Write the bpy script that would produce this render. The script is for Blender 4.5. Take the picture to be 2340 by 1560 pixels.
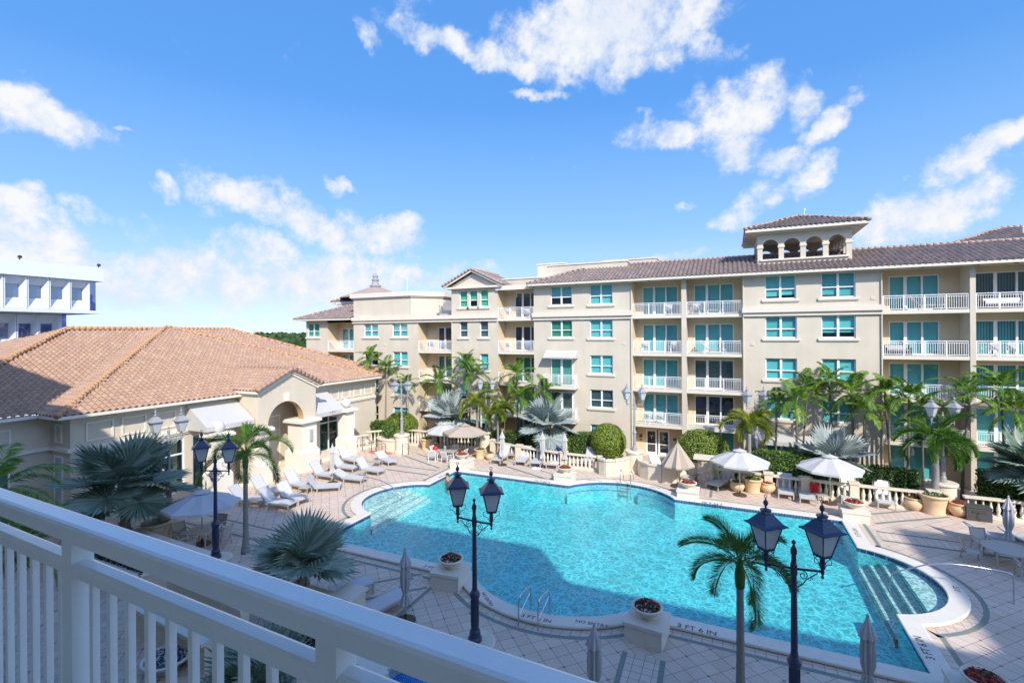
import bpy, bmesh, math, random
from mathutils import Vector, Matrix, noise
from mathutils.geometry import tessellate_polygon
R = math.radians
PI = math.pi
random.seed(7)
for o in list(bpy.data.objects): bpy.data.objects.remove(o)
SC = bpy.context.scene
COL = SC.collection
# ------------------------------------------------------------------ camera
F_PX, YAW, ROLL, CAM_H = 1110.0, R(24.3), 0.0064, 10.7
cam = bpy.data.cameras.new('camera'); co = bpy.data.objects.new('camera', cam); COL.objects.link(co)
cam.sensor_width = 36.0; cam.lens = 36.0 * F_PX / 2340.0
cam.shift_y = -19.0 / 2340.0
cam.clip_start = 0.05; cam.clip_end = 60000
fwd = Vector((-math.sin(YAW), math.cos(YAW), 0)); rgt = Vector((math.cos(YAW), math.sin(YAW), 0)); upv = Vector((0, 0, 1))
cr, sr = math.cos(ROLL), math.sin(ROLL)
# image-right / image-up axes of the (slightly rolled) camera
xr = rgt * cr - upv * sr
yu = rgt * sr + upv * cr
co.matrix_world = Matrix(((xr.x, yu.x, -fwd.x, 0), (xr.y, yu.y, -fwd.y, 0), (xr.z, yu.z, -fwd.z, CAM_H), (0, 0, 0, 1)))
SC.camera = co
SC.render.resolution_x = 1024; SC.render.resolution_y = 682

def ray(u, v):
    xc = u - 1170.0; yc = 761.0 - v
    return Vector(fwd) + xr * (xc / F_PX) + yu * (yc / F_PX)
def at(u, v, z=0.0):          # where a sight line meets a horizontal level
    d = ray(u, v); t = (z - CAM_H) / d.z
    return Vector((d.x * t, d.y * t, z))
def aty(u, v, y):
    d = ray(u, v); t = y / d.y
    return Vector((d.x * t, y, CAM_H + d.z * t))
def atx(u, v, x):
    d = ray(u, v); t = x / d.x
    return Vector((x, d.y * t, CAM_H + d.z * t))

# ------------------------------------------------------------------ colour management, light
SC.view_settings.view_transform = 'Standard'; SC.view_settings.look = 'None'
SC.view_settings.exposure = 0.76; SC.view_settings.gamma = 1.0
SC.render.engine = 'CYCLES'
SC.cycles.max_bounces = 10; SC.cycles.transparent_max_bounces = 24
SC.cycles.diffuse_bounces = 4; SC.cycles.glossy_bounces = 3
SC.cycles.caustics_reflective = False; SC.cycles.caustics_refractive = False
SC.cycles.sample_clamp_indirect = 6
SUN_EL = R(37.0); SUN_AZ = math.atan2(0.87, -1.0)
sun = bpy.data.lights.new('sun', 'SUN'); so = bpy.data.objects.new('sun', sun); COL.objects.link(so)
sun.energy = 3.25; sun.angle = R(0.5); sun.color = (1.0, 0.945, 0.85)
sd = Vector((0.87, -1.0, 1.0)).normalized()
so.rotation_euler = sd.to_track_quat('Z', 'Y').to_euler(); so.location = sd * 80

W = bpy.data.worlds.new('World'); SC.world = W; W.use_nodes = True
nt = W.node_tree; nt.nodes.clear()
class NT:
    """tiny node-graph writer"""
    def __init__(s, tree): s.t = tree
    def n(s, typ, **kw):
        nd = s.t.nodes.new(typ)
        for k, v in kw.items():
            if k.startswith('i_'):
                key = k[2:]; key = int(key) if key.isdigit() else key.replace('_', ' ')
                s.put(nd.inputs[key], v)
            else: setattr(nd, k, v)
        return nd
    def put(s, sock, v):
        if isinstance(v, bpy.types.NodeSocket): s.t.links.new(v, sock)
        elif isinstance(v, bpy.types.Node): s.t.links.new(v.outputs[0], sock)
        else: sock.default_value = v
    def m(s, op, a, b=None, c=None, clamp=False):
        nd = s.t.nodes.new('ShaderNodeMath'); nd.operation = op; nd.use_clamp = clamp
        s.put(nd.inputs[0], a)
        if b is not None: s.put(nd.inputs[1], b)
        if c is not None: s.put(nd.inputs[2], c)
        return nd.outputs[0]
    def vm(s, op, a, b=None, out=0):
        nd = s.t.nodes.new('ShaderNodeVectorMath'); nd.operation = op
        s.put(nd.inputs[0], a)
        if b is not None: s.put(nd.inputs[1], b)
        return nd.outputs[out]
    def mixc(s, f, a, b, blend='MIX'):
        nd = s.t.nodes.new('ShaderNodeMix'); nd.data_type = 'RGBA'; nd.blend_type = blend
        s.put(nd.inputs[0], f); s.put(nd.inputs[6], a); s.put(nd.inputs[7], b)
        return nd.outputs[2]
    def ramp(s, fac, stops, interp='LINEAR'):
        nd = s.t.nodes.new('ShaderNodeValToRGB'); r = nd.color_ramp; r.interpolation = interp
        while len(r.elements) < len(stops): r.elements.new(0.5)
        for e, (p, c) in zip(r.elements, stops):
            e.position = p; e.color = (*c, 1) if len(c) == 3 else c
        s.put(nd.inputs[0], fac)
        return nd.outputs[0]
g = NT(nt)
sky = g.n('ShaderNodeTexSky', sky_type='NISHITA', sun_disc=False, sun_elevation=SUN_EL, sun_rotation=SUN_AZ,
          altitude=0.0, air_density=1.0, dust_density=0.4, ozone_density=2.2)
tc = g.n('ShaderNodeTexCoord')
D0 = tc.outputs['Generated']
nz = g.n('ShaderNodeTexNoise', i_Vector=D0, i_Scale=9.0, i_Detail=5.0, i_Roughness=0.6)
warp = g.vm('SCALE', g.vm('SUBTRACT', nz.outputs['Color'], (0.5, 0.5, 0.5)), None)
warp.node.inputs[3].default_value = 0.10
DW = g.vm('ADD', D0, warp)
# clouds: (u, v, half width, half height, tilt, strength), turned into directions on the sky
CL = [(90, 275, 150, 55, 12, 1), (20, 240, 60, 40, 0, 1), (60, 560, 220, 90, 24, 1), (20, 450, 90, 35, 10, .9), (200, 480, 60, 25, 20, .8), (330, 520, 70, 30, 20, .7), (230, 650, 260, 60, 8, .9),
      (520, 640, 260, 70, 4, 1), (560, 460, 130, 50, 18, 1), (720, 510, 150, 55, 22, 1), (870, 535, 110, 40, 5, 1), (930, 515, 45, 25, 0, .9), (600, 585, 90, 42, 12, 1), (720, 640, 260, 55, -6, 1), (960, 622, 110, 25, -4, .9), (380, 440, 45, 20, 15, .7),
      (764, 416, 42, 17, 18, .9), (272, 290, 25, 10, 10, .7), (1390, 60, 210, 125, -3, 1.15), (1560, 30, 130, 70, -10, 1), (1520, 110, 70, 55, 0, .8), (1420, 140, 110, 45, 10, 1), (1020, 95, 150, 30, 12, 1), (1180, 145, 140, 32, 20, 1), (1280, 180, 60, 24, 30, .9), (838, 72, 40, 25, 15, .8), (950, 30, 40, 60, 20, .55),
      (1238, 225, 60, 13, 6, .9), (1700, 250, 110, 75, -10, 1), (1690, 345, 65, 60, 10, 1), (1830, 240, 45, 50, -20, .85), (1795, 368, 55, 45, 0, 1), (1895, 285, 55, 34, -10, .9), (1850, 400, 70, 26, -28, .85), (1690, 490, 75, 32, -15, .8), (1590, 240, 35, 60, 0, .7), (1520, 312, 105, 28, 8, 1), (1790, 445, 90, 30, 10, .7), (1960, 230, 35, 25, 30, .55), (1620, 100, 70, 45, 20, .7),
      (2270, 345, 130, 36, -20, 1), (2130, 470, 190, 62, -16, 1.05), (2010, 535, 70, 45, -10, .9), (1560, 585, 110, 14, -4, .7), (1563, 458, 18, 12, 0, .7), (1120, 610, 40, 18, 0, .7)]
dens = None
for (u, v, a, b, tl, st) in CL:
    c = ray(u, v).normalized(); ct, s_ = math.cos(R(tl)), math.sin(R(tl))
    e1 = ray(u + a * ct, v + a * s_).normalized() - c; e2 = ray(u - b * s_, v + b * ct).normalized() - c
    e1 = e1 / e1.length_squared; e2 = e2 / e2.length_squared
    x = g.m('SUBTRACT', g.vm('DOT_PRODUCT', DW, tuple(e1), 1), e1.dot(c))
    y = g.m('SUBTRACT', g.vm('DOT_PRODUCT', DW, tuple(e2), 1), e2.dot(c))
    rr = g.m('ADD', g.m('MULTIPLY', x, x), g.m('MULTIPLY', y, y))
    k = g.m('MULTIPLY', g.m('SUBTRACT', 1.0, g.m('MULTIPLY', rr, 0.48)), st)
    dens = k if dens is None else g.m('MAXIMUM', dens, k)
dens = g.m('MAXIMUM', dens, 0.0)
nf = g.n('ShaderNodeTexNoise', i_Vector=D0, i_Scale=20.0, i_Detail=12.0, i_Roughness=0.66)
nl = g.n('ShaderNodeTexNoise', i_Vector=D0, i_Scale=7.0, i_Detail=4.0, i_Roughness=0.5)
cov = g.m('ADD', dens, g.m('MULTIPLY', g.m('SUBTRACT', nf.outputs[0], 0.5), 1.9))
cov = g.m('ADD', cov, g.m('MULTIPLY', g.m('SUBTRACT', nl.outputs[0], 0.5), 0.5))
alpha = g.n('ShaderNodeMapRange', i_Value=cov, i_From_Min=0.27, i_From_Max=1.08); alpha.interpolation_type = 'SMOOTHSTEP'
front = g.m('GREATER_THAN', g.vm('DOT_PRODUCT', D0, tuple(fwd), 1), 0.1)
alpha = g.m('MULTIPLY', alpha.outputs[0], front)
shade = g.n('ShaderNodeMapRange', i_Value=g.m('ADD', nf.outputs[0], g.m('MULTIPLY', nl.outputs[0], 0.7)), i_From_Min=0.65, i_From_Max=1.0)
ccol = g.mixc(shade.outputs[0], (0.40, 0.46, 0.56, 1), (0.56, 0.565, 0.575, 1))
sepz = g.n('ShaderNodeSeparateXYZ', i_0=D0)
# the sky, a touch more azure, and paler toward the horizon where the coastal air is
skyn = g.vm('MULTIPLY', sky.outputs[0], (0.075, 0.125, 0.215))
grad = g.ramp(sepz.outputs[2], [(0.0, (.52, .58, .64)), (.07, (.37, .47, .60)), (.20, (.19, .35, .57)), (.42, (.075, .225, .51)), (1.0, (.045, .165, .46))])
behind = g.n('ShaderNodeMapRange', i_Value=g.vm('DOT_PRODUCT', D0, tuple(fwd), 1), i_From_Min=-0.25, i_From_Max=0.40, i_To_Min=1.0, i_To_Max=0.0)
behind.interpolation_type = 'SMOOTHSTEP'        # unseen sky behind the camera, brightened to lift the shaded foreground
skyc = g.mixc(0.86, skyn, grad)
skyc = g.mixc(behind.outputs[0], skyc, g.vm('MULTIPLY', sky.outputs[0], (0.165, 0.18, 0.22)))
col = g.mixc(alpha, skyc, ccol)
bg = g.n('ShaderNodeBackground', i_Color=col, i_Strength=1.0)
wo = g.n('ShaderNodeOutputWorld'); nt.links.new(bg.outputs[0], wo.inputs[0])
W.cycles.sampling_method = 'MANUAL'; W.cycles.sample_map_resolution = 512

# ------------------------------------------------------------------ mesh writer
class MB:
    def __init__(s): s.v = []; s.f = []; s.mi = []; s.uv = {}
    def q(s, *pts, m=0, uv=None):
        i = len(s.v); s.v += [tuple(p) for p in pts]; s.f.append(tuple(range(i, i + len(pts)))); s.mi.append(m)
        if uv:
            for k, t in enumerate(uv): s.uv[i + k] = t
    def box(s, x0, y0, z0, x1, y1, z1, m=0, M=None):
        P = [(x0, y0, z0), (x1, y0, z0), (x1, y1, z0), (x0, y1, z0), (x0, y0, z1), (x1, y0, z1), (x1, y1, z1), (x0, y1, z1)]
        if M: P = [tuple(M @ Vector(p)) for p in P]
        i = len(s.v); s.v += P
        for f in ((0, 3, 2, 1), (4, 5, 6, 7), (0, 1, 5, 4), (1, 2, 6, 5), (2, 3, 7, 6), (3, 0, 4, 7)):
            s.f.append(tuple(i + k for k in f)); s.mi.append(m)
    def cbox(s, c, sz, m=0, M=None):
        x, y, z = c; a, b, h = sz[0] / 2, sz[1] / 2, sz[2] / 2
        s.box(x - a, y - b, z - h, x + a, y + b, z + h, m, M)
    def bar(s, p, q, w, h=None, m=0, up=(0, 0, 1)):
        p, q = Vector(p), Vector(q); h = h or w
        d = (q - p)
        if d.length < 1e-6: return
        d.normalize(); u = Vector(up)
        if abs(d.dot(u)) > .98: u = Vector((0, 1, 0))
        a = d.cross(u).normalized() * w / 2; b = a.cross(d).normalized() * h / 2
        P = [p - a - b, p + a - b, p + a + b, p - a + b, q - a - b, q + a - b, q + a + b, q - a + b]
        i = len(s.v); s.v += [tuple(x) for x in P]
        for f in ((0, 3, 2, 1), (4, 5, 6, 7), (0, 1, 5, 4), (1, 2, 6, 5), (2, 3, 7, 6), (3, 0, 4, 7)):
            s.f.append(tuple(i + k for k in f)); s.mi.append(m)
    def tube(s, pts, r, n=8, m=0, cap=True):
        pts = [Vector(p) for p in pts]; rs = r if isinstance(r, (list, tuple)) else [r] * len(pts)
        rings = []; prev = None
        for k, p in enumerate(pts):
            d = (pts[min(k + 1, len(pts) - 1)] - pts[max(k - 1, 0)]).normalized()
            u = prev if prev is not None else (Vector((0, 0, 1)) if abs(d.z) < .9 else Vector((1, 0, 0)))
            a = d.cross(u)
            if a.length < 1e-4: a = d.cross(Vector((0, 1, 0)))
            a.normalize(); b = a.cross(d).normalized(); prev = b
            i = len(s.v); rings.append(i)
            for j in range(n):
                t = 2 * PI * j / n; s.v.append(tuple(p + (a * math.cos(t) + b * math.sin(t)) * rs[k]))
        for k in range(len(rings) - 1):
            for j in range(n):
                s.f.append((rings[k] + j, rings[k] + (j + 1) % n, rings[k + 1] + (j + 1) % n, rings[k + 1] + j)); s.mi.append(m)
        if cap:
            s.f.append(tuple(rings[0] + j for j in range(n))[::-1]); s.mi.append(m)
            s.f.append(tuple(rings[-1] + j for j in range(n))); s.mi.append(m)
    def lathe(s, prof, c=(0, 0, 0), n=20, m=0, a0=0, sx=1, sy=1):
        rings = []
        for (r, z) in prof:
            i = len(s.v); rings.append(i)
            for j in range(n):
                t = a0 + 2 * PI * j / n; s.v.append((c[0] + r * sx * math.cos(t), c[1] + r * sy * math.sin(t), c[2] + z))
        for k in range(len(rings) - 1):
            for j in range(n):
                s.f.append((rings[k] + j, rings[k] + (j + 1) % n, rings[k + 1] + (j + 1) % n, rings[k + 1] + j)); s.mi.append(m)
        if prof[0][0] > 1e-4: s.f.append(tuple(rings[0] + j for j in range(n))[::-1]); s.mi.append(m)
        if prof[-1][0] > 1e-4: s.f.append(tuple(rings[-1] + j for j in range(n))); s.mi.append(m)
    def prism(s, poly, z0, z1, m=0):
        n = len(poly); i = len(s.v)
        s.v += [(p[0], p[1], z0) for p in poly] + [(p[0], p[1], z1) for p in poly]
        for k in range(n): s.f.append((i + k, i + (k + 1) % n, i + n + (k + 1) % n, i + n + k)); s.mi.append(m)
        for t in tessellate_polygon([[Vector((p[0], p[1], 0)) for p in poly]]):
            a, b, c_ = t; A, B, Cc = (Vector(poly[a][:2]), Vector(poly[b][:2]), Vector(poly[c_][:2]))
            if (B - A).cross(Cc - A) < 0: b, c_ = c_, b
            s.f.append((i + n + a, i + n + b, i + n + c_)); s.mi.append(m)
            s.f.append((i + a, i + c_, i + b)); s.mi.append(m)
    def build(s, name, mats, parent=None, smooth=False, loc=None, rz=0):
        me = bpy.data.meshes.new(name); me.from_pydata(s.v, [], s.f)
        if not isinstance(mats, (list, tuple)): mats = [mats]
        for x in mats: me.materials.append(x)
        if len(mats) > 1: me.polygons.foreach_set('material_index', s.mi)
        if smooth: me.polygons.foreach_set('use_smooth', [True] * len(me.polygons))
        if s.uv:
            L = me.uv_layers.new(name='UVMap'); vi = [0] * len(me.loops); me.loops.foreach_get('vertex_index', vi)
            dat = []
            for k in vi: dat += list(s.uv.get(k, (0, 0)))
            L.data.foreach_set('uv', dat)
        me.validate(); me.update()
        o = bpy.data.objects.new(name, me); COL.objects.link(o)
        if parent: o.parent = parent
        if loc is not None: o.location = loc
        if rz: o.rotation_euler = (0, 0, rz)
        return o
def tag(o, label=None, cat=None, group=None, kind=None):
    if label: o['label'] = label
    if cat: o['category'] = cat
    if group: o['group'] = group
    if kind: o['kind'] = kind
    return o
def thing(name, label, cat, loc=(0, 0, 0), rz=0, group=None):
    o = bpy.data.objects.new(name, None); COL.objects.link(o); o.location = loc; o.rotation_euler = (0, 0, rz)
    o.empty_display_size = .2
    return tag(o, label, cat, group)
def dup(root, loc, rz=None, label=None, scale=None):
    def cp(o, par):
        c = o.copy(); COL.objects.link(c); c.parent = par
        for ch in [k for k in bpy.data.objects if k.parent == o]: cp(ch, c)
        return c
    kids = KIDS.get(root.name)
    if kids is None:
        allo = list(bpy.data.objects); kids = {}
        for o in allo:
            if o.parent: kids.setdefault(o.parent.name, []).append(o)
        KIDS[root.name] = kids
    def cp2(o, par):
        c = o.copy(); COL.objects.link(c); c.parent = par
        for ch in kids.get(o.name, []): cp2(ch, c)
        return c
    r = cp2(root, None); r.location = loc
    if rz is not None: r.rotation_euler = (0, 0, rz)
    if label: r['label'] = label
    if scale: r.scale = (scale,) * 3 if not isinstance(scale, tuple) else scale
    return r
KIDS = {}
class Placer:
    """first call moves the prototype, later ones copy it"""
    def __init__(s, proto): s.p = proto; s.used = False
    def put(s, loc, rz=0, label=None, scale=None):
        if not s.used:
            s.used = True; o = s.p; o.location = loc; o.rotation_euler = (0, 0, rz)
            if label: o['label'] = label
            if scale: o.scale = (scale,) * 3 if not isinstance(scale, tuple) else scale
            return o
        return dup(s.p, loc, rz, label, scale)

# ------------------------------------------------------------------ materials
def mk(name):
    m = bpy.data.materials.new(name); m.use_nodes = True; t = m.node_tree; t.nodes.clear()
    gg = NT(t); out = gg.n('ShaderNodeOutputMaterial'); return m, gg, out
def pmat(name, c, rough=.6, var=.12, scale=3.0, bump=.0, bscale=40.0, metal=0, spec=.5, trans=0, c2=None, coat=0):
    m, gg, out = mk(name)
    tcn = gg.n('ShaderNodeTexCoord'); geo = gg.n('ShaderNodeNewGeometry')
    P = geo.outputs['Position']
    n1 = gg.n('ShaderNodeTexNoise', i_Vector=P, i_Scale=scale, i_Detail=6.0, i_Roughness=.65)
    n2 = gg.n('ShaderNodeTexNoise', i_Vector=P, i_Scale=scale * 9, i_Detail=3.0)
    f = gg.m('ADD', gg.m('MULTIPLY', n1.outputs[0], .7), gg.m('MULTIPLY', n2.outputs[0], .3))
    fr = gg.n('ShaderNodeMapRange', i_Value=f, i_From_Min=.3, i_From_Max=.7)
    lo = tuple(x * (1 - var) for x in c) if c2 is None else c2
    hi = tuple(min(1, x * (1 + var)) for x in c)
    cc = gg.mixc(fr.outputs[0], (*lo, 1), (*hi, 1))
    b = gg.n('ShaderNodeBsdfPrincipled', i_Roughness=rough, i_Metallic=metal)
    gg.put(b.inputs['Base Color'], cc); b.inputs['Specular IOR Level'].default_value = spec
    if coat: b.inputs['Coat Weight'].default_value = coat; b.inputs['Coat Roughness'].default_value = .15
    if bump:
        nb = gg.n('ShaderNodeTexNoise', i_Vector=P, i_Scale=bscale, i_Detail=4.0)
        bp = gg.n('ShaderNodeBump', i_Strength=bump, i_Distance=.02, i_Height=nb.outputs[0]); gg.put(b.inputs['Normal'], bp.outputs[0])
    res = b.outputs[0]
    if trans:
        tr = gg.n('ShaderNodeBsdfTranslucent', i_Color=cc); mx = gg.n('ShaderNodeMixShader', i_0=trans); gg.put(mx.inputs[1], res); gg.put(mx.inputs[2], tr.outputs[0]); res = mx.outputs[0]
    gg.t.links.new(res, out.inputs[0]); return m
def leafmat(name, c1, c2, c3, trans=.3, rough=.45):
    """leaves that differ one from the next (per-object-space noise + per-face random)"""
    m, gg, out = mk(name); geo = gg.n('ShaderNodeNewGeometry'); oi = gg.n('ShaderNodeObjectInfo')
    n1 = gg.n('ShaderNodeTexNoise', i_Vector=geo.outputs['Position'], i_Scale=2.2, i_Detail=3.0)
    f = gg.m('ADD', gg.m('MULTIPLY', geo.outputs['Random Per Island'], .55), gg.m('MULTIPLY', n1.outputs[0], .5))
    f = gg.m('ADD', f, gg.m('MULTIPLY', gg.m('SUBTRACT', oi.outputs['Random'], .5), .25))
    cc = gg.ramp(f, [(.15, c1), (.5, c2), (.9, c3)])
    b = gg.n('ShaderNodeBsdfPrincipled', i_Roughness=rough); gg.put(b.inputs['Base Color'], cc)
    tr = gg.n('ShaderNodeBsdfTranslucent', i_Color=cc); mx = gg.n('ShaderNodeMixShader', i_0=trans)
    gg.put(mx.inputs[1], b.outputs[0]); gg.put(mx.inputs[2], tr.outputs[0]); gg.t.links.new(mx.outputs[0], out.inputs[0]); return m
def tilemat(name, cols, pitch, course, grime):
    m, gg, out = mk(name); uv = gg.n('ShaderNodeUVMap', uv_map='UVMap'); sp = gg.n('ShaderNodeSeparateXYZ', i_0=uv.outputs[0])
    a = gg.m('FLOOR', gg.m('DIVIDE', sp.outputs[0], pitch)); b_ = gg.m('FLOOR', gg.m('DIVIDE', sp.outputs[1], course))
    cb = gg.n('ShaderNodeCombineXYZ', i_0=a, i_1=b_); wn = gg.n('ShaderNodeTexWhiteNoise', noise_dimensions='2D', i_Vector=cb.outputs[0])
    geo = gg.n('ShaderNodeNewGeometry'); n1 = gg.n('ShaderNodeTexNoise', i_Vector=geo.outputs['Position'], i_Scale=.8, i_Detail=5.0)
    n2 = gg.n('ShaderNodeTexNoise', i_Vector=geo.outputs['Position'], i_Scale=14.0, i_Detail=4.0)
    f = gg.m('ADD', gg.m('MULTIPLY', wn.outputs[0], .65), gg.m('MULTIPLY', n1.outputs[0], .35))
    cc = gg.ramp(f, [(i / (len(cols) - 1) * .8 + .1, c) for i, c in enumerate(cols)])
    cc = gg.mixc(gg.m('MULTIPLY', gg.m('GREATER_THAN', n2.outputs[0], .56), .35), cc, (*grime, 1))
    b = gg.n('ShaderNodeBsdfPrincipled', i_Roughness=.75); gg.put(b.inputs['Base Color'], cc); gg.t.links.new(b.outputs[0], out.inputs[0]); return m
def facing_reflect(gg, f0, normal=None):
    ge = gg.n('ShaderNodeNewGeometry'); N_ = normal if normal is not None else ge.outputs['Normal']
    c = gg.m('ABSOLUTE', gg.vm('DOT_PRODUCT', ge.outputs['Incoming'], N_, 1)); k = gg.m('POWER', gg.m('SUBTRACT', 1.0, c, clamp=True), 5.0)
    return gg.m('ADD', f0, gg.m('MULTIPLY', k, 1 - f0), clamp=True)
def glassmat(name, tint, refl=.14, rough=.03):
    m, gg, out = mk(name); fr = facing_reflect(gg, .04)
    geo = gg.n('ShaderNodeNewGeometry'); n1 = gg.n('ShaderNodeTexNoise', i_Vector=geo.outputs['Position'], i_Scale=.9, i_Detail=2.0)
    bp = gg.n('ShaderNodeBump', i_Strength=.12, i_Distance=.05, i_Height=n1.outputs[0])
    tr = gg.n('ShaderNodeBsdfTransparent', i_Color=(*tint, 1)); gl = gg.n('ShaderNodeBsdfGlossy', i_Roughness=rough, i_Color=(.95, 1, 1, 1), i_Normal=bp.outputs[0])
    f = gg.m('ADD', gg.m('MULTIPLY', fr, .8), refl, clamp=True)
    mx = gg.n('ShaderNodeMixShader', i_0=f); gg.put(mx.inputs[1], tr.outputs[0]); gg.put(mx.inputs[2], gl.outputs[0]); gg.t.links.new(mx.outputs[0], out.inputs[0]); return m
def flowermat(name, cols):
    m, gg, out = mk(name); geo = gg.n('ShaderNodeNewGeometry')
    cc = gg.ramp(geo.outputs['Random Per Island'], [(i / len(cols), c) for i, c in enumerate(cols)], 'CONSTANT')
    b = gg.n('ShaderNodeBsdfPrincipled', i_Roughness=.5); gg.put(b.inputs['Base Color'], cc)
    tr = gg.n('ShaderNodeBsdfTranslucent', i_Color=cc); mx = gg.n('ShaderNodeMixShader', i_0=.25)
    gg.put(mx.inputs[1], b.outputs[0]); gg.put(mx.inputs[2], tr.outputs[0]); gg.t.links.new(mx.outputs[0], out.inputs[0]); return m
def stucco(name, c, streak=.06):
    m, gg, out = mk(name); geo = gg.n('ShaderNodeNewGeometry'); P = geo.outputs['Position']
    n1 = gg.n('ShaderNodeTexNoise', i_Vector=P, i_Scale=.6, i_Detail=5.0, i_Roughness=.6)
    mp = gg.n('ShaderNodeMapping', i_Vector=P); mp.inputs['Scale'].default_value = (1.1, 1.1, .16)
    n2 = gg.n('ShaderNodeTexNoise', i_Vector=mp.outputs[0], i_Scale=1.5, i_Detail=5.0)
    n3 = gg.n('ShaderNodeTexNoise', i_Vector=P, i_Scale=60.0, i_Detail=3.0)
    f = gg.m('ADD', gg.m('MULTIPLY', n1.outputs[0], .62), gg.m('MULTIPLY', n2.outputs[0], .38))
    fr = gg.n('ShaderNodeMapRange', i_Value=f, i_From_Min=.35, i_From_Max=.65)
    cc = gg.mixc(fr.outputs[0], tuple(x * (1 - streak) for x in c) + (1,), tuple(min(1, x * (1 + streak)) for x in c) + (1,))
    b = gg.n('ShaderNodeBsdfPrincipled', i_Roughness=.85); gg.put(b.inputs['Base Color'], cc); b.inputs['Specular IOR Level'].default_value = .25
    bp = gg.n('ShaderNodeBump', i_Strength=.25, i_Distance=.01, i_Height=n3.outputs[0]); gg.put(b.inputs['Normal'], bp.outputs[0])
    gg.t.links.new(b.outputs[0], out.inputs[0]); return m
M = {}
M['wall'] = stucco('beige_stucco', (.575, .505, .40), .07); M['wall_warm'] = stucco('warm_cream_stucco', (.66, .53, .35)); M['trim'] = stucco('cream_trim', (.66, .60, .50), .03)
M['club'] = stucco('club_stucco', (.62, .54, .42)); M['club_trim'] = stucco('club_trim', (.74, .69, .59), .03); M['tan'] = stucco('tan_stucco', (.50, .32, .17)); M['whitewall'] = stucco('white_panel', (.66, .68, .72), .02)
M['stone'] = pmat('cast_stone', (.68, .60, .47), .8, .1, 2.5, .3); M['coping'] = pmat('coping_stone', (.68, .625, .53), .7, .07, 2, .2); M['terra'] = pmat('pale_terracotta', (.66, .47, .28), .7, .12, 5, .2)
M['white'] = pmat('white_paint', (.82, .82, .82), .35, .03, 4, coat=.2); M['railw'] = pmat('white_rail_paint', (.80, .79, .78), .3, .05, 6, .05, 30, coat=.3)
M['sling'] = pmat('white_sling_mesh', (.52, .52, .53), .7, .05, 8, .3, 300); M['frame'] = pmat('taupe_frame', (.42, .39, .35), .45, .06, 8); M['taupe_sling'] = pmat('taupe_sling', (.50, .46, .40), .7, .06, 8)
M['navy'] = pmat('navy_lamp_paint', (.018, .028, .075), .38, .25, 12, .15, 60, coat=.3); M['greylamp'] = pmat('weathered_grey_lamp_paint', (.30, .30, .31), .5, .15, 8)
M['canvas'] = pmat('white_canvas', (.64, .625, .60), .85, .05, 5, trans=.25); M['tancanvas'] = pmat('tan_canvas', (.52, .43, .34), .85, .07, 5, trans=.2); M['greycanvas'] = pmat('grey_canvas', (.55, .54, .54), .85, .06, 5, .3, 60, trans=.2)
M['bluecanvas'] = pmat('pale_canvas', (.62, .64, .68), .85, .05, 5, trans=.2)
M['metal'] = pmat('steel', (.62, .63, .64), .18, .05, 8, metal=1); M['darkmetal'] = pmat('dark_metal', (.03, .03, .035), .5, .2, 9); M['bronze'] = pmat('bronze_base', (.07, .045, .03), .6, .2, 9)
M['black'] = pmat('black', (.012, .012, .013), .4, .2, 9); M['soil'] = pmat('soil', (.05, .035, .022), .95, .3, 12, .4)
M['trunk'] = pmat('palm_trunk', (.30, .27, .23), .85, .22, 6, .5, 30); M['ptrunk'] = pmat('smooth_palm_trunk', (.25, .235, .22), .8, .2, 5, .4, 25); M['shaft'] = pmat('green_crownshaft', (.16, .26, .07), .4, .2, 4)
M['palm'] = leafmat('palm_green', (.04, .11, .012), (.11, .24, .022), (.28, .40, .045), .35); M['foxtail'] = leafmat('foxtail_green', (.04, .11, .02), (.11, .25, .035), (.26, .42, .06), .4); M['ypalm'] = leafmat('yellow_green_palm', (.08, .14, .015), (.20, .28, .03), (.40, .38, .05))
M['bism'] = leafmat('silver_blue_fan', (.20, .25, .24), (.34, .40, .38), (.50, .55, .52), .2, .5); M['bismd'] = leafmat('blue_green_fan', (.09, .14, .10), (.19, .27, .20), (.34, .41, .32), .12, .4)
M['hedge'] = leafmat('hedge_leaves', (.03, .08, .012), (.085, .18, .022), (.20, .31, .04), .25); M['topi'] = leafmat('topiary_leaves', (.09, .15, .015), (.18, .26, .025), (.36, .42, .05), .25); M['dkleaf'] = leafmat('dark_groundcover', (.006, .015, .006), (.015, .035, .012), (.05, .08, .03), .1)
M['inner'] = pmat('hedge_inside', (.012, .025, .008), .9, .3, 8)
M['redflower'] = flowermat('red_flowers', [(.55, .015, .015), (.75, .03, .04), (.04, .10, .02), (.06, .14, .03), (.6, .02, .05)]); M['rwflower'] = flowermat('red_white_flowers', [(.04, .10, .02), (.45, .02, .03), (.05, .12, .02), (.75, .72, .72), (.10, .02, .03), (.03, .07, .02)])
M['rust'] = flowermat('rust_plant', [(.20, .05, .02), (.10, .08, .02), (.30, .09, .04), (.07, .10, .03)])
M['ctile'] = tilemat('clay_tiles', [(.40, .245, .165), (.44, .285, .19), (.41, .245, .155), (.48, .325, .215), (.37, .23, .17), (.45, .28, .175)], .34, .42, (.31, .20, .14))
M['gtile'] = tilemat('weathered_tiles', [(.22, .165, .145), (.27, .20, .175), (.20, .17, .155), (.33, .24, .205), (.25, .205, .19)], .34, .42, (.12, .09, .08))
M['ridge'] = pmat('orange_ridge_mortar', (.50, .28, .145), .8, .25, 4, .3); M['gridge'] = pmat('grey_ridge', (.38, .27, .22), .8, .2, 4, .3)
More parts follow.
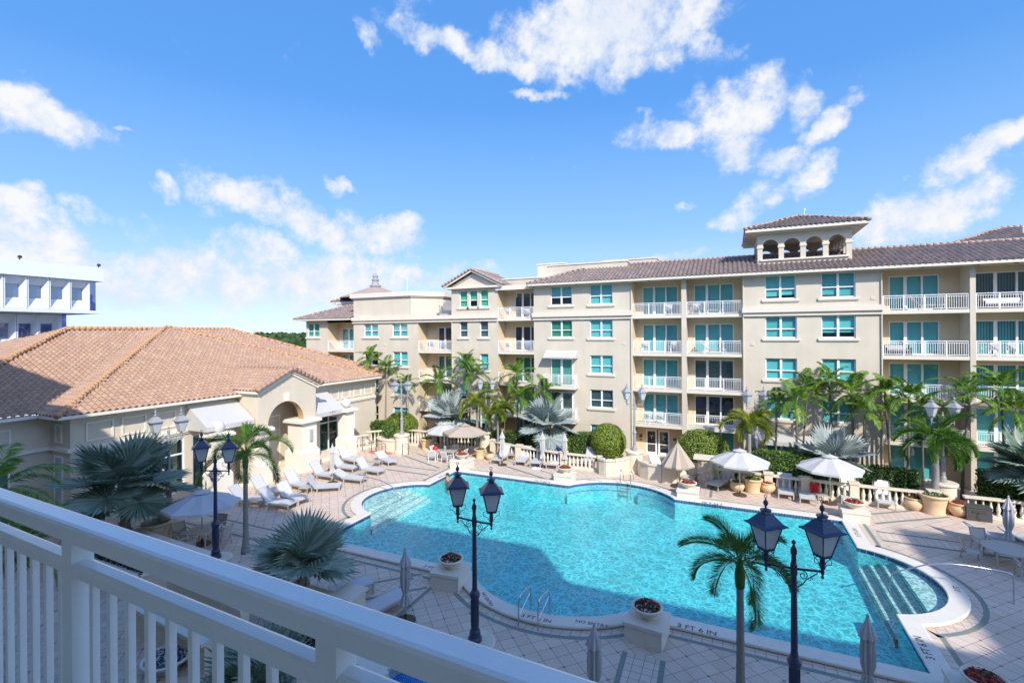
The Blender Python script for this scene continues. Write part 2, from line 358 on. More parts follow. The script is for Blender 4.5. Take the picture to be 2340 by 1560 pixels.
M['glass'] = glassmat('teal_glass', (.36, .76, .78), .06); M['gglass'] = glassmat('green_glass', (.28, .70, .55), .05); M['dglass'] = glassmat('dark_glass', (.30, .42, .45), .10); M['lglass'] = pmat('frosted_lamp_glass', (.80, .84, .84), .35, .06, 6, trans=.45)
M['bglass'] = glassmat('blue_glass', (.20, .32, .58), .10); M['blind'] = pmat('white_blind', (.78, .80, .78), .7, .04, 3); M['dark'] = pmat('dark_room', (.03, .04, .045), .6, .4, 2); M['drape'] = pmat('grey_drape', (.42, .46, .46), .8, .15, 3)
M['frost'] = pmat('frosted_shade', (.62, .62, .60), .5, .05, 4, trans=.4); M['globe'] = pmat('white_globe', (.80, .78, .74), .3, .04, 4, trans=.3)
M['towel'] = pmat('white_towel', (.82, .82, .84), .95, .04, 9, .4, 90); M['btowel'] = pmat('blue_towel', (.06, .12, .50), .95, .1, 9); M['red'] = pmat('red_cloth', (.62, .02, .02), .8, .1, 9); M['skin'] = pmat('skin', (.62, .27, .15), .6, .08, 9); M['hair'] = pmat('dark_hair', (.03, .015, .01), .6, .2, 20); M['orange'] = pmat('orange_cloth', (.75, .16, .03), .8, .1, 9)
M['greybox'] = pmat('grey_resin', (.06, .058, .055), .6, .1, 8); M['text'] = pmat('black_lettering', (.09, .085, .08), .5, .1, 9); M['white2'] = pmat('white_marking', (.80, .80, .80), .5, .03, 9)
def blindstripes(name, c1, c2, sc, axis):
    m, gg, out = mk(name); geo = gg.n('ShaderNodeNewGeometry'); sp = gg.n('ShaderNodeSeparateXYZ', i_0=geo.outputs['Position'])
    s_ = gg.m('FRACT', gg.m('MULTIPLY', sp.outputs[axis], sc)); f = gg.m('LESS_THAN', s_, .35)
    b = gg.n('ShaderNodeBsdfPrincipled', i_Roughness=.7); gg.put(b.inputs['Base Color'], gg.mixc(f, (*c1, 1), (*c2, 1))); gg.t.links.new(b.outputs[0], out.inputs[0]); return m
M['slats'] = blindstripes('slatted_blind', (.76, .78, .76), (.38, .42, .42), 9.0, 2); M['vert'] = blindstripes('vertical_blind', (.60, .63, .62), (.20, .22, .23), 6.5, 0)
# deck pavers: square grid turned 45 degrees to the pool, with dark joints and small dark inset diamonds
m, gg, out = mk('pink_beige_pavers'); geo = gg.n('ShaderNodeNewGeometry'); P = geo.outputs['Position']
mp = gg.n('ShaderNodeMapping', i_Vector=P); mp.inputs['Rotation'].default_value = (0, 0, R(45)); mp.inputs['Scale'].default_value = (1 / .5,) * 3
sp = gg.n('ShaderNodeSeparateXYZ', i_0=mp.outputs[0])
def near_int(x, w):
    return gg.m('LESS_THAN', gg.m('ABSOLUTE', gg.m('SUBTRACT', gg.m('FRACT', gg.m('ADD', x, .5)), .5)), w)
jx = near_int(sp.outputs[0], .021); jy = near_int(sp.outputs[1], .021); joint = gg.m('MAXIMUM', jx, jy)
wn = gg.n('ShaderNodeTexWhiteNoise', noise_dimensions='2D', i_Vector=gg.n('ShaderNodeCombineXYZ', i_0=gg.m('FLOOR', sp.outputs[0]), i_1=gg.m('FLOOR', sp.outputs[1])).outputs[0])
n1 = gg.n('ShaderNodeTexNoise', i_Vector=P, i_Scale=.5, i_Detail=5.0); n2 = gg.n('ShaderNodeTexNoise', i_Vector=P, i_Scale=16.0, i_Detail=5.0, i_Roughness=.7)
f = gg.m('ADD', gg.m('MULTIPLY', wn.outputs[0], .28), gg.m('ADD', gg.m('MULTIPLY', n1.outputs[0], .6), gg.m('MULTIPLY', n2.outputs[0], .22)))
cc = gg.ramp(f, [(.2, (.52, .39, .29)), (.5, (.60, .47, .37)), (.8, (.66, .54, .44))])
st_ = gg.n('ShaderNodeTexNoise', i_Vector=P, i_Scale=.9, i_Detail=7.0, i_Roughness=.7); sr_ = gg.n('ShaderNodeMapRange', i_Value=st_.outputs[0], i_From_Min=.56, i_From_Max=.68, i_To_Min=0.0, i_To_Max=.32)
cc = gg.mixc(sr_.outputs[0], cc, (.34, .26, .20, 1))
cc = gg.mixc(gg.m('MULTIPLY', joint, .8), cc, (.20, .15, .125, 1))
hx = gg.m('ABSOLUTE', gg.m('SUBTRACT', gg.m('FRACT', gg.m('ADD', gg.m('MULTIPLY', sp.outputs[0], .5), .5)), .5)); hy = gg.m('ABSOLUTE', gg.m('SUBTRACT', gg.m('FRACT', gg.m('ADD', gg.m('MULTIPLY', sp.outputs[1], .5), .5)), .5))
dia = gg.m('LESS_THAN', gg.m('ADD', hx, hy), .065)
cc = gg.mixc(gg.m('MULTIPLY', dia, .8), cc, (.14, .15, .12, 1))
b = gg.n('ShaderNodeBsdfPrincipled', i_Roughness=.72); gg.put(b.inputs['Base Color'], cc)
bp = gg.n('ShaderNodeBump', i_Strength=.3, i_Distance=.01, i_Height=gg.m('SUBTRACT', n2.outputs[0], joint)); gg.put(b.inputs['Normal'], bp.outputs[0]); gg.t.links.new(b.outputs[0], out.inputs[0]); M['deck'] = m
# small straight pavers for the border strips
m, gg, out = mk('border_pavers'); geo = gg.n('ShaderNodeNewGeometry'); br = gg.n('ShaderNodeTexBrick', i_Vector=geo.outputs['Position'], i_Scale=1.0); br.offset = 0
br.inputs['Brick Width'].default_value = .33; br.inputs['Row Height'].default_value = .33; br.inputs['Mortar Size'].default_value = .012
br.inputs['Color1'].default_value = (.58, .46, .36, 1); br.inputs['Color2'].default_value = (.64, .52, .42, 1); br.inputs['Mortar'].default_value = (.30, .23, .18, 1)
b = gg.n('ShaderNodeBsdfPrincipled', i_Roughness=.75, i_Base_Color=br.outputs[0]); gg.t.links.new(b.outputs[0], out.inputs[0]); M['border'] = m
M['band'] = pmat('grey_green_band', (.20, .23, .19), .7, .15, 4, .2)
# pool tiles
def mosaic(name, c1, c2, mort, w=.15):
    m, gg, out = mk(name); geo = gg.n('ShaderNodeNewGeometry'); sp = gg.n('ShaderNodeSeparateXYZ', i_0=geo.outputs['Position'])
    q = gg.n('ShaderNodeCombineXYZ', i_0=gg.m('ADD', sp.outputs[0], sp.outputs[1]), i_1=sp.outputs[2])
    br = gg.n('ShaderNodeTexBrick', i_Vector=q.outputs[0], i_Scale=1.0); br.offset = 0
    br.inputs['Brick Width'].default_value = w; br.inputs['Row Height'].default_value = w; br.inputs['Mortar Size'].default_value = .01
    br.inputs['Color1'].default_value = (*c1, 1); br.inputs['Color2'].default_value = (*c2, 1); br.inputs['Mortar'].default_value = (*mort, 1)
    b = gg.n('ShaderNodeBsdfPrincipled', i_Roughness=.2, i_Base_Color=br.outputs[0]); gg.t.links.new(b.outputs[0], out.inputs[0]); return m
M['ptile'] = mosaic('blue_waterline_tile', (.012, .035, .16), (.03, .09, .32), (.25, .35, .45)); M['bench'] = mosaic('blue_mosaic', (.02, .18, .50), (.04, .30, .60), (.08, .42, .65), .08)
M['basin'] = pmat('aqua_plaster', (.13, .70, .75), .8, .06, 1.2); M['shelf'] = pmat('pale_plaster', (.72, .80, .76), .8, .05, 2); M['nosing'] = pmat('teal_step_tile', (.05, .26, .30), .5, .2, 6)
# water: clear, rippled; bright caustic lines are painted into its transparency colour
def watermat(name, tint, lo):
    m, gg, out = mk(name); geo = gg.n('ShaderNodeNewGeometry'); P = geo.outputs['Position']
    nw = gg.n('ShaderNodeTexNoise', i_Vector=P, i_Scale=1.3, i_Detail=3.0)
    w1 = gg.vm('SCALE', gg.vm('SUBTRACT', nw.outputs['Color'], (.5, .5, .5))); w1.node.inputs[3].default_value = .9
    PW = gg.vm('ADD', P, w1)
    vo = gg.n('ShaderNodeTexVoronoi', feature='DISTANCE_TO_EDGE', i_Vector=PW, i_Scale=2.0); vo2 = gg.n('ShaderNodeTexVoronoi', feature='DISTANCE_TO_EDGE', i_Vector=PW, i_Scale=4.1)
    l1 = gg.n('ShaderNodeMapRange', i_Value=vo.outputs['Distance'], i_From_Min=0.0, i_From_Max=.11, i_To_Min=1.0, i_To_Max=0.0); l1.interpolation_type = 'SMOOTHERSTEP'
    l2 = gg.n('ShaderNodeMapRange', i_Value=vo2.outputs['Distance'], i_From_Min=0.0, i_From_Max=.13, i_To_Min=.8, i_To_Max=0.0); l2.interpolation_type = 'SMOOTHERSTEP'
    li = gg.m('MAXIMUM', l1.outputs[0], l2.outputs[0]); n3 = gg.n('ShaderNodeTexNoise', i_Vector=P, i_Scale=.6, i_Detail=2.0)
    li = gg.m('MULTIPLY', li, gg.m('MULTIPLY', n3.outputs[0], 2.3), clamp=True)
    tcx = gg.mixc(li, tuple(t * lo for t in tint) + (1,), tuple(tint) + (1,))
    tr = gg.n('ShaderNodeBsdfTransparent', i_Color=tcx)
    a1 = gg.n('ShaderNodeTexNoise', i_Vector=P, i_Scale=2.4, i_Detail=4.0, i_Roughness=.6); mp = gg.n('ShaderNodeMapping', i_Vector=P); mp.inputs['Scale'].default_value = (1, 2.2, 1)
    a2 = gg.n('ShaderNodeTexNoise', i_Vector=mp.outputs[0], i_Scale=1.1, i_Detail=5.0, i_Roughness=.55)
    bp = gg.n('ShaderNodeBump', i_Strength=.6, i_Distance=.08, i_Height=gg.m('ADD', gg.m('MULTIPLY', a1.outputs[0], .5), a2.outputs[0]))
    gl = gg.n('ShaderNodeBsdfGlossy', i_Roughness=.04, i_Color=(.9, .95, 1, 1), i_Normal=bp.outputs[0]); fr = facing_reflect(gg, .02, bp.outputs[0])
    mx = gg.n('ShaderNodeMixShader', i_0=fr); gg.put(mx.inputs[1], tr.outputs[0]); gg.put(mx.inputs[2], gl.outputs[0]); gg.t.links.new(mx.outputs[0], out.inputs[0]); return m
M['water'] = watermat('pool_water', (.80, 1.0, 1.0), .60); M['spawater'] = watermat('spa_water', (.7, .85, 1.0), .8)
M['land'] = pmat('flat_land', (.10, .12, .07), .95, .5, .01, c2=(.05, .07, .04)); M['sea'] = pmat('sea', (.02, .07, .22), .25, .1, .002)
M['treemass'] = leafmat('distant_trees', (.02, .045, .015), (.035, .08, .02), (.08, .13, .035), .1); M['tower1'] = pmat('pale_tower', (.66, .66, .66), .7, .05, .1)
# ================================================================== SETTING
def struct(mb, name, mats, **k): o = mb.build(name, mats, **k); o['kind'] = 'structure'; return o
mb = MB(); mb.q((-30000, -3000, -7), (30000, -3000, -7), (30000, 2600, -7), (-30000, 2600, -7)); struct(mb, 'ground', M['land'])
mb = MB(); mb.q((-60000, 2500, -6.5), (60000, 2500, -6.5), (60000, 45000, -6.5), (-60000, 45000, -6.5)); struct(mb, 'sea', M['sea'])
# pool geometry (metres): a rectangle with a bow on each long side and an apse on each short side
PX0, PX1, PY0, PY1 = -19.5, 5.6, 18.9, 32.4
def arc(p, q, sag, n=18):
    p, q = Vector(p), Vector(q); c = (q - p).length; r = (c * c / 4 + sag * sag) / (2 * sag); mid = (p + q) / 2
    d = (q - p).normalized(); nrm = Vector((d.y, -d.x)); cen = mid + nrm * (sag - r)
    h = math.asin(min(1, c / 2 / r));
    if sag > r: h = PI - h
    res = []
    for k in range(n + 1):
        a = -h + 2 * h * k / n; res.append(tuple(cen + nrm * r * math.cos(a) + d * r * math.sin(a)))
    return res
PL = []
PL += [(PX0, PY0)] + arc((-10.6, PY0), (-3.35, PY0), 1.78) + [(PX1, PY0)]
PL += arc((PX1, 22.4), (PX1, 28.7), 2.35) + [(PX1, PY1)]
PL += arc((-3.35, PY1), (-10.4, PY1), 2.0) + [(PX0, PY1)]
PL += arc((PX0, 28.8), (PX0, 22.7), 2.4)
def offset(poly, d):
    n = len(poly); out = []
    for i in range(n):
        a, b, c = Vector(poly[i - 1]), Vector(poly[i]), Vector(poly[(i + 1) % n])
        u = (b - a).normalized(); w = (c - b).normalized(); n1 = Vector((u.y, -u.x)); n2 = Vector((w.y, -w.x))
        k = 1 + n1.dot(n2); o = (n1 + n2) / max(k, .35); out.append(tuple(b + o * d))
    return out
def ringsheet(mb, a, b, z, m=0):
    n = len(a)
    for i in range(n): mb.q((*a[i], z), (*b[i], z), (*b[(i + 1) % n], z), (*a[(i + 1) % n], z), m=m)
def wallring(mb, a, z0, z1, m=0, flip=False):
    n = len(a)
    for i in range(n):
        p = [(*a[i], z0), (*a[(i + 1) % n], z0), (*a[(i + 1) % n], z1), (*a[i], z1)]
        mb.q(*(p[::-1] if flip else p), m=m)
CO = offset(PL, .62); C1 = offset(PL, .95); C2 = offset(PL, 1.13)
outer = [(-62, -2.2), (34, -2.2), (34, 60), (-62, 60)]
SPA = (-5.6, 4.6)
spac = at(985, 1575, .5)
spahole = [(spac.x + 1.75 * math.cos(2 * PI * k / 28), spac.y + 1.75 * math.sin(2 * PI * k / 28)) for k in range(28)]
mb = MB(); loops = [[Vector((*p, 0)) for p in outer], [Vector((*p, 0)) for p in PL]]
allp = [v for l in loops for v in l]
mb.v = [tuple(v) for v in allp]
for t in tessellate_polygon(loops):
    a, b_, c = [allp[k] for k in t]
    t = t if (b_ - a).cross(c - a).z > 0 else t[::-1]
    mb.f.append(tuple(t)); mb.mi.append(0)
for i in range(4):
    a, b_ = outer[i], outer[(i + 1) % 4]; mb.q((*a, -7.2), (*b_, -7.2), (*b_, 0), (*a, 0))
struct(mb, 'pool_deck', M['deck'])
mb = MB(); ringsheet(mb, CO, C1, .004); struct(mb, 'deck_border', M['border'])
mb = MB(); ringsheet(mb, C1, C2, .005)
# grey-green bands that cross the deck, with strips of small straight pavers between each pair
bandp = MB()
SN = [0]
def strip(p, q, w=1.05, bw=.17):
    SN[0] += 1; zz = SN[0] * .0012
    p, q = Vector(p), Vector(q); d = (q - p).normalized(); nn = Vector((-d.y, d.x))
    def rect(o0, o1, z, B): B.q((*(p + nn * o0), z), (*(q + nn * o0), z), (*(q + nn * o1), z), (*(p + nn * o1), z))
    rect(-w / 2, w / 2, .006 + zz, bandp); rect(-w / 2 - bw, -w / 2, .0085 + zz, mb); rect(w / 2, w / 2 + bw, .0088 + zz, mb)
for p, q in [((-12.2, 17.6), (-16.5, 13.3)), ((-12.2, 17.6), (-12.2, 4)), ((-2.7, 16.4), (-2.3, 4)), ((-21, 18.2), (-40, 18.2)), ((6.9, 33.4), (11, 36.2)), ((7.0, 31.0), (33, 31.0)), ((-21, 33.4), (-26, 35.5)), ((-21, 31.5), (-31, 31.5)), ((7, 18.5), (14, 8)),
             ((-1.9, 33.9), (-1.9, 36)), ((-12, 33.9), (-17.5, 36.5))]: strip(p, q)
struct(mb, 'deck_band', M['band']); struct(bandp, 'border_strip', M['border'])
# coping: raised bull-nosed stone
mb = MB(); IN = offset(PL, -.05); ZC = .14
prof = [(IN, ZC - .07), (IN, ZC - .02), (offset(PL, -.02), ZC), (offset(PL, .57), ZC), (offset(PL, .61), ZC - .015), (CO, ZC - .04), (CO, ZC - .085), (offset(PL, .56), ZC - .10), (offset(PL, .56), -.01)]
for (a, za), (b_, zb) in zip(prof, prof[1:]):
    n = len(a)
    for i in range(n): j = (i + 1) % n; mb.q((*a[i], za), (*b_[i], zb), (*b_[j], zb), (*a[j], za))
wallring(mb, PL, ZC - .08, ZC - .07)
coping = struct(mb, 'pool_coping', M['coping'], smooth=False)
mb = MB(); wallring(mb, PL, -.13, ZC - .02, 0, flip=True); wallring(mb, PL, -1.15, -.13, 1, flip=True); mb.q(*[(x, y, -1.15) for x, y in PL], m=1)
struct(mb, 'pool_basin', [M['ptile'], M['basin']])
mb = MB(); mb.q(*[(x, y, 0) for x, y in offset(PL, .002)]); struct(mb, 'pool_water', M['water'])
# underwater steps in the two apses, seats in the bows
def steps(side):
    mb = MB(); no = MB()
    ex = PX1 if side > 0 else PX0
    xs = [ex - .1, ex + .33, ex + .76, ex + 1.19] if side > 0 else [ex + .1, ex - .33, ex - .76, ex - 1.19]
    zs = [-.85, -.62, -.40, -.17]
    arcp = arc((PX1, 22.4), (PX1, 28.7), 2.33) if side > 0 else arc((PX0, 28.8), (PX0, 22.7), 2.38)
    ys = (22.42, 28.68) if side > 0 else (22.72, 28.78)
    def yl(x):
        best = [p for p in arcp]; lo = [p for p in best if p[1] < 25.7]; hi = [p for p in best if p[1] >= 25.7]
        def itp(L):
            L = sorted(L, key=lambda p: abs(p[0] - ex)); 
            for a, b_ in zip(L, L[1:]):
                if min(a[0], b_[0]) <= x <= max(a[0], b_[0]): t = (x - a[0]) / (b_[0] - a[0] + 1e-9); return a[1] + t * (b_[1] - a[1])
            return L[0][1]
        return max(itp(lo), ys[0]), min(itp(hi), ys[1])
    for k in range(4):
        x0 = xs[k]; y0, y1 = yl(x0) if (x0 - ex) * side > 0 else ys
        x1 = xs[k + 1] if k < 3 else ex + side * 2.3
        pts = [(x0, y0), (x0, y1)]
        mb.q((x0, y0, zs[k]), (x0, y1, zs[k]), (x0, y1, -1.15), (x0, y0, -1.15))
        if k < 3:
            a0, a1 = yl(x1) if (x1 - ex) * side > 0 else ys
            mb.q((x0, y0, zs[k]), (x1, a0, zs[k]), (x1, a1, zs[k]), (x0, y1, zs[k]))
        else:
            inn = [p for p in arcp if (p[0] - x0) * side > 0]
            poly = [(x0, y0), (x0, y1)] + sorted(inn, key=lambda p: -p[1]); mb.q(*[(x, y, zs[k]) for x, y in poly], m=1)
        s_ = (.10 if side > 0 else .035) * side; no.q((x0 - .01 * side, y0, zs[k] + .006), (x0 + s_, y0, zs[k] + .006), (x0 + s_, y1, zs[k] + .006), (x0 - .01 * side, y1, zs[k] + .006))
        if side > 0: no.q((x0 - .012 * side, y0, zs[k] + .006), (x0 - .012 * side, y1, zs[k] + .006), (x0 - .012 * side, y1, zs[k] - .10), (x0 - .012 * side, y0, zs[k] - .10))
    struct(mb, 'pool_steps', [M['shelf'], M['shelf']]); struct(no, 'step_nosing', M['nosing'])
steps(1); steps(-1)
for (p, q, sg) in [((-10.4, PY1), (-3.35, PY1), 2.0), ((-10.6, PY0), (-3.35, PY0), -1.78)]:
    A_ = arc(q, p, abs(sg) - .02) if sg > 0 else arc(p, q, abs(sg) - .02); sgn = 1 if sg > 0 else -1
    B_ = [(x, y - sgn * .32) for x, y in A_]; mb = MB()
    for i in range(len(A_) - 1):
        if 7 <= i <= 9 and sg > 0: continue
        mb.q((*A_[i], -.45), (*A_[i + 1], -.45), (*B_[i + 1], -.45), (*B_[i], -.45)); mb.q((*B_[i], -.45), (*B_[i + 1], -.45), (*B_[i + 1], -1.14), (*B_[i], -1.14), m=1)
    struct(mb, 'pool_bench', [M['bench'], M['basin']])
# depth and warning marks set into the coping
def lettering(s, p, rz, size, name='depth_marking', mat='text', z=None, vert=None, parent=None, label=None):
    cu = bpy.data.curves.new('lettering', 'FONT'); cu.body = s; cu.size = size; cu.align_x = 'CENTER'; cu.align_y = 'CENTER'; cu.extrude = .0015; cu.resolution_u = 3; cu.offset = size * .012
    to = bpy.data.objects.new('t', cu); COL.objects.link(to); bpy.context.view_layer.update()
    me = bpy.data.meshes.new_from_object(to.evaluated_get(bpy.context.evaluated_depsgraph_get())); bpy.data.objects.remove(to)
    me.materials.clear(); me.materials.append(M[mat]); o = bpy.data.objects.new(name, me); COL.objects.link(o); o.location = p
    o.rotation_euler = (vert or 0, 0, rz)
    if parent: o.parent = parent
    if label: o['label'] = label
    return o
for s, u, v, rz, sz in [('3 FT 6 IN', 993, 1298, 0, .30), ('NO ENTRY', 1113, 1368, -.75, .22), ('3 FT 6 IN', 1225, 1412, .05, .30), ('NO ENTRY', 1352, 1424, .12, .24), ('3 FT 6 IN', 1592, 1437, 0, .34), ('3 FT 6 IN', 2112, 1478, PI / 2, .34), ('3 FT 6 IN', 1958, 1216, PI / 2, .30), ('3 FT', 2187, 1345, 1.35, .28),
                        ('3 FT 6 IN', 1240, 1099, PI, .3), ('NO ENTRY', 1358, 1097, PI, .24), ('NO ENTRY', 1505, 1114, PI, .24), ('3 FT 6 IN', 1628, 1149, PI, .3), ('3 FT 6 IN', 1012, 1086, -PI / 2, .3)]:
    p = at(u, v, ZC + .004); lettering(s, p, rz, sz, parent=coping)

# ================================================================== ROOF TILES
def tile_roof(mb, A, B, C, D, pitch=.34, course=.42, amp=.07, seg=6):
    """A-B eave (left to right seen from outside), C-D top (right, left)"""
    A, B, C, D = map(Vector, (A, B, C, D)); e = (B - A).normalized(); top = (D if (D - A).length > .01 else C)
    n = e.cross((C if (C - B).length > .1 else D) - A).normalized()
    if n.z < 0: n = -n
    s = n.cross(e).normalized()
    if s.z < 0: s = -s
    L = (B - A).length; V = max((D - A).dot(s), (C - A).dot(s)); dl = (D - A).dot(e); dr = (C - A).dot(e)
    nr = max(1, int(math.ceil(V / course))); du = pitch / seg
    for j in range(nr):
        v0 = j * course; v1 = min(V, v0 + course); vm = v0
        uL = dl * min(1, vm / V); uR = L + (dr - L) * min(1, vm / V)
        if uR - uL < .05: continue
        us = [uL] + [k * du for k in range(int(math.floor(uL / du)) + 1, int(math.ceil(uR / du)))] + [uR]
        i0 = len(mb.v)
        for u in us:
            ph = (u / pitch) % 1.0; h = amp * (math.cos(2 * PI * ph) * .5 + .5) ** .7 * 2 - amp
            uv = (u, v0 + .01); hh = h + .042
            # bottom lip, front edge, back edge
            mb.uv[len(mb.v)] = uv; mb.v.append(tuple(A + e * u + s * v0 + n * (h - .015)))
            mb.uv[len(mb.v)] = uv; mb.v.append(tuple(A + e * u + s * (v0 - .012) + n * hh))
            mb.uv[len(mb.v)] = (u, v1 - .01); mb.v.append(tuple(A + e * u + s * v1 + n * (h - .004)))
        for k in range(len(us) - 1):
            a = i0 + 3 * k; b = a + 3
            mb.f.append((a, b, b + 1, a + 1)); mb.mi.append(0); mb.f.append((a + 1, b + 1, b + 2, a + 2)); mb.mi.append(0)
def ridge_caps(mb, P, Q, r=.125, step=.4, lift=.05):
    P, Q = Vector(P), Vector(Q); L = (Q - P).length; n = max(1, int(L / step)); d = (Q - P) / n
    for k in range(n):
        a = P + d * k + Vector((0, 0, lift)); b = P + d * (k + 1.1) + Vector((0, 0, lift - .02)); mb.tube([a, b], [r * 1.12, r * .88], 8, cap=True)
def hiproof(parent, x0, x1, y0, y1, z, m, inset, mat='gtile', rmat='ridge', name='roof', ridge_ax=None, seg=6, sides='LRFB'):
    """hip roof over a rectangle; ridge runs along the longer axis"""
    dx, dy = x1 - x0, y1 - y0; h = min(dx, dy) / 2; zt = z + h * m
    if dx >= dy: P, Q = (x0 + h, (y0 + y1) / 2, zt), (x1 - h, (y0 + y1) / 2, zt)
    else: P, Q = ((x0 + x1) / 2, y0 + h, zt), ((x0 + x1) / 2, y1 - h, zt)
    a, b, c, d = (x0, y0, z), (x1, y0, z), (x1, y1, z), (x0, y1, z); mb = MB(); rc = MB()
    if dx >= dy: S = {'F': (a, b, Q, P), 'R': (b, c, Q, Q), 'B': (c, d, P, Q), 'L': (d, a, P, P)}
    else: S = {'F': (a, b, P, P), 'R': (b, c, Q, P), 'B': (c, d, Q, Q), 'L': (d, a, P, Q)}
    for k in sides: tile_roof(mb, *S[k], seg=seg)
    rf = mb.build(name, M[mat], parent, smooth=False)
    ends = [(a, P), (b, Q if dx >= dy else P), (c, Q), (d, P if dx >= dy else Q)]
    for s_, t_ in ends: ridge_caps(rc, s_, t_)
    if (Vector(P) - Vector(Q)).length > .3: ridge_caps(rc, P, Q)
    rc.build('ridge_cap', M[rmat], rf, smooth=True)
    # soffit plate and fascia
    fb = MB(); fb.box(x0 + .05, y0 + .05, z - .24, x1 - .05, y1 - .05, z - .03); fb.build('fascia', M['trim'], rf)
    return rf

# ================================================================== THE LONG APARTMENT BUILDING
YF, YB = 42.06, 43.7
apt = thing('apartment_building', 'long beige apartment building with tiled roof, teal windows and railed balconies behind the pool', 'apartment building', (0, 0, 0))
wm = MB(); tr = MB(); wr = MB()
def panel(x0, x1, z0, z1, holes, y=YF, dep=.30, W_=None, m=0, face=-1):
    """wall in the plane y with real openings and reveals"""
    W_ = W_ or wm
    xs = sorted(set([x0, x1] + [h[0] for h in holes] + [h[1] for h in holes])); zs = sorted(set([z0, z1] + [h[2] for h in holes] + [h[3] for h in holes]))
    for i in range(len(xs) - 1):
        for j in range(len(zs) - 1):
            cx, cz = (xs[i] + xs[i + 1]) / 2, (zs[j] + zs[j + 1]) / 2
            if any(h[0] < cx < h[1] and h[2] < cz < h[3] for h in holes): continue
            W_.q((xs[i], y, zs[j]), (xs[i + 1], y, zs[j]), (xs[i + 1], y, zs[j + 1]), (xs[i], y, zs[j + 1]), m=m)
    for a, b, c, d in holes:
        y1 = y + dep
        W_.q((a, y, c), (a, y1, c), (a, y1, d), (a, y, d), m=m); W_.q((b, y, c), (b, y, d), (b, y1, d), (b, y1, c), m=m)
        W_.q((a, y, d), (a, y1, d), (b, y1, d), (b, y, d), m=m); W_.q((a, y, c), (b, y, c), (b, y1, c), (a, y1, c), m=m)
rnd = random.Random(11)
def window(x0, x1, z0, z1, kind='blind', glass='glass', y=YF, nx=2, drop=0, parent=None, frac=.56, sill=True):
    parent = parent or apt
    if kind == 'blind' and not drop: kind = rnd.choice(['blind', 'blind', 'blind', 'slats']); drop = rnd.choice([0, 0, 0, .06, .2, .45]) if glass == 'glass' else 0
    f = MB(); yy = y + .13; t = .075
    f.box(x0, yy, z0, x0 + t, yy + .08, z1); f.box(x1 - t, yy, z0, x1, yy + .08, z1); f.box(x0 + t, yy, z0, x1 - t, yy + .08, z0 + t * 1.3); f.box(x0 + t, yy, z1 - t * .6, x1 - t, yy + .08, z1)
    for k in range(1, nx): xm = x0 + (x1 - x0) * k / nx; f.box(xm - .075, yy - .01, z0 + t * 1.3, xm + .075, yy + .09, z1 - t * .6)
    zm = z0 + (z1 - z0) * (1 - frac) - .02
    for k in range(nx):
        a = x0 + (x1 - x0) * k / nx + .076; b = x0 + (x1 - x0) * (k + 1) / nx - .076; f.box(a, yy + .004, zm - .035, b, yy + .075, zm + .035)
    w = f.build('window', M['white'], parent)
    g_ = MB(); g_.q((x0 + t, yy + .045, z0 + t), (x1 - t, yy + .045, z0 + t), (x1 - t, yy + .045, z1 - t * .6), (x0 + t, yy + .045, z1 - t * .6)); g_.build('pane', M[glass], w)
    bl = MB(); yb = y + .29; zb = z0 + drop * (z1 - z0)
    for k in range(nx):
        a = x0 + (x1 - x0) * k / nx + .03; b = x0 + (x1 - x0) * (k + 1) / nx - .03; d_ = zb + (rnd.random() * .12 if drop else 0)
        if kind != 'none': bl.q((a, yb, d_), (b, yb, d_), (b, yb, z1 + .02), (a, yb, z1 + .02), m=0)
    bl.q((x0 - .05, yb + .25, z0 - .1), (x1 + .05, yb + .25, z0 - .1), (x1 + .05, yb + .25, z1 + .1), (x0 - .05, yb + .25, z1 + .1), m=1)
    bl.build('blind', [M[{'blind': 'blind', 'slats': 'slats', 'vert': 'vert', 'green': 'drape', 'none': 'dark'}[kind]], M['dark']], w)
    if sill: s_ = MB(); s_.box(x0 - .22, y - .13, z0 - .17, x1 + .22, y + .02, z0 - .002); s_.box(x0 - .17, y - .08, z0 - .24, x1 + .17, y + .02, z0 - .172); s_.build('sill', M['trim'], w)
    return w
def sliding(x0, x1, z0, z1, kind='blind', glass='glass', y=YB, n=3, hb=None, parent=None):
    parent = parent or apt
    f = MB(); yy = y + .02; t = .07
    f.box(x0, yy, z0, x0 + t, yy + .1, z1); f.box(x1 - t, yy, z0, x1, yy + .1, z1); f.box(x0 + t, yy, z0, x1 - t, yy + .1, z0 + .09); f.box(x0 + t, yy, z1 - .07, x1 - t, yy + .1, z1)
    for k in range(1, n): xm = x0 + (x1 - x0) * k / n; w_ = .10 if k == 1 else .06; f.box(xm - w_, yy - .015, z0 + .09, xm + w_, yy + .115, z1 - .07)
    w = f.build('sliding_door', M['white'], parent)
    g_ = MB(); g_.q((x0 + t, yy + .05, z0 + .09), (x1 - t, yy + .05, z0 + .09), (x1 - t, yy + .05, z1 - .07), (x0 + t, yy + .05, z1 - .07)); g_.build('pane', M[glass], w)
    bl = MB(); yb = y + .24
    if kind != 'none': bl.q((x0, yb, z0), (x1, yb, z0), (x1, yb, z1), (x0, yb, z1), m=0)
    bl.q((x0 - .02, yb + .3, z0), (x1 + .02, yb + .3, z0), (x1 + .02, yb + .3, z1), (x0 - .02, yb + .3, z1), m=1)
    bl.build('blind', [M[{'blind': 'blind', 'vert': 'vert', 'slats': 'slats', 'drape': 'drape', 'none': 'dark'}[kind]], M['dark']], w)
    return w
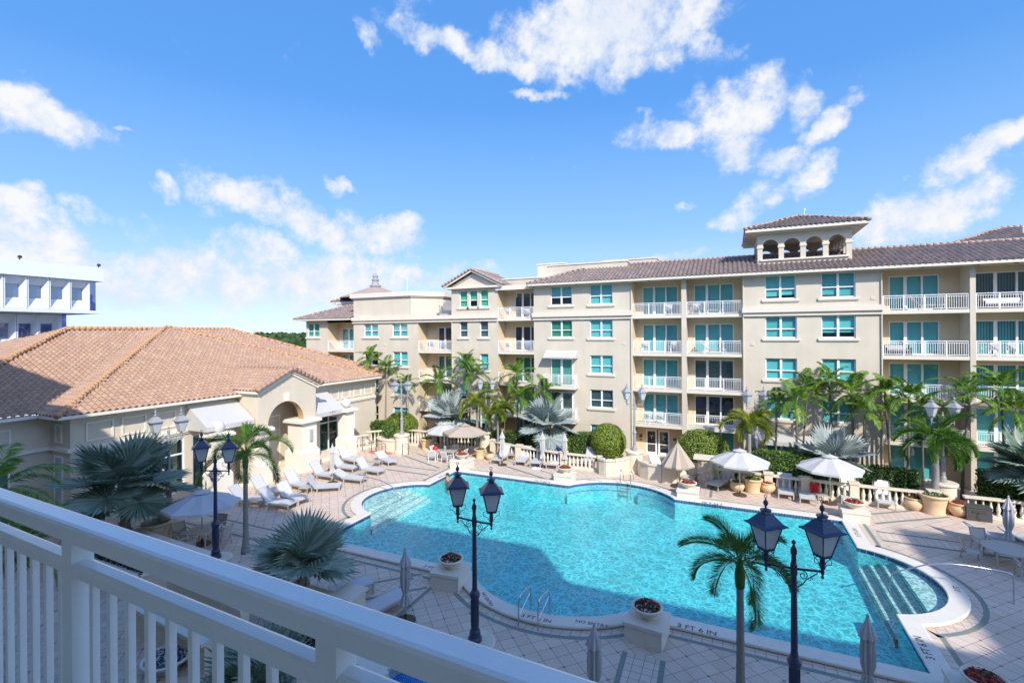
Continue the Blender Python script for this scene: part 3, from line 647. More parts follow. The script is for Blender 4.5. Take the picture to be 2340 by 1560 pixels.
def railing(x0, x1, z, y=YF + .08, posts=2, side=False, parent=None, h=1.05, ret=0):
    r = MB(); r.box(x0, y - .03, z + h - .05, x1, y + .04, z + h); r.box(x0, y - .015, z + h - .17, x1, y + .025, z + h - .135); r.box(x0, y - .015, z + .07, x1, y + .025, z + .11)
    n = max(2, int((x1 - x0) / .125))
    for k in range(n + 1): x = x0 + .015 + (x1 - x0 - .03) * k / n; r.box(x - .012, y - .012, z + .11, x + .012, y + .012, z + h - .17)
    for k in range(posts + 2): x = x0 + .03 + (x1 - x0 - .06) * k / (posts + 1); r.box(x - .032, y - .034, z, x + .032, y + .03, z + h - .051)
    for xx in ([x0 + .03, x1 - .03] if ret else []):
        r.box(xx - .03, y + .041, z + h - .05, xx + .03, y + ret, z + h); m_ = int(ret / .125)
        r.box(xx - .02, y + .041, z + .07, xx + .02, y + ret, z + .11)
        for k in range(1, m_): r.box(xx - .012, y + k * .125 + .03, z + .11, xx + .012, y + k * .125 + .054, z + h - .05)
    return r.build('balcony_railing', M['railw'], parent or apt)
FZ = [0, 2.95, 5.95, 8.95, 12.12]            # finished floor levels
# --- solid bays and their windows
def bay(x0, x1, z1, wins):
    panel(x0, x1, 0, z1, [(w[0], w[1], w[2], w[3]) for w in wins])
    for w in wins: window(*w[:4], **(w[4] if len(w) > 4 else {}))
D = dict
bay(-45.5, -42.2, 12.3, [(-45.3, -43.45, 10.38, 11.95, D(glass='gglass')), (-45.3, -43.45, 7.2, 8.75), (-45.3, -43.45, 4.15, 5.65), (-45.3, -43.45, 1.3, 2.8)])
bay(-38.35, -29.7, 12.3, [(-36.9, -34.95, 10.38, 11.95, D(kind='slats')), (-33.05, -31.08, 10.38, 11.95), (-36.9, -34.95, 7.25, 8.8, D(kind='none')), (-33.0, -31.08, 7.25, 8.8),
                         (-36.9, -34.95, 4.2, 5.7), (-33.0, -31.08, 4.2, 5.7, D(kind='slats')), (-36.9, -34.95, 1.3, 2.9, D(kind='none')), (-33.0, -31.08, 1.3, 2.9)])
bay(-25.65, -20.5, 15.3, [(-24.74, -23.84, 10.3, 11.93, D(nx=1, kind='slats', glass='dglass')), (-22.46, -21.54, 10.3, 11.93, D(nx=1, kind='slats', glass='dglass')), (-24.74, -23.84, 13.28, 14.92, D(nx=1, glass='gglass')),
                         (-23.62, -22.72, 13.28, 14.92, D(nx=1, glass='gglass', drop=.42)), (-22.42, -21.52, 13.28, 14.92, D(nx=1, glass='gglass'))] + [(a, b, z, z + 1.6, D(nx=1)) for a, b in ((-24.74, -23.84), (-22.46, -21.54)) for z in (7.1, 4.1, 1.3)])
bay(-16.75, -7.7, 15.1, [(-15.1, -13.06, 13.2, 14.93, D(drop=.36)), (-11.43, -9.4, 13.17, 14.94), (-15.1, -13.06, 10.28, 11.83, D(kind='green', glass='gglass')), (-11.43, -9.4, 10.22, 11.83),
                        (-11.43, -9.4, 7.07, 8.7), (-11.43, -9.4, 4.07, 5.67, D(kind='vert', glass='dglass')), (-11.43, -9.4, 1.0, 2.6)])
bay(.8, 9.75, 15.1, [(2.38, 4.45, 13.15, 14.95, D(drop=.12)), (6.06, 8.17, 13.15, 14.95), (2.38, 4.49, 10.18, 11.83, D(kind='slats')), (6.06, 8.17, 10.18, 11.83), (2.38, 4.49, 7.03, 8.65), (6.06, 8.17, 7.06, 8.66), (2.4, 4.49, 4.0, 5.6, D(kind='slats')), (6.06, 8.17, 4.0, 5.6), (2.4, 4.49, .6, 2.3), (6.06, 8.17, .6, 2.3)])
bay(19.6, 29.5, 15.1, [(21, 23.1, z, z + 1.65) for z in (4.0, 7.05, 10.2, 13.15)] + [(25, 27.1, z, z + 1.65) for z in (4.0, 7.05, 10.2, 13.15)])
# two lower windows of the awning bay are doors with small projecting balconies
# --- recessed balcony bays: x0, x1, top, [(door x0, x1)], floors, posts
rec = [(-42.2, -38.35, 12.0, -41.55, -38.5, (1, 2, 3), 1), (-29.7, -25.65, 12.0, -28.3, -25.8, (0, 1, 2, 3), 2), (-20.5, -16.75, 14.8, -19.4, -16.9, (0, 1, 2, 3, 4), 2),
       (-7.7, -3.72, 15.1, -7.1, -4.15, (1, 2, 3, 4), 2), (-3.35, .8, 15.1, -2.85, .18, (0, 1, 2, 3, 4), 2), (9.75, 14.5, 15.1, 10.5, 13.4, (0, 1, 2, 3, 4), 3), (14.8, 19.6, 15.1, 15.3, 18.6, (0, 1, 2, 3, 4), 3)]
doorkinds = {(5, 4): 'blind', (5, 3): 'blind', (6, 4): 'vert', (6, 3): 'vert', (6, 2): 'vert', (4, 2): 'slats', (4, 1): 'none', (3, 1): 'blind', (2, 4): 'none', (2, 3): 'none', (1, 3): 'none', (2, 2): 'drape', (1, 2): 'drape'}
slab = MB()
for bi, (x0, x1, zt, d0, d1, fl, ps) in enumerate(rec):
    tops = {k: (FZ[k + 1] - .25 if k < 4 and FZ[k + 1] - .25 < zt - .5 else zt) for k in range(5)}
    holes = [(d0, d1, FZ[k] + .02, FZ[k] + 2.42 + (.12 if k == 4 else 0)) for k in fl]
    if bi == 3: holes.append((-6.9, -4.9, .02, 2.2))
    panel(x0, x1, 0, zt, holes, y=YB, dep=.12, m=1)
    for s_ in (x0, x1):
        if s_ in (-3.72, -3.35, 14.5, 14.8): continue
        wm.q((s_, YF, 0), (s_, YB, 0), (s_, YB, zt), (s_, YF, zt), m=1)
    wm.q((x0, YF, zt), (x1, YF, zt), (x1, YB, zt), (x0, YB, zt), m=1)
    for k in range(1, 5):
        if FZ[k] > zt - 1: continue
        slab = MB(); slab.box(x0 + .003, YF + .0, FZ[k] - .25, x1 - .003, YB - .003, FZ[k]); slab.build('floor_slab', M['trim'], apt)
    for k in fl:
        kd = doorkinds.get((bi, k), 'blind')
        gl = 'dglass' if (bi, k) in ((4, 2), (4, 1), (2, 4), (1, 3), (2, 3), (6, 4)) else ('gglass' if bi in (1, 2) else 'glass')
        sliding(d0, d1, FZ[k] + .02, FZ[k] + 2.42 + (.12 if k == 4 else 0), kd, gl)
        if k > 0: railing(x0 + .02, x1 - .02, FZ[k], posts=ps)
    if bi == 2: railing(x0 + .02, x1 - .02, FZ[0] + .02, posts=ps)
# entrance doors under the fourth bay
dr = MB(); y = YB + .03
for a, b in ((-6.9, -5.95), (-5.85, -4.9)):
    for bx in ((a, a + .14), (b - .14, b)): dr.box(bx[0], y, .02, bx[1], y + .07, 2.2)
    dr.box(a + .14, y, 2.06, b - .14, y + .07, 2.2); dr.box(a + .14, y, .02, b - .14, y + .07, .26); dr.box(a + .14, y, .92, b - .14, y + .07, .98)
ed = dr.build('entrance_door', M['white'], apt); g_ = MB(); g_.box(-6.76, y + .03, .26, -4.99, y + .04, 2.06); g_.build('pane', M['dglass'], ed)
g_ = MB(); g_.q((-6.9, y + .3, 0), (-4.9, y + .3, 0), (-4.9, y + .3, 2.2), (-6.9, y + .3, 2.2)); g_.build('lobby', M['dark'], ed)
for x in (-6.42, -5.38):
    e_ = MB(); e_.tube([(x - .13, y - .004, 1.62), (x - .10, y - .004, 1.70), (x, y - .004, 1.66), (x + .10, y - .004, 1.70), (x + .13, y - .004, 1.62)], .025, 6); e_.tube([(x, y - .004, 1.66), (x, y - .004, 1.42)], .025, 6); e_.build('emblem', M['white2'], ed)
pl = MB(); pl.box(-7.45, YB - .03, 1.45, -7.2, YB - .002, 1.75); pl.box(-7.42, YB - .03, 1.2, -7.25, YB - .002, 1.32); pl.box(-4.6, YB - .03, 1.4, -4.35, YB - .002, 1.6); pl.build('plaque', M['greybox'], apt)
# pillars between paired bays
for a, b in ((-3.72, -3.35), (14.5, 14.8)):
    wm.box(a, YF - .02, 0, b, YB - .01, 15.08)
# returns at the left end and the back volume
wm.box(-45.5, YB + .95, 0, -17.0, 58, 12.28); wm.box(-16.9, YB + .95, 0, 29.5, 58, 15.05)
wm.q((-45.5, YB + 1, 0), (-45.5, YF, 0), (-45.5, YF, 12.3), (-45.5, YB + 1, 12.3)); wm.q((29.5, YF, 0), (29.5, 58, 0), (29.5, 58, 15), (29.5, YF, 15))
wm.q((-25.65, YF, 12.3), (-25.65, 50, 12.3), (-25.65, 50, 15.3), (-25.65, YF, 15.3)); wm.q((-20.5, YF, 14.8), (-20.5, 47, 14.8), (-20.5, 47, 15.3), (-20.5, YF, 15.3)); wm.q((-16.75, YF, 14.8), (-16.75, 46, 14.8), (-16.75, 46, 15.3), (-16.75, YF, 15.3))
wm.box(-25.6, YB + .97, 12.28, -17, 52, 15.2)
# upper blank block with cornice over the second bay
up = [(-38.35, YF + .01), (-30.6, YF + .01), (-28.3, 44.6), (-28.3, 50), (-38.35, 50)]
wm.prism(up, 12.3, 14.55)
def grow(poly, d): return offset(poly, d)
tr.prism(grow(up, .16), 14.55, 14.67); tr.prism(grow(up, .28), 14.67, 15.15)
# belt course (double moulding) below the top storey
def belt(x0, x1):
    tr = MB()
    tr.box(x0, YF - .26, 12.16, x1, YF + .01, 12.55); tr.box(x0 + .08, YF - .03, 12.00, x1 - .08, YF + .01, 12.158); tr.box(x0 + .08, YF - .17, 11.88, x1 - .08, YF + .01, 11.998); tr.build('belt_course', M['trim'], apt)
belt(-38.5, -20.45); belt(-16.85, -7.65); belt(.78, 9.8); belt(19.5, 29.5)
tr.box(-29.7, YF + .012, 12.0, -25.65, 46, 12.3)
for u in (841, 876, 910): p = aty(u, 724, YF - .27); tr.tube([p, p + Vector((0, .1, 0))], .07, 8)
# parapets and plant rooms above the roof
for u0, v0, u1, v1, yy, dp in [(770, 694, 812, 704, 47, 4), (1228, 604, 1290, 640, 50, 4), (1145, 637, 1260, 664, 44.6, 5), (1250, 603, 1432, 628, 45.3, 1.2), (1380, 594, 1500, 612, 49.5, 3)]:
    a = aty(u0, v0, yy); b = aty(u1, v0, yy); c = aty(u1, v1, yy); wm.box(a.x, yy, c.z - 1.5, b.x, yy + dp, (a.z + b.z) / 2); tr.box(a.x - .08, yy - .08, (a.z + b.z) / 2, b.x + .08, yy + dp + .08, (a.z + b.z) / 2 + .12)
# awning band above the open recess and terrace screen
tr.box(-20.6, YF - .25, 14.80, -16.75, YF + .5, 15.25)
apt_wall = wm.build('wall', [M['wall'], M['wall_warm']], apt); tr.build('cornice', M['trim'], apt)
sc_ = MB()
a = -28.2
for k in range(26): sc_.box(a + k * .1, 43.9, 12.4, a + k * .1 + .03, 43.93, 14.1)
sc_.box(a, 43.88, 14.1, a + 2.6, 43.95, 14.16); sc_.box(a, 43.88, 12.35, a + 2.6, 43.95, 12.41); sc_.build('terrace_screen', M['railw'], apt)
# --- tiled roofs
S_ = .385
mb = MB(); zt = 15.2 + 4.8 * S_
tile_roof(mb, (-17.1, 41.2, 15.2), (31, 41.2, 15.2), (31, 46, zt), (-12.3, 46, zt)); tile_roof(mb, (-17.1, 50.8, 15.2), (-17.1, 41.2, 15.2), (-12.3, 46, zt), (-12.3, 46, zt)); mb.q((31, 50.8, 15.2), (-17.1, 50.8, 15.2), (-12.3, 46, zt), (31, 46, zt))
rf = mb.build('roof', M['gtile'], apt); rc = MB(); ridge_caps(rc, (-17.1, 41.2, 15.2), (-12.3, 46, zt)); ridge_caps(rc, (-12.3, 46, zt), (31, 46, zt)); rc.build('ridge_cap', M['gridge'], rf, smooth=True)
fb = MB(); fb.box(-17.05, 41.22, 15.0, 31, 41.3, 15.19); fb.box(-17.05, 41.3, 15.12, 31, YF + .3, 15.17); fb.box(-16.9, YF - .22, 14.97, 31, YF - .001, 15.119); fb.box(-16.85, YF - .12, 14.84, -7.7, YF - .002, 14.968); fb.box(.8, YF - .12, 14.9, 9.75, YF - .002, 14.968)
fb.box(-17.05, 41.301, 15.0, -16.98, 50, 15.19); fb.build('fascia', M['trim'], rf)
# left wing hip roof
mb = MB(); zt = 12.45 + 4.4 * S_
tile_roof(mb, (-46.7, 41.2, 12.45), (-38.36, 41.2, 12.45), (-38.36, 45.6, zt), (-42.3, 45.6, zt)); tile_roof(mb, (-46.7, 50, 12.45), (-46.7, 41.2, 12.45), (-42.3, 45.6, zt), (-42.3, 45.6, zt)); mb.q((-38.36, 50, 12.45), (-46.7, 50, 12.45), (-42.3, 45.6, zt), (-38.36, 45.6, zt))
rf = mb.build('roof', M['gtile'], apt); rc = MB(); ridge_caps(rc, (-46.7, 41.2, 12.45), (-42.3, 45.6, zt)); ridge_caps(rc, (-42.3, 45.6, zt), (-38.4, 45.6, zt)); rc.build('ridge_cap', M['gridge'], rf, smooth=True)
fb = MB(); fb.box(-46.65, 41.22, 12.27, -38.36, 41.3, 12.44); fb.box(-46.65, 41.3, 12.3, -38.36, YF + .6, 12.42); fb.box(-46.65, 41.3, 12.27, -46.58, 50, 12.44); fb.box(-46.57, YF + .6, 12.3, -45.45, 50, 12.41); fb.build('fascia', M['trim'], rf)
# gable roof
mb = MB(); gx = -23.08; yf, yb = 41.45, 47.5
tile_roof(mb, (-26.4, yb, 15.35), (-26.4, yf, 15.35), (gx, yf, 16.95), (gx, yb, 16.95)); tile_roof(mb, (-19.75, yf, 15.35), (-19.75, yb, 15.35), (gx, yb, 16.95), (gx, yf, 16.95))
rf = mb.build('roof', M['gtile'], apt); rc = MB(); ridge_caps(rc, (gx, yf, 16.97), (gx, yb, 16.97)); ridge_caps(rc, (-26.4, yf + .05, 15.37), (gx, yf + .05, 16.97), .12); ridge_caps(rc, (-19.75, yf + .05, 15.37), (gx, yf + .05, 16.97), .12); rc.build('ridge_cap', M['gridge'], rf, smooth=True)
fb = MB(); fb.bar((-26.35, yf + .12, 15.24), (gx, yf + .12, 16.82), .12, .16); fb.bar((-19.8, yf + .12, 15.24), (gx, yf + .12, 16.82), .12, .16); fb.box(-26.2, yf + .15, 15.12, -19.95, YF + .02, 15.3); fb.bar((-25.4, YF - .12, 15.42), (gx, YF - .12, 16.5), .08, .1); fb.bar((-20.8, YF - .12, 15.42), (gx, YF - .12, 16.5), .08, .1)
fb.box(-26.3, YF, 15.14, -25.6, yb, 15.26); fb.box(-20.5, YF + .021, 15.14, -19.85, yb, 15.26); fb.build('fascia', M['trim'], rf); gb = MB(); gb.q((-26.0, YF - .05, 15.3), (-20.2, YF - .05, 15.3), (gx, YF - .05, 16.75)); gb.build('pediment', M['wall'], rf)
for u in (1318, 1483, 1563, 1648, 2108, 2232, 2320):
    p = aty(u, 640, 41.9); lt_ = MB(); lt_.lathe([(.001, 0), (.07, 0), (.09, .09), (.001, .1)], (p.x, 41.7, 14.98), 8); lt_.build('soffit_light', M['darkmetal'], apt)
for x, z in [(-17.3 + .9, 6.6), (-8.5, 2.2), (-8.4, 9.6), (1.5, 9.6), (9.1, 6.4), (-29.0 + .1 - 1, 9.3), (-34.0, 9.4), (9.2, 12.9), (1.4, 3.4)]:
    vt = MB(); vt.box(x - .13, YF - .03, z, x + .13, YF - .003, z + .2)
    for k in range(3): vt.box(x - .11, YF - .045, z + .03 + k * .055, x + .11, YF - .031, z + .055 + k * .055)
    vt.build('wall_vent', M['trim'], apt)
for x in (-7.78, .86, -25.58, 9.68): dp = MB(); dp.tube([(x, YF - .07, 12.0 if x < -20 else 14.8), (x, YF - .07, .2)], .05, 8); dp.build('downpipe', M['wall'], apt)
# far plant-room roofs that peep over
for (cx, cy, z, hw) in [(aty(1443, 600, 55).x, 55, 17.7, 4.0), (aty(2330, 560, 56).x, 56, 17.8, 6.0)]:
    hiproof(apt, cx - hw, cx + hw, cy - hw * .8, cy + hw * .8, z, .36, 0, rmat='gridge', sides='LRF')
    w2 = MB(); w2.box(cx - hw + .7, cy - hw * .8 + .7, 14.9, cx + hw - .7, cy + hw * .8 - .7, z - .24); w2.build('plant_room', M['wall'], apt)
# round tiled turret with a dark finial
p = aty(858, 662, 50); tu = MB(); tu.lathe([(4.4, -.75), (4.3, -.62), (2.3, .1), (.55, .75), (.02, .8)], (p.x, 50, p.z - .4), 40); tr_ = tu.build('turret_roof', M['gridge'], apt)
q_ = aty(795, 684, 48.5); hiproof(apt, q_.x - 1.5, q_.x + 5, 47.0, 51.5, q_.z - .35, .36, 0, rmat='gridge', sides='LF')
fi = MB(); fi.lathe([(.5, 0), (.55, .12), (.75, .16), (.75, .3), (.55, .34), (.42, .55), (.36, .9), (.5, .95), (.5, 1.05), (.33, 1.1), (.3, 1.4), (.4, 1.45), (.38, 1.52), (.2, 1.75), (.12, 1.85), (.02, 2.0)], (p.x, 50, p.z + .25), 8); fi.build('finial', M['greylamp'], apt)
for u, v0, v1, yy in [(931, 636, 664, 50), (1838, 480, 492, 48), (2338, 520, 532, 52)]:
    a = aty(u, v0, yy); b = aty(u, v1, yy); an = MB(); an.tube([b, a], .03, 5); an.lathe([(.09, 0), (.09, .1)], tuple(a), 6); an.build('mast', M['railw'], apt)
# --- belvedere with arches
BX0, BX1, BY0, BY1, BZ = 1.95, 8.25, 43.5, 49.8, 15.3
bel = MB(); ns = 4; pw = .36; bayw = (BX1 - BX0 - pw) / ns
def arcade(mb, P0, dirv, L, n, z0, sillz, spring, top, th=.28):
    P0 = Vector(P0); dv = Vector(dirv); nv = Vector((dv.y, -dv.x, 0)); bw = (L - pw) / n
    def P(u, w, z): q = P0 + dv * u - nv * w; return (q.x, q.y, z)
    for w, flip in ((0, False), (th, True)):
        def Q(*pts):
            mb.q(*(pts[::-1] if flip else pts))
        for k in range(n + 1): Q(P(k * bw, w, z0), P(k * bw + pw, w, z0), P(k * bw + pw, w, top), P(k * bw, w, top))
        for k in range(n):
            a, b = k * bw + pw, (k + 1) * bw; Q(P(a, w, z0), P(b, w, z0), P(b, w, sillz), P(a, w, sillz)); r = (b - a) / 2; c = (a + b) / 2
            for j in range(12):
                t0, t1 = PI - PI * j / 12, PI - PI * (j + 1) / 12
                Q(P(c + r * math.cos(t0), w, spring + r * math.sin(t0)), P(c + r * math.cos(t1), w, spring + r * math.sin(t1)), P(c + r * math.cos(t1), w, top), P(c + r * math.cos(t0), w, top))
    for k in range(n):
        a, b = k * bw + pw, (k + 1) * bw; r = (b - a) / 2; c = (a + b) / 2
        mb.q(P(a, 0, sillz), P(b, 0, sillz), P(b, th, sillz), P(a, th, sillz)); mb.q(P(a, 0, sillz), P(a, th, sillz), P(a, th, spring), P(a, 0, spring)); mb.q(P(b, 0, sillz), P(b, 0, spring), P(b, th, spring), P(b, th, sillz))
        for j in range(12):
            t0, t1 = PI * j / 12, PI * (j + 1) / 12
            mb.q(P(c + r * math.cos(t0), 0, spring + r * math.sin(t0)), P(c + r * math.cos(t0), th, spring + r * math.sin(t0)), P(c + r * math.cos(t1), th, spring + r * math.sin(t1)), P(c + r * math.cos(t1), 0, spring + r * math.sin(t1)))
Lx, Ly = BX1 - BX0, BY1 - BY0
arcade(bel, (BX0, BY0, 0), (1, 0, 0), Lx, 4, BZ, 16.4, 17.42, 18.45); arcade(bel, (BX1, BY0, 0), (0, 1, 0), Ly, 4, BZ, 16.4, 17.42, 18.45); arcade(bel, (BX1, BY1, 0), (-1, 0, 0), Lx, 4, BZ, 16.4, 17.42, 18.45); arcade(bel, (BX0, BY1, 0), (0, -1, 0), Ly, 4, BZ, 16.4, 17.42, 18.45)
bl_ = bel.build('belvedere', M['wall'], apt); ct = MB()
for k in range(5):
    a = BX0 + k * (Lx - pw) / 4; ct.box(a - .06, BY0 - .07, 17.34, a + pw + .06, BY0 + .34, 17.46); ct.box(a - .04, BY0 - .05, 17.28, a + pw + .04, BY0 + .32, 17.338)
    a = BY0 + k * (Ly - pw) / 4
    if k: ct.box(BX1 - .34, a - .06, 17.34, BX1 + .07, a + pw + .06, 17.46)
for k in range(4): a = BX0 + k * (Lx - pw) / 4 + pw; ct.box(a - .18, BY0 - .14, 16.28, a + (Lx - pw) / 4 - pw + .18, BY0 + .26, 16.41)
ct.box(BX0 - .35, BY0 - .35, 18.42, BX1 + .35, BY1 + .35, 18.56); ct.box(BX0 - .6, BY0 - .6, 18.56, BX1 + .6, BY1 + .6, 18.66); ct.build('moulding', M['trim'], bl_)
hiproof(bl_, BX0 - .95, BX1 + .95, BY0 - .95, BY1 + .95, 18.74, .37, 0, rmat='gridge')
for q in bpy.data.objects:
    if q.parent == bl_ and q.name.startswith('roof'):
        pass
# awnings on the long building
def awning(parent, x0, x1, y, zt, zb, out, drop=.25, skew=0):
    a = MB(); a.q((x0, y, zt), (x0, y - out, zb), (x1, y - out, zb), (x1, y, zt)); a.q((x0, y - out, zb), (x0, y - out, zb - drop), (x1, y - out, zb - drop), (x1, y - out, zb)); a.q((x0, y, zt), (x0, y, zb - drop), (x0, y - out, zb - drop), (x0, y - out, zb)); a.q((x1, y, zt), (x1, y - out, zb), (x1, y - out, zb - drop), (x1, y, zb - drop))
    return a.build('awning', M['canvas'], parent)
awning(apt, -15.55, -12.5, YF - .003, 9.1, 8.55, .9, .12); awning(apt, 1.7, 5.6, YF - .003, 3.0, 2.5, 1.0, .3)
def pocket(x0, x1, z, kind, gl):
    sb = MB(); sb.box(x0 - .5, YF - 1.0, z - .25, x1 + .5, YF - .002, z); s_ = sb.build('balcony_slab', M['trim'], apt); railing(x0 - .48, x1 + .48, z, y=YF - .93, posts=1, ret=.85)
    sliding(x0, x1, z + .02, z + 2.4, kind, gl, y=YF - .12, n=2)
pocket(-15.05, -13.0, 5.95, 'blind', 'glass'); pocket(-15.05, -13.0, 2.95, 'none', 'dglass')

# ================================================================== THE CLUBHOUSE
club = thing('clubhouse', 'cream clubhouse with large clay tile hip roof and arched portico left of the pool', 'clubhouse', (0, 0, 0))
EX, EZ, CM = -32.3, 6.45, .382
mb = MB(); ap = (-45.35, 26.45, EZ + 13.05 * CM)
V = Vector
tile_roof(mb, (EX, 13.4, EZ), (EX, 39.5, EZ), ap, ap); tile_roof(mb, (-58.4, 13.4, EZ), (EX, 13.4, EZ), ap, ap); tile_roof(mb, (EX, 39.5, EZ), (-58.4, 39.5, EZ), ap, ap, seg=4)
rf1 = mb.build('roof', M['ctile'], club); rc = MB(); ridge_caps(rc, (EX, 13.4, EZ), ap, .16); ridge_caps(rc, (EX, 39.5, EZ), ap, .16); rc.build('ridge_cap', M['ridge'], rf1, smooth=True)
fb = MB(); fb.box(EX + .0, 13.45, EZ - .20, EX - .09, 39.45, EZ - .03); fb.box(-34.3, 13.42, EZ - .2, EX - .091, 13.5, EZ - .03); fb.box(EX - .95, 13.5, EZ - .14, EX - .091, 39.4, EZ - .09); fb.box(-34.4, 13.5, EZ - .14, EX - .951, 14.3, EZ - .09); fb.box(EX - .8, 14.0, EZ - .3, EX - .62, 39.4, EZ - .14); fb.build('fascia', M['club_trim'], rf1)
mb = MB(); X2 = -34.3; rz_ = EZ + 12.6 * CM; r0, r1 = (-46.9, 20.1, rz_), (-46.9, 33.5, rz_)
tile_roof(mb, (X2, 7.5, EZ), (X2, 42.0, EZ + .3), r1, r0); tile_roof(mb, (-59.5, 7.5, EZ), (X2, 7.5, EZ), r0, r0); tile_roof(mb, (X2, 42.0, EZ + .3), (-59.5, 42, EZ), r1, r1, seg=4); tile_roof(mb, (-59.5, 42, EZ), (-59.5, 7.5, EZ), r0, r1, seg=4)
rf2 = mb.build('roof', M['ctile'], club); rc = MB(); ridge_caps(rc, (X2, 7.5, EZ), r0, .16); ridge_caps(rc, r0, r1, .16); ridge_caps(rc, (X2, 42.0, EZ + .3), r1, .16); rc.build('ridge_cap', M['ridge'], rf2, smooth=True)
fb = MB(); fb.box(X2 - .09, 7.5, EZ - .2, X2, 13.4, EZ - .03); fb.box(X2 - .9, 7.5, EZ - .14, X2 - .091, 13.4, EZ - .09); fb.box(X2 - .09, 39.5, EZ + .05, X2, 42, EZ + .24); fb.box(X2 - .7, 39.5, EZ + .1, X2 - .091, 41.9, EZ + .15); fb.build('fascia', M['club_trim'], rf2)
# walls facing the pool are in planes x = const: build them along Y
def panelx(W_, x, y0, y1, z0, z1, holes, dep=.25, m=0):
    ys = sorted(set([y0, y1] + [h[0] for h in holes] + [h[1] for h in holes])); zs = sorted(set([z0, z1] + [h[2] for h in holes] + [h[3] for h in holes]))
    for i in range(len(ys) - 1):
        for j in range(len(zs) - 1):
            cy, cz = (ys[i] + ys[i + 1]) / 2, (zs[j] + zs[j + 1]) / 2
            if any(h[0] < cy < h[1] and h[2] < cz < h[3] for h in holes): continue
            W_.q((x, ys[i], zs[j]), (x, ys[i + 1], zs[j]), (x, ys[i + 1], zs[j + 1]), (x, ys[i], zs[j + 1]), m=m)
    for a, b, c, d in holes:
        for y_ in (a, b): W_.q((x, y_, c), (x - dep, y_, c), (x - dep, y_, d), (x, y_, d), m=m)
        W_.q((x, a, d), (x, b, d), (x - dep, b, d), (x - dep, a, d), m=m); W_.q((x, a, c), (x - dep, a, c), (x - dep, b, c), (x, b, c), m=m)
cw = MB(); ctm = MB(); WX, WZ = -33.1, EZ - .15
def windowx(x, y0, y1, z0, z1, n=3, kind='none', zb=None, name='window'):
    f = MB(); xx = x - .14; t = .09
    f.box(xx, y0, z0, xx + .09, y0 + t, z1); f.box(xx, y1 - t, z0, xx + .09, y1, z1); f.box(xx, y0 + t, z0, xx + .09, y1 - t, z0 + t); f.box(xx, y0 + t, z1 - t, xx + .09, y1 - t, z1)
    for k in range(1, n): ym = y0 + (y1 - y0) * k / n; f.box(xx - .01, ym - .05, z0 + t, xx + .1, ym + .05, z1 - t)
    if zb: f.box(xx + .005, y0 + t, zb - .05, xx + .085, y1 - t, zb + .05)
    w = f.build(name, M['white'], club); g_ = MB(); g_.q((xx + .04, y0, z0), (xx + .04, y1, z0), (xx + .04, y1, z1), (xx + .04, y0, z1)); g_.build('pane', M['glass'], w)
    bl = MB(); bl.q((xx - .35, y0, z0), (xx - .35, y1, z0), (xx - .35, y1, z1), (xx - .35, y0, z1)); bl.build('room', M['drape' if kind == 'drape' else 'dark'], w); return w
def frame_panel(W_, x, y0, y1, z0, z1, b=.09):
    W_.box(x, y0, z0, x + .06, y0 + b, z1); W_.box(x, y1 - b, z0, x + .06, y1, z1); W_.box(x, y0 + b, z0, x + .06, y1 - b, z0 + b); W_.box(x, y0 + b, z1 - b, x + .06, y1 - b, z1)
h1 = [(15.2, 20.4, .4, 3.95), (20.9, 22.6, .25, 4.0), (32.0, 36.4, .3, 3.6)]
panelx(cw, WX, 14.3, 39.3, 0, WZ, h1); windowx(WX, 15.2, 20.4, .4, 3.95, 4, 'none', 2.9); windowx(WX, 20.9, 22.6, .25, 4.0, 2, 'none', 3.0, 'french_door'); windowx(WX, 32.0, 36.4, .3, 3.6, 4, 'none', 2.8, 'french_door')
for k in range(4): frame_panel(ctm, WX, 15.0 + k * 1.75, 16.35 + k * 1.75, 4.75, 5.85)
for k in range(6): frame_panel(ctm, WX, 30.2 + k * 1.5, 31.3 + k * 1.5, 4.7, 5.7)
for y0, y1 in ((14.3, 23.3), (30.0, 39.3)): ctm.box(WX, y0, 4.30, WX + .16, y1, 4.50); ctm.box(WX, y0, 4.18, WX + .09, y1, 4.298)
cw.q((-35.1, 14.3, 0), (WX, 14.3, 0), (WX, 14.3, WZ), (-35.1, 14.3, WZ)); panelx(cw, -35.1, 5.5, 14.3, 0, WZ, [(8.2, 12.6, .5, 4.0)]); windowx(-35.1, 8.2, 12.6, .5, 4.0, 2, 'drape')
frame_panel(ctm, -35.1, 10.6, 12.6, 4.75, 5.75); frame_panel(ctm, -35.1, 7.6, 9.6, 4.75, 5.75); ctm.box(-35.1, 5.5, 4.3, -34.94, 14.14, 4.5); ctm.box(-35.1, 14.14, 4.3, WX + .16, 14.3, 4.5)
cx_ = MB(); cx_.box(-34.55, 14.22, 4.75, -34.47, 14.3, 5.8); cx_.box(-33.95, 14.22, 4.75, -33.87, 14.3, 5.8); cx_.box(-34.47, 14.22, 5.72, -33.95, 14.3, 5.8); cx_.box(-34.47, 14.22, 4.75, -33.95, 14.3, 4.83); cx_.build('panel_frame', M['club_trim'], club)
sw_ = MB(); sw_.box(-34.7, 14.24, .5, -34.62, 14.3, 4.0); sw_.box(-33.9, 14.24, .5, -33.82, 14.3, 4.0); sw_.box(-34.62, 14.24, 3.92, -33.9, 14.3, 4.0); w_ = sw_.build('window', M['white'], club); g_ = MB(); g_.box(-34.62, 14.26, .5, -33.9, 14.29, 3.92); g_.build('pane', M['drape'], w_)
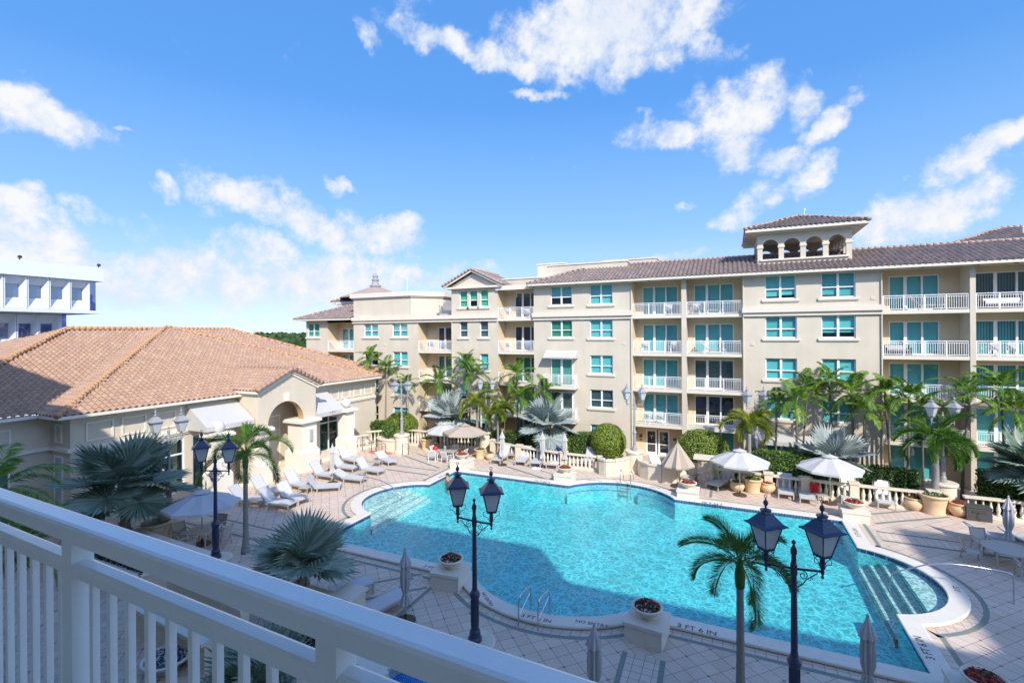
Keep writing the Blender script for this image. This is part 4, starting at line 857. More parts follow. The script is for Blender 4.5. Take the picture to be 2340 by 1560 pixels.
# last set-back bay at the far end
panelx(cw, -34.95, 39.3, 41.7, 0, 6.55, [(39.75, 41.1, .9, 3.7)]); windowx(-34.95, 39.75, 41.1, .9, 3.7, 2, 'none'); frame_panel(ctm, -34.95, 39.9, 41.0, 4.7, 5.7); ctm.box(-34.95, 39.3, 4.25, -34.8, 41.7, 4.45)
cw.q((-34.95, 39.3, 0), (WX, 39.3, 0), (WX, 39.3, WZ), (-34.95, 39.3, WZ)); cw.q((-34.95, 41.7, 0), (-59, 41.7, 0), (-59, 41.7, 6.4), (-34.95, 41.7, 6.55)); cw.q((-59, 5.5, 0), (-35.1, 5.5, 0), (-35.1, 5.5, WZ), (-59, 5.5, WZ))
# portico: gabled, arched opening, broad corner piers
GX, GY0, GY1, GYc = -30.7, 24.05, 29.3, 26.8
def gz_top(y): return 6.5 + (7.75 - 6.5) * (1 - abs(y - GYc) / 2.75)
ac, ar, asp = 26.45, 1.62, 4.05
def arched_face(x, mi):
    n = 16
    cw.q((x, GY0, 0), (x, ac - ar, 0), (x, ac - ar, gz_top(ac - ar)), (x, GY0, gz_top(GY0)), m=mi); cw.q((x, ac + ar, 0), (x, GY1, 0), (x, GY1, gz_top(GY1)), (x, ac + ar, gz_top(ac + ar)), m=mi)
    for j in range(n):
        t0, t1 = PI - PI * j / n, PI - PI * (j + 1) / n; ya, yb_ = ac + ar * math.cos(t0), ac + ar * math.cos(t1)
        cw.q((x, ya, asp + ar * math.sin(t0)), (x, yb_, asp + ar * math.sin(t1)), (x, yb_, gz_top(yb_)), (x, ya, gz_top(ya)), m=mi)
arched_face(GX, 0); arched_face(GX - .55, 0)
for j in range(16):
    t0, t1 = PI * j / 16, PI * (j + 1) / 16
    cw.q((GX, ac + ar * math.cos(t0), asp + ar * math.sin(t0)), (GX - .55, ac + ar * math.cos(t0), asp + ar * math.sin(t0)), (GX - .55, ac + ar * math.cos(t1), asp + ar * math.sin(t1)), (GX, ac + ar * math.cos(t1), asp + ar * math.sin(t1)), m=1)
for y_ in (ac - ar, ac + ar): cw.q((GX, y_, 0), (GX - .55, y_, 0), (GX - .55, y_, asp), (GX, y_, asp))
cw.q((-34, GY0, 0), (GX, GY0, 0), (GX, GY0, 6.5), (-34, GY0, 6.5)); cw.q((-34, GY1, 3.9), (GX, GY1, 3.9), (GX, GY1, 6.5), (-34, GY1, 6.5))
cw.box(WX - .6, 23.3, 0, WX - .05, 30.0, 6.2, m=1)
mb = MB(); ez = 6.72; az = 8.1; tile_roof(mb, (-42.0, 23.75, ez), (GX + .32, 23.75, ez), (GX + .32, GYc, az), (-38.8, GYc, az)); tile_roof(mb, (GX + .32, 29.7, ez), (-42.0, 29.7, ez), (-38.8, GYc, az), (GX + .32, GYc, az))
rf3 = mb.build('roof', M['ctile'], club); rc = MB(); ridge_caps(rc, (GX + .3, GYc, az), (-38.6, GYc, az), .15); ridge_caps(rc, (GX + .28, 23.72, ez), (GX + .28, GYc, az), .17, .38); ridge_caps(rc, (GX + .28, 29.73, ez), (GX + .28, GYc, az), .17, .38); rc.build('ridge_cap', M['ctile'], rf3, smooth=True)
fb = MB(); fb.bar((GX + .12, 23.8, 6.58), (GX + .12, GYc, 7.93), .2, .14); fb.bar((GX + .12, 29.65, 6.58), (GX + .12, GYc, 7.93), .2, .14); fb.bar((GX + .06, 23.95, 6.42), (GX + .06, GYc, 7.74), .12, .12); fb.bar((GX + .06, 29.5, 6.42), (GX + .06, GYc, 7.74), .12, .12)
fb.box(-34, 23.78, 6.5, GX + .2, 23.9, 6.68); fb.box(-34, 23.9, 6.38, GX + .1, 24.04, 6.52); fb.box(-34, 29.45, 6.5, GX + .2, 29.62, 6.68); fb.box(GX - .01, ac - .22, asp + ar + .02, GX + .1, ac + .22, asp + ar + .62); fb.build('fascia', M['club_trim'], rf3)
windowx(WX - .04 + .1, 25.0, 27.9, .3, 4.3, 2, 'none', 3.1, 'french_door')
# piers
def pier(x, y, w, zc=3.9):
    a = MB(); h = w / 2
    a.box(x - h, y - h, 1.7, x + h, y + h, zc - .2); a.box(x - h - .16, y - h - .16, 0, x + h + .16, y + h + .16, 1.45); a.prism([(x - h - .16, y - h - .16), (x + h + .16, y - h - .16), (x + h + .16, y + h + .16), (x - h - .16, y + h + .16)], 1.45, 1.47)
    i = len(a.v); o_ = h + .16
    a.v += [(x - o_, y - o_, 1.47), (x + o_, y - o_, 1.47), (x + o_, y + o_, 1.47), (x - o_, y + o_, 1.47), (x - h, y - h, 1.72), (x + h, y - h, 1.72), (x + h, y + h, 1.72), (x - h, y + h, 1.72)]
    for k in range(4): a.f.append((i + k, i + (k + 1) % 4, i + 4 + (k + 1) % 4, i + 4 + k)); a.mi.append(0)
    a.box(x - h - .1, y - h - .1, zc - .2, x + h + .1, y + h + .1, zc - .1); a.box(x - h - .28, y - h - .28, zc - .1, x + h + .28, y + h + .28, zc + .08); a.box(x - h - .2, y - h - .2, zc + .08, x + h + .2, y + h + .2, zc + .16)
    a.build('pier', M['club_trim'], club)
pier(-31.15, 28.35, 1.5); pier(-30.95, 24.4, .8, 3.9); pier(-31.2, 33.2, .95, 4.0); pier(-31.2, 21.4, .95, 4.1)
cw.box(-33, 32.7, 3.4, -31.7, 33.65, 4.0)
lm = MB(); lm.box(-30.398, 28.35, 2.3, -30.28, 28.6, 3.2); lm.build('wall_lamp', M['frost'], club)
gl_ = MB()
for x, y in ((-31.2, 33.2), (-31.2, 21.4)):
    g_ = MB(); n = 16; g_.lathe([(.001, -.42)] + [(.42 * math.sin(PI * k / n), -.42 * math.cos(PI * k / n)) for k in range(1, n)] + [(.001, .42)], (x, y, 4.6), 22); g_.build('globe_lamp', M['globe'], club, smooth=True)
# awnings of the clubhouse
def awnx(y0, y1, x, zt, zb, out, drop):
    a = MB(); a.q((x, y0, zt), (x, y1, zt), (x + out, y1, zb), (x + out, y0, zb)); a.q((x + out, y0, zb), (x + out, y1, zb), (x + out, y1, zb - drop), (x + out, y0, zb - drop))
    for y_ in (y0, y1): a.q((x, y_, zt), (x + out, y_, zb), (x + out, y_, zb - drop), (x, y_, zb - drop))
    return a.build('awning', M['canvas'], club)
awnx(20.5, 23.95, WX + .02, 6.1, 4.7, 2.1, .3); aw = awnx(29.45, 32.75, WX + .02, 5.7, 4.2, 2.2, .35)
e_ = lettering('T', (0, 0, 0), 0, .42, 'monogram', 'greylamp', parent=club); e_.location = (WX + 2.235, 31.3, 4.02); e_.rotation_euler = (PI / 2, 0, PI / 2)
e_ = MB(); e_.tube([(WX + 2.24, 31.1, 4.0), (WX + 2.24, 31.0, 4.12), (WX + 2.24, 31.12, 4.18), (WX + 2.24, 31.3, 4.14), (WX + 2.24, 31.48, 4.18), (WX + 2.24, 31.6, 4.12), (WX + 2.24, 31.5, 4.0)], .018, 5); e_.build('monogram', M['greylamp'], club)
cw.build('wall', [M['club'], M['tan']], club); ctm.build('moulding', M['club_trim'], club)
pt = MB(); pt.prism([(-33.1, 22.5), (-31.4, 22.5), (-31.4, 30.5), (-30.9, 31.5), (-30.9, 34.6), (-33.1, 36)], .0, .3); pt.prism([(-31.4, 23), (-31.1, 23), (-31.1, 30.3), (-31.4, 30.3)], 0, .15); o = struct(pt, 'patio', M['stone'])

# ================================================================== WHITE OFFICE BLOCK (far left)
off = thing('office_building', 'white concrete office block with deep splayed windows and jutting top floor beyond the clubhouse roof', 'office building', (0, 0, 0))
ob = MB(); OX = -75.0; y1 = 35.4; top = 19.5
ob.box(OX - 30, -6, 17.75, OX + .35, y1 + .5, top); ob.box(OX - 30, -6, 13.55, OX + .0, y1 + .2, 13.95); ob.box(OX - 30, -6, 13.45, OX - 1.0, y1 - 1, 13.549)
def splay(x, y0, y1_, z0, z1, depth=.85, ww=.42):
    yc, zc = (y0 + y1_) / 2, (z0 + z1) / 2 + .15; a, b = (y1_ - y0) * .27, (z1 - z0) * .20; i = [(x - depth, yc - a, zc - b), (x - depth, yc + a, zc - b), (x - depth, yc + a, zc + b), (x - depth, yc - a, zc + b)]
    o_ = [(x, y0 + .12, z0 + .12), (x, y1_ - .12, z0 + .12), (x, y1_ - .12, z1 - .12), (x, y0 + .12, z1 - .12)]; e = [(x, y0 + .02, z0), (x, y1_ - .02, z0), (x, y1_ - .02, z1), (x, y0 + .02, z1)]
    for k in range(4): j = (k + 1) % 4; ob.q(o_[k], o_[j], i[j], i[k]); ob.q(e[k], e[j], o_[j], o_[k])
    w = MB(); w.q(*i); p_ = w.build('window', M['bglass'], off); fr_ = MB(); t = .06
    for k in range(4): j = (k + 1) % 4; fr_.bar(i[k], i[j], .08, .08)
    fr_.build('frame', M['greylamp'], p_); d_ = MB(); d_.q(*[(a_[0] - .15, a_[1], a_[2]) for a_ in i]); d_.build('room', M['bluecanvas'], p_)
wd = 2.03
for k in range(14): splay(OX - .0, y1 - .85 - wd * (k + 1), y1 - .85 - wd * k, 13.95, 17.75)
for k in range(14): splay(OX - 2.0, 32.3 - wd * (k + 1), 32.3 - wd * k, 9.0, 13.4)
ob.box(OX - 30, -6, -7, OX - 2.9, 32.3, 13.45); ob.box(OX - 3, -6, 4, OX - 1.95, 32.9, 8.98); ob.box(OX - 30, -6, 13.96, OX - .9, y1 - .8, 17.74)
ob.box(OX - 3, 32.3, 8.98, OX - 2.0, 32.5, 13.44)
ob.build('wall', M['whitewall'], off); w = MB(); w.box(OX - 1.2, y1 - .75, 13.96, OX - .3, y1 - .1, 17.74); w.build('corner_window', M['bglass'], off); w = MB(); w.box(OX - 3.0, 32.5, 8.98, OX - 2.1, 33.0, 13.44); w.build('corner_window', M['bglass'], off)
for y_ in (y1 + .1, 27.8):
    c_ = MB(); c_.tube([(OX, y_, top), (OX, y_, top + .25)], .06, 6); c_.lathe([(.02, 0), (.2, .06), (.22, .25), (.1, .36)], (OX + .05, y_, top + .2), 8); c_.build('camera', M['darkmetal'], off)

# ================================================================== OUR OWN BUILDING (behind the camera; casts the big shadow)
own = thing('apartment_tower', 'tall beige apartment block the photograph was taken from, behind the balcony', 'apartment building', (0, 0, 0))
ow = MB(); prof = [(-60, 25.2), (-21.6, 25.2), (-21.6, 22.6), (1.8, 22.6), (3.0, 25.4), (13.4, 25.4), (13.4, 22.5), (29.2, 22.5), (32.0, 22.9), (32.05, 26.6), (33.3, 26.7), (34.9, 29.6), (37.7, 34.1), (60, 34.5)]
for (a, za), (b_, zb) in zip(prof, prof[1:]):
    if b_ - a > .01:
        P_ = [(a, -1.5, -7), (b_, -1.5, -7), (b_, -1.5, zb), (a, -1.5, za)]; Q_ = [(x, -14, z) for x, y, z in P_]
        ow.q(*P_); ow.q(*Q_[::-1]); ow.q(P_[3], P_[2], Q_[2], Q_[3])
    zl, zh = min(za, zb), max(za, zb)
    if zh - zl > .5 and b_ - a < .01: ow.q((a, -1.5, zl), (a, -14, zl), (a, -14, zh), (a, -1.5, zh))
ow.q((-60, -1.5, -7), (-60, -14, -7), (-60, -14, 25.2), (-60, -1.5, 25.2)); ow.q((60, -1.5, -7), (60, -14, -7), (60, -14, 34.5), (60, -1.5, 34.5)); ow.build('wall', M['wall'], own)
of_ = MB(); of_.box(-3.4, -1.495, 8.95, 4.5, .72, 9.15); of_.build('balcony_floor', M['trim'], own)
for fl in range(7):
    for k in range(-5, 6):
        if fl == 3 and k == 0: continue
        f = MB(); a = k * 5.2 - 1; z = fl * 3 + 1; f.box(a, -1.49, z, a + 2.2, -1.44, z + 1.6); 
        if abs(k) < 4: ww_ = f.build('window', M['white'], own); gg_ = MB(); gg_.box(a + .08, -1.44, z + .08, a + 2.12, -1.43, z + 1.52); gg_.build('pane', M['dglass'], ww_)
# the balcony railing in front of the camera
rl = thing('balcony_handrail', 'white painted metal balcony railing close to the camera, crossing the lower left corner', 'railing', (0, 0, 9.15))
def ry(x): return .757 + (x + .99) * -.042
def pr(x, dz=0, dy=0): return (x, ry(x) + dy, dz)
XA, XB = -3.3, 4.0
def rail(name, zc, w, h, mat='railw'):
    mb = MB(); n = 5; pr_ = []
    for k in range(24): pr_
    sec = [(-w / 2, -h / 2), (w / 2, -h / 2), (w / 2, h / 2 - .012)] + [(w / 2 - .012 * (1 - math.cos(t)), h / 2 - .012 + .012 * math.sin(t)) for t in (PI / 4, PI / 2)] + [(-w / 2 + .012 - .012 * math.sin(t), h / 2 - .012 + .012 * math.cos(t)) for t in (0, PI / 4)] + [(-w / 2, h / 2 - .012)]
    i0 = 0
    for x in (XA, XB):
        for (dy, dz) in sec: mb.v.append((x, ry(x) + dy, zc + dz))
    m_ = len(sec)
    for k in range(m_): mb.f.append((k, (k + 1) % m_, m_ + (k + 1) % m_, m_ + k)[::-1]); mb.mi.append(0)
    mb.f.append(tuple(range(m_))); mb.f.append(tuple(range(m_, 2 * m_))[::-1]); mb.mi += [0, 0]
    return mb.build(name, M[mat], rl)
rail('top_rail', .975, .068, .052); rail('middle_rail', .865, .052, .036); rail('bottom_rail', .10, .052, .036)
posts = [-2.85, -1.79, -.731, .33, 1.39, 2.45, 3.5]
for x in posts: mb = MB(); mb.box(x - .027, ry(x) - .028, 0, x + .027, ry(x) + .028, .948); mb.build('post', M['railw'], rl)
for a, b_ in zip(posts, posts[1:]):
    for k in range(1, 11):
        x = a + (b_ - a) * k / 11.0; mb = MB(); mb.box(x - .0088, ry(x) - .009, .118, x + .0088, ry(x) + .009, .846); mb.build('baluster', M['railw'], rl)
# ================================================================== VEGETATION BUILDERS
def kite(mb, p, d, side, L, w, m=0, curl=0.0):
    d = d.normalized(); s = side.normalized() * w / 2; mid = p + d * L * .45 + Vector((0, 0, curl * L * .12)); tip = p + d * L - Vector((0, 0, curl * L * .3))
    mb.q(p, mid - s, tip, mid + s, m=m)
def frond(mb, rg, base, az, el0, L, droop, ll, lw, n, mode='flat', stem=.02, m=0, twist=0.0):
    """feather leaf; returns nothing, adds rachis + leaflets"""
    pts = []; p = Vector(base); step = L / 14
    h = Vector((math.cos(az), math.sin(az), 0)); el = el0
    for k in range(15):
        pts.append(p.copy()); t = k / 14; e = el0 - droop * (t ** 1.25); d = h * math.cos(e) + Vector((0, 0, 1)) * math.sin(e); p = p + d * step
    mb.tube(pts, [stem * (1 - .8 * k / 14) for k in range(15)], 4, m=1, cap=False)
    sideh = Vector((-h.y, h.x, 0))
    for i in range(n):
        t = .16 + .84 * (i + .5) / n; k = min(13, int(t * 14)); fr_ = t * 14 - k; q = pts[k].lerp(pts[k + 1], fr_); dd = (pts[k + 1] - pts[k]).normalized(); upn = sideh.cross(dd).normalized()
        if upn.z < 0: upn = -upn
        prof = math.sin(PI * min(1, (t * .92 + .10))) ** .6; l = ll * (.35 + .65 * prof) * rg.uniform(.88, 1.08)
        sets = [(1, 0), (-1, 0)] if mode == 'flat' else [(1, .1), (-1, .1), (1, .9), (-1, .9), (rg.choice((-1, 1)), 1.45)]
        for sgn, lift in sets:
            a = lift if mode != 'flat' else rg.uniform(.05, .30); fw = .75 + .5 * t
            dv = (sideh * sgn * math.cos(a) + upn * math.sin(a)) * (1.0) + dd * fw * rg.uniform(.7, 1.1)
            if mode == 'flat': dv.z -= .08 + .25 * t
            nrm = dv.cross(dd); nrm = nrm if nrm.length > .01 else upn
            kite(mb, q, dv, dd if mode == 'flat' else nrm, l, lw, curl=.5 if mode == 'flat' else .15)
def feather_palm(name, seed, H, nfr, L, ll, lw, n, mode='flat', mat='palm', tr_=.09, lean=(0, 0), shaft=.7, base_r=1.6, elr=(1.25, -.35), droop=1.5, tmat='trunk', rings=True):
    rg = random.Random(seed); root = thing(name, 'palm', 'palm tree'); mb = MB(); N = 22; pts = []; rs = []
    for k in range(N + 1):
        t = k / N; pts.append((lean[0] * t * t, lean[1] * t * t, H * t)); r = tr_ * (1 + (base_r - 1) * math.exp(-t * 9)) * (1 - .25 * t); rs.append(r * (1.05 if k % 2 else .97))
    mb.tube(pts, rs, 10); mb.build('trunk', M[tmat], root, smooth=True)
    top = Vector(pts[-1]); mb = MB(); mb.tube([top - Vector((0, 0, .05)), top + Vector((0, 0, shaft * .4)), top + Vector((0, 0, shaft))], [tr_ * .95, tr_ * 1.15, tr_ * .45], 9); mb.build('crownshaft', M['shaft'] if mode == 'flat' else M['foxtail'], root, smooth=True)
    mb = MB(); b = top + Vector((0, 0, shaft * .85))
    for i in range(nfr):
        t = i / max(1, nfr - 1); az = i * 2.399 + rg.uniform(-.2, .2); el = elr[0] + (elr[1] - elr[0]) * t + rg.uniform(-.1, .1)
        frond(mb, rg, b, az, el, L * rg.uniform(.85, 1.08), droop * rg.uniform(.75, 1.15), ll, lw, n, mode)
    mb.build('crown', [M[mat], M['shaft']], root)
    return root
def fan_leaf(mb, rg, c, d, up_, Rr, nseg=34, span=5.0, m=0):
    """one stiff fan leaf: folded rays joined to two thirds, then free pointed tips"""
    d = d.normalized(); s = d.cross(up_).normalized(); nrm = s.cross(d).normalized()
    def P(a, r, lift): return c + (d * math.cos(a) + s * math.sin(a)) * r + nrm * lift
    da = span / nseg
    for k in range(nseg):
        a = -span / 2 + da * (k + .5); rr = Rr * (.80 + .20 * math.cos(a / 2)) * rg.uniform(.94, 1.04); ri = rr * .70; cup = .16 * rr; fold = rr * .022
        droopt = rr * rg.uniform(-.02, .10)
        a0, a1 = a - da / 2, a + da / 2; cc = c
        l0, l1, lm = P(a0, ri, cup * .45), P(a1, ri, cup * .45), P(a, ri * 1.02, cup * .45 + fold * 2)
        tip = P(a + rg.uniform(-.03, .03), rr, cup - droopt)
        mb.q(cc, l0, lm, m=m); mb.q(cc, lm, l1, m=m); mb.q(l0, tip, lm, m=m); mb.q(lm, tip, l1, m=m)
def fan_palm(name, seed, H, nl, Rr, pet, mat, tr_=.2, elr=(1.3, -.5), nseg=34, trunk=True, span=5.0):
    rg = random.Random(seed); root = thing(name, 'fan palm', 'palm tree')
    mb = MB(); mb.tube([(0, 0, 0), (0, 0, H * .5), (0, 0, max(H, .3))], [tr_ * 1.25, tr_ * 1.05, tr_], 12)
    for k in range(26):
        a = k * 2.4; z = H * (k / 26) + .05; h = Vector((math.cos(a), math.sin(a), 0)); mb.tube([h * tr_ * .8 + Vector((0, 0, z)), h * tr_ * 1.5 + Vector((0, 0, z + .28))], [.06, .02], 4)
    mb.build('trunk', M['trunk'], root)
    mb = MB()
    for i in range(nl):
        t = i / (nl - 1); az = i * 2.399 + rg.uniform(-.25, .25); el = elr[0] + (elr[1] - elr[0]) * t ** .9 + rg.uniform(-.1, .1); h = Vector((math.cos(az), math.sin(az), 0))
        d = h * math.cos(el) + Vector((0, 0, math.sin(el))); pl_ = pet * rg.uniform(.8, 1.1); b = Vector((0, 0, H)); e = b + d * pl_ - Vector((0, 0, .10 * pl_))
        mb.tube([b, b.lerp(e, .5) + Vector((0, 0, .04)), e], [.035, .028, .02], 5, m=1, cap=False)
        ld = (d + Vector((0, 0, -.25 - .25 * t))).normalized(); fan_leaf(mb, rg, e, ld, (Vector((0, 0, 1)) + h * rg.uniform(-.4, .6)).normalized(), Rr * rg.uniform(.85, 1.05), nseg, span)
    mb.build('crown', [M[mat], M['shaft']], root); return root
def leafcloud(mb, rg, n, fn, size, m=0):
    for _ in range(n):
        p, nr = fn(rg); nr = (nr + Vector((rg.gauss(0, .5), rg.gauss(0, .5), rg.gauss(0, .5)))).normalized(); a = nr.orthogonal().normalized(); a = (Matrix.Rotation(rg.uniform(0, 6.28), 3, nr) @ a); s_ = size * rg.uniform(.6, 1.3); b = nr.cross(a)
        mb.q(p - a * s_ * .5, p + b * s_ * .3, p + a * s_ * .5, p - b * s_ * .3, m=m)
def ellipsoid_fn(r, bump=.08, zmin=-1.0):
    def fn(rg):
        while True:
            v = Vector((rg.gauss(0, 1), rg.gauss(0, 1), rg.gauss(0, 1))).normalized()
            if v.z >= zmin: break
        k = 1 + bump * noise.noise(v * 2.5) + rg.uniform(-.05, .02); return Vector((v.x * r[0], v.y * r[1], v.z * r[2])) * k, v
    return fn
def box_fn(x, y, z, bump=.06):
    A = [y * z, y * z, x * z, x * z, x * y * 1.2]
    def fn(rg):
        k = rg.choices(range(5), A)[0]; u, v = rg.uniform(-.5, .5), rg.uniform(0, 1)
        if k == 0: p, n_ = Vector((-x / 2, u * y, v * z)), Vector((-1, 0, 0))
        elif k == 1: p, n_ = Vector((x / 2, u * y, v * z)), Vector((1, 0, 0))
        elif k == 2: p, n_ = Vector((u * x, -y / 2, v * z)), Vector((0, -1, 0))
        elif k == 3: p, n_ = Vector((u * x, y / 2, v * z)), Vector((0, 1, 0))
        else: p, n_ = Vector((u * x, (v - .5) * y, z)), Vector((0, 0, 1))
        return p + n_ * (bump * noise.noise(p * 1.7) * 2 + rg.uniform(-.08, .03)), n_
    return fn
def hedge(label, x0, x1, y0, y1, h, mat='hedge', z=0, dens=150):
    rg = random.Random(int(x0 * 13 + y0)); cx_, cy = (x0 + x1) / 2, (y0 + y1) / 2; dx, dy = x1 - x0, y1 - y0; root = thing('hedge', label, 'hedge', (cx_, cy, z), 0, 'clipped hedges along the far building')
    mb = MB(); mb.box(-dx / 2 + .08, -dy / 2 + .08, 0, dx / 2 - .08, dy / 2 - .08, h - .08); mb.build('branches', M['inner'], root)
    mb = MB(); area = 2 * h * (dx + dy) + dx * dy; leafcloud(mb, rg, int(area * dens), box_fn(dx, dy, h, .09), .13); mb.build('foliage', M[mat], root); return root
def topiary(label, loc, r, seed):
    rg = random.Random(seed); root = thing('topiary', label, 'shrub', loc, 0, 'clipped round topiary shrubs'); mb = MB()
    for k in range(7): a = k * .9; mb.tube([(0, 0, 0), (.35 * r[0] * math.cos(a), .35 * r[1] * math.sin(a), r[2] * .6)], [.06, .03], 5)
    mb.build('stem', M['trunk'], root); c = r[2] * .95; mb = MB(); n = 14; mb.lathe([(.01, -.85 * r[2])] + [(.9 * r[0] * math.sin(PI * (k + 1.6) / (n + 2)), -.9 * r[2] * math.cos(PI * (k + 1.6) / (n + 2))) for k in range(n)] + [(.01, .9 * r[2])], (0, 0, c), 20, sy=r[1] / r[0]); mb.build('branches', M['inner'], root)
    mb = MB(); leafcloud(mb, rg, 9000, lambda q: (lambda pv: (pv[0] + Vector((0, 0, c)), pv[1]))(ellipsoid_fn(r, .05, -.75)(q)), .11); mb.build('foliage', M['topi'], root); return root
def bush(name, label, loc, r, mat, n=500, size=.14, group=None, seed=3):
    rg = random.Random(seed); root = thing(name, label, 'plant', loc, 0, group); mb = MB()
    for k in range(8): a = k * .8; mb.tube([(0, 0, 0), (.5 * r[0] * math.cos(a), .5 * r[1] * math.sin(a), r[2] * .9)], [.02, .01], 4)
    mb.build('stem', M['trunk'], root); mb = MB()
    leafcloud(mb, rg, n, lambda q: (lambda pv: (pv[0] * q.uniform(.5, 1) + Vector((0, 0, r[2] * .8)), pv[1]))(ellipsoid_fn(r, .3)(q)), size); mb.build('foliage', M[mat], root); return root

# ------------------------------------------------------------------ potted flowers
def planter(kind, flower, nfl=150, seed=1, grp=None, scale=1.0):
    rg = random.Random(seed)
    if kind == 'bowl':   # wide shallow bowl
        root = thing('flower_bowl', '', 'flower bowl', group=grp); P = [(.01, 0), (.24, 0), (.27, .05), (.25, .08), (.42, .20), (.52, .32), (.56, .38), (.60, .39), (.60, .45), (.53, .46), (.50, .40), (.01, .40)]; zt, rt = .40, .5; mt = 'stone'
    elif kind == 'round':
        root = thing('flower_pot', '', 'flower pot', group=grp); P = [(.01, 0), (.26, 0), (.34, .08), (.47, .25), (.52, .42), (.47, .58), (.40, .66), (.46, .70), (.47, .75), (.38, .76), (.36, .70), (.01, .70)]; zt, rt = .70, .36; mt = 'terra'
    else:
        root = thing('urn_planter', '', 'planter', group=grp); P = [(.01, 0), (.52, 0), (.54, .06), (.50, .12), (.52, .20), (.50, .26), (.56, .55), (.62, .85), (.64, .95), (.74, 1.0), (.75, 1.08), (.66, 1.12), (.60, 1.05), (.01, 1.05)]; zt, rt = 1.05, .6; mt = 'terra'
    mb = MB(); mb.lathe(P, (0, 0, 0), 26); mb.build('bowl' if kind == 'bowl' else 'pot', M[mt], root, smooth=True); mb = MB(); mb.lathe([(.01, 0), (rt * .97, 0), (rt * .97, .01)], (0, 0, zt), 16); mb.build('soil', M['soil'], root)
    if flower:
        mb = MB(); leafcloud(mb, rg, nfl, lambda q: (lambda v: (Vector((v[0] * rt * .98, v[1] * rt * .98, zt + .03 + .2 * (1 - v[0] ** 2 - v[1] ** 2) * q.uniform(.3, 1.1))), Vector((v[0], v[1], 1))))((lambda a, r_: (r_ * math.cos(a), r_ * math.sin(a)))(q.uniform(0, 6.28), math.sqrt(q.random()))), .13); mb.build('flowers', M[flower], root)
    return root
